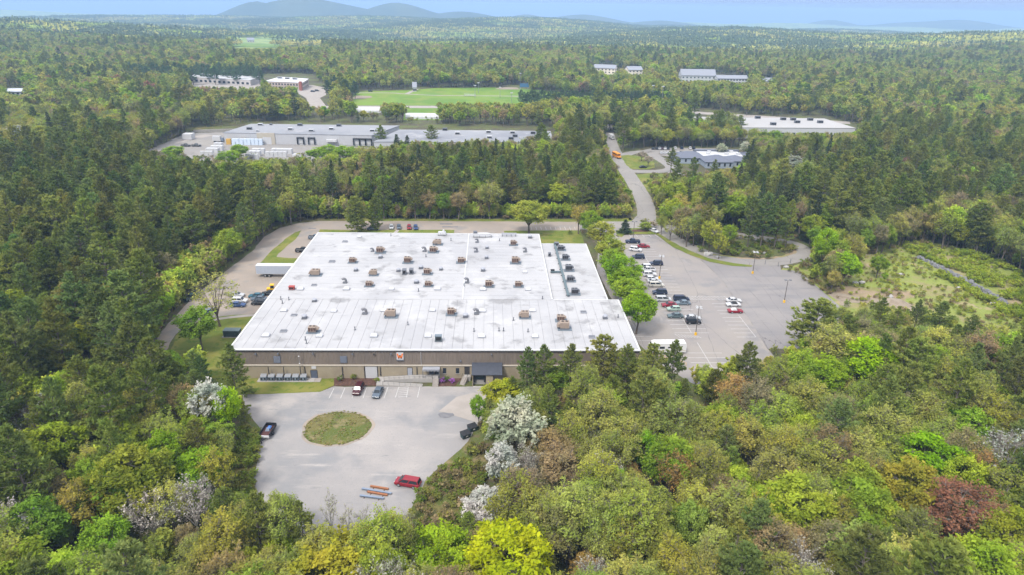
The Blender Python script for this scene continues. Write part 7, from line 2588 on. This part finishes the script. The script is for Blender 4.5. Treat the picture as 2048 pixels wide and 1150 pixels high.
def rec(t, low=False):
    key, form, var, x, y, z, h, w__, rot, tint, _ = t
    if low:
        form = 'far_pine' if key in ('pine', 'spruce') else ('far_leafy' if form == 'leafy' else 'far_budding')
    i0, n, h0, w0 = FIDX[form]
    return (i0 + var % n, x, y, z, w__ / w0, h / h0, rot, tint)


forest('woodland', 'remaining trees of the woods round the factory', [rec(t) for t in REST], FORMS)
P_, rng_ = scatter(515, 1500, 7.4, .82)
mid = grow(P_, rng_, 1.0, True, False)
for t_ in mid:
    t_[5] = float(TZ(t_[3], t_[4]))
    t_[7] *= 1.12
forest('distant_woodland', 'wooded plain between the highway and the hills', [rec(t, True) for t in mid], FORMS)

# groves: a patch of many coarse crowns, for the hills
def grove(seed, conifer):
    rng = np.random.default_rng(seed)
    parts = []
    for k in range(42):
        x, y = rng.uniform(-21, 21, 2)
        con = rng.random() < conifer
        h = rng.uniform(14, 19) if con else rng.uniform(10, 15)
        r = h * (.2 if con else .38)
        n = 26
        if con:
            t = rng.uniform(0, 1, n); a = rng.uniform(0, 6.28, n)
            q = r * (1 - t) * rng.uniform(.5, 1, n) + .3
            C = np.stack([x + q * np.cos(a), y + q * np.sin(a), h * (.25 + .75 * t)], 1)
        else:
            d = rng.normal(size=(n, 3)); d /= np.linalg.norm(d, axis=1, keepdims=True); d[:, 2] = np.abs(d[:, 2]) * .9
            C = np.array([x, y, h * .55]) + d * np.array([r, r, h * .42]) * rng.uniform(.6, 1, (n, 1))
        lv, lf = leaves(C, rng.uniform(1.0, 1.9, n), rng, up=.6, asp=.8)
        base = rng.uniform(-.05, .2) if con else rng.uniform(.35, 1.0)
        parts.append((lv, lf, 0 if not con else 1, np.clip(np.tile(base + rng.normal(0, .12, n), 4), -.2, 1.3)))
    return arr_mesh('grove_form', parts, [M_LEAF, M_GROVEC])


M_GROVEC = flat('grove_conifers', (.14, .19, .085), .9, var=.3, scale=.05)
GF = [grove(300 + s, c) for s, c in enumerate((.15, .3, .5, .7, .85))]
P_, rng_ = scatter(1480, 5200, 38, .82)
x, y = P_[:, 0], P_[:, 1]
pj = PJ(np.stack([x, y, TZ(x, y)], 1))
keep = ~look(OPEN_M, pj[:, 0], pj[:, 1])
x, y = x[keep], y[keep]
cv = np.clip(.55 * vnoise(x, y, 900, 21) + .45 * vnoise(x, y, 260, 22) + rng_.normal(0, .08, len(x)), 0, .999)
tv_ = vnoise(x, y, 420, 23)
gap_ = vnoise(x, y, 330, 29)
recs = []
zz = TZ(x, y)
for i in range(len(x)):
    if gap_[i] > .80:
        continue
    f = int(np.clip((cv[i] - .38) / .42, 0, .999) * 5)
    base = np.array([(.34, .41, .10), (.46, .45, .13), (.42, .39, .14)][int(tv_[i] * 2.999)]) * rng_.uniform(.8, 1.2)
    recs.append((f, x[i], y[i], zz[i] - .5, 1.0, rng_.uniform(.85, 1.2), rng_.uniform(0, 6.28), base))
forest('hill_forest', 'forest covering the far rolling hills', recs, GF)

# ------------------------------------------------------------------ brush and undergrowth
UF = [arr_mesh('brush_form', make_broad(150 + s, 2.2, 2.6, 16, 20, .17, 3, .45, .05, upright=.3, limbs=5, shell=.2)[1], [M_LEAF, M_TWIG]) for s in range(3)]
rng_ = np.random.default_rng(77)
bp = []
for poly, n, tints, s0 in (([(1640, 530), (1730, 505), (1830, 484), (1950, 508), (2060, 555), (2120, 640), (1960, 665), (1880, 650), (1740, 625), (1690, 590)], 1250, [(.36, .40, .06), (.32, .37, .05), (.40, .41, .08), (.30, .24, .12)], (.25, .7)),
                           ([(1800, 490), (1950, 508), (2070, 560), (2100, 640), (2020, 640), (1960, 600), (1860, 545)], 900, [(.36, .42, .05), (.31, .39, .045)], (.5, 1.0)),
                           ([(835, 1000), (892, 930), (940, 890), (985, 910), (960, 1010), (900, 1080), (830, 1090)], 350, [(.24, .24, .06), (.19, .25, .04), (.25, .2, .1)], (.35, .9)),
                           ([(520, 870), (505, 1000), (470, 1000), (480, 860)], 160, [(.24, .24, .06), (.2, .26, .04)], (.35, .9)),
                           ([(1300, 352), (1440, 355), (1440, 400), (1330, 420)], 260, [(.27, .28, .06), (.25, .2, .1)], (.5, 1.2)),
                           ([(1430, 470), (1560, 482), (1588, 500), (1500, 517), (1440, 508)], 260, [(.2, .26, .04), (.26, .24, .07)], (.4, .9)),
                           ([(1560, 536), (1610, 528), (1700, 560), (1672, 600)], 160, [(.27, .27, .07), (.28, .22, .1)], (.3, .7))):
    xs_ = [p[0] for p in poly]; ys_ = [p[1] for p in poly]
    c = 0
    cand = np.stack([rng_.uniform(min(xs_), max(xs_), n * 4), rng_.uniform(min(ys_), max(ys_), n * 4)], 1)
    cand = cand[in_poly(poly, cand[:, 0], cand[:, 1])][:n]
    wp_ = np.array([G(px, py)[:2] for px, py in cand])
    dn = vnoise(wp_[:, 0], wp_[:, 1], 14, 31)
    for (X_, Y_), d_ in zip(wp_, dn):
        if min(math.hypot(X_ - q_.x, Y_ - q_.y) for q_ in cl[::3]) < 2.4:
            continue
        if d_ < .42 and rng_.random() < .8:
            continue
        s = rng_.uniform(*s0)
        bp.append((int(rng_.integers(3)), X_, Y_, 0.02, s, s * rng_.uniform(.8, 1.3), rng_.uniform(0, 6.28), np.array(tints[rng_.integers(len(tints))]) * rng_.uniform(.8, 1.2)))
for k_ in range(520):                        # tufts on the turning-circle island
    a_, r_ = rng_.uniform(0, 6.28), rng_.uniform(0, 1) ** .5
    q_ = Vector((7.2 * r_ * math.cos(a_), iry * r_ * math.sin(a_), 0))
    if vnoise(np.array([q_.x * 9.0]), np.array([q_.y * 9.0]), 40, 3)[0] < .46 and r_ < .92:
        continue
    s = rng_.uniform(.05, .13)
    bp.append((int(rng_.integers(3)), cx_ + q_.x, cy_ + q_.y, Z2 + .30 * (1 - r_ ** 4), s * 1.5, s, rng_.uniform(0, 6.28), np.array([(.28, .30, .07), (.38, .32, .14), (.24, .28, .06), (.42, .35, .18)][rng_.integers(4)]) * rng_.uniform(.8, 1.2)))
forest('brush', 'low brush on the cleared slope and verges', bp, UF)
P_, rng_ = scatter(55, 430, 5.5, .84)
ub = PJ(np.stack([P_[:, 0], P_[:, 1], np.zeros(len(P_))], 1))
keep = ~look(PAVED_M, ub[:, 0], ub[:, 1])
for (x0, x1, y0, y1) in RECTS:
    keep &= ~((P_[:, 0] > x0) & (P_[:, 0] < x1) & (P_[:, 1] > y0) & (P_[:, 1] < y1))
up_ = [(int(rng_.integers(3)), X_, Y_, 0.0, rng_.uniform(.7, 1.6), rng_.uniform(.6, 1.4), rng_.uniform(0, 6.28), np.array([(.19, .24, .05), (.27, .27, .08), (.28, .22, .12)][rng_.integers(3)]) * rng_.uniform(.8, 1.2)) for X_, Y_ in P_[keep]]
forest('undergrowth', 'undergrowth on the floor of the woods', up_, UF)
# flowering shrubs by the entrance
for i, (px, py, tn, lb) in enumerate(((885, 766, (.36, .14, .46), 'purple flowering shrub left in the bed by the entrance'), (894, 763, (.12, .20, .04), 'green shrub in the bed by the entrance'), (905, 766, (.36, .14, .46), 'purple flowering shrub right in the bed by the entrance'),
                                      (680, 762, (.12, .20, .04), 'low green shrub at the left of the long mulch bed'), (708, 759, (.2, .24, .04), 'yellow-green shrub in the long mulch bed'), (755, 765, (.2, .26, .04), 'small shrub at the right of the long mulch bed'))):
    p = G(px, py)
    o = thing('shrub', lb, 'shrub', (p.x, p.y, .1))
    c = D.objects.new('foliage', UF[i % 3]); COL.objects.link(c); c.parent = o
    c['tint'] = list(tn)
    c.scale = (.62, .62, .62)

# ------------------------------------------------------------------ the air
hz = B(); hz.box(-12000, 12000, -700, 12500, -260, 128)
hm = D.materials.new('haze_air')
hm.use_nodes = True
hn = hm.node_tree.nodes
hn.clear()
ho = hn.new('ShaderNodeOutputMaterial')
hv = hn.new('ShaderNodeVolumePrincipled')
hv.inputs['Color'].default_value = (.46, .70, 1.0, 1)
hv.inputs['Density'].default_value = 1.7e-4
hv.inputs['Anisotropy'].default_value = 0.0
hm.node_tree.links.new(hv.outputs[0], ho.inputs['Volume'])
tag(hz.build('haze', hm), kind='stuff')
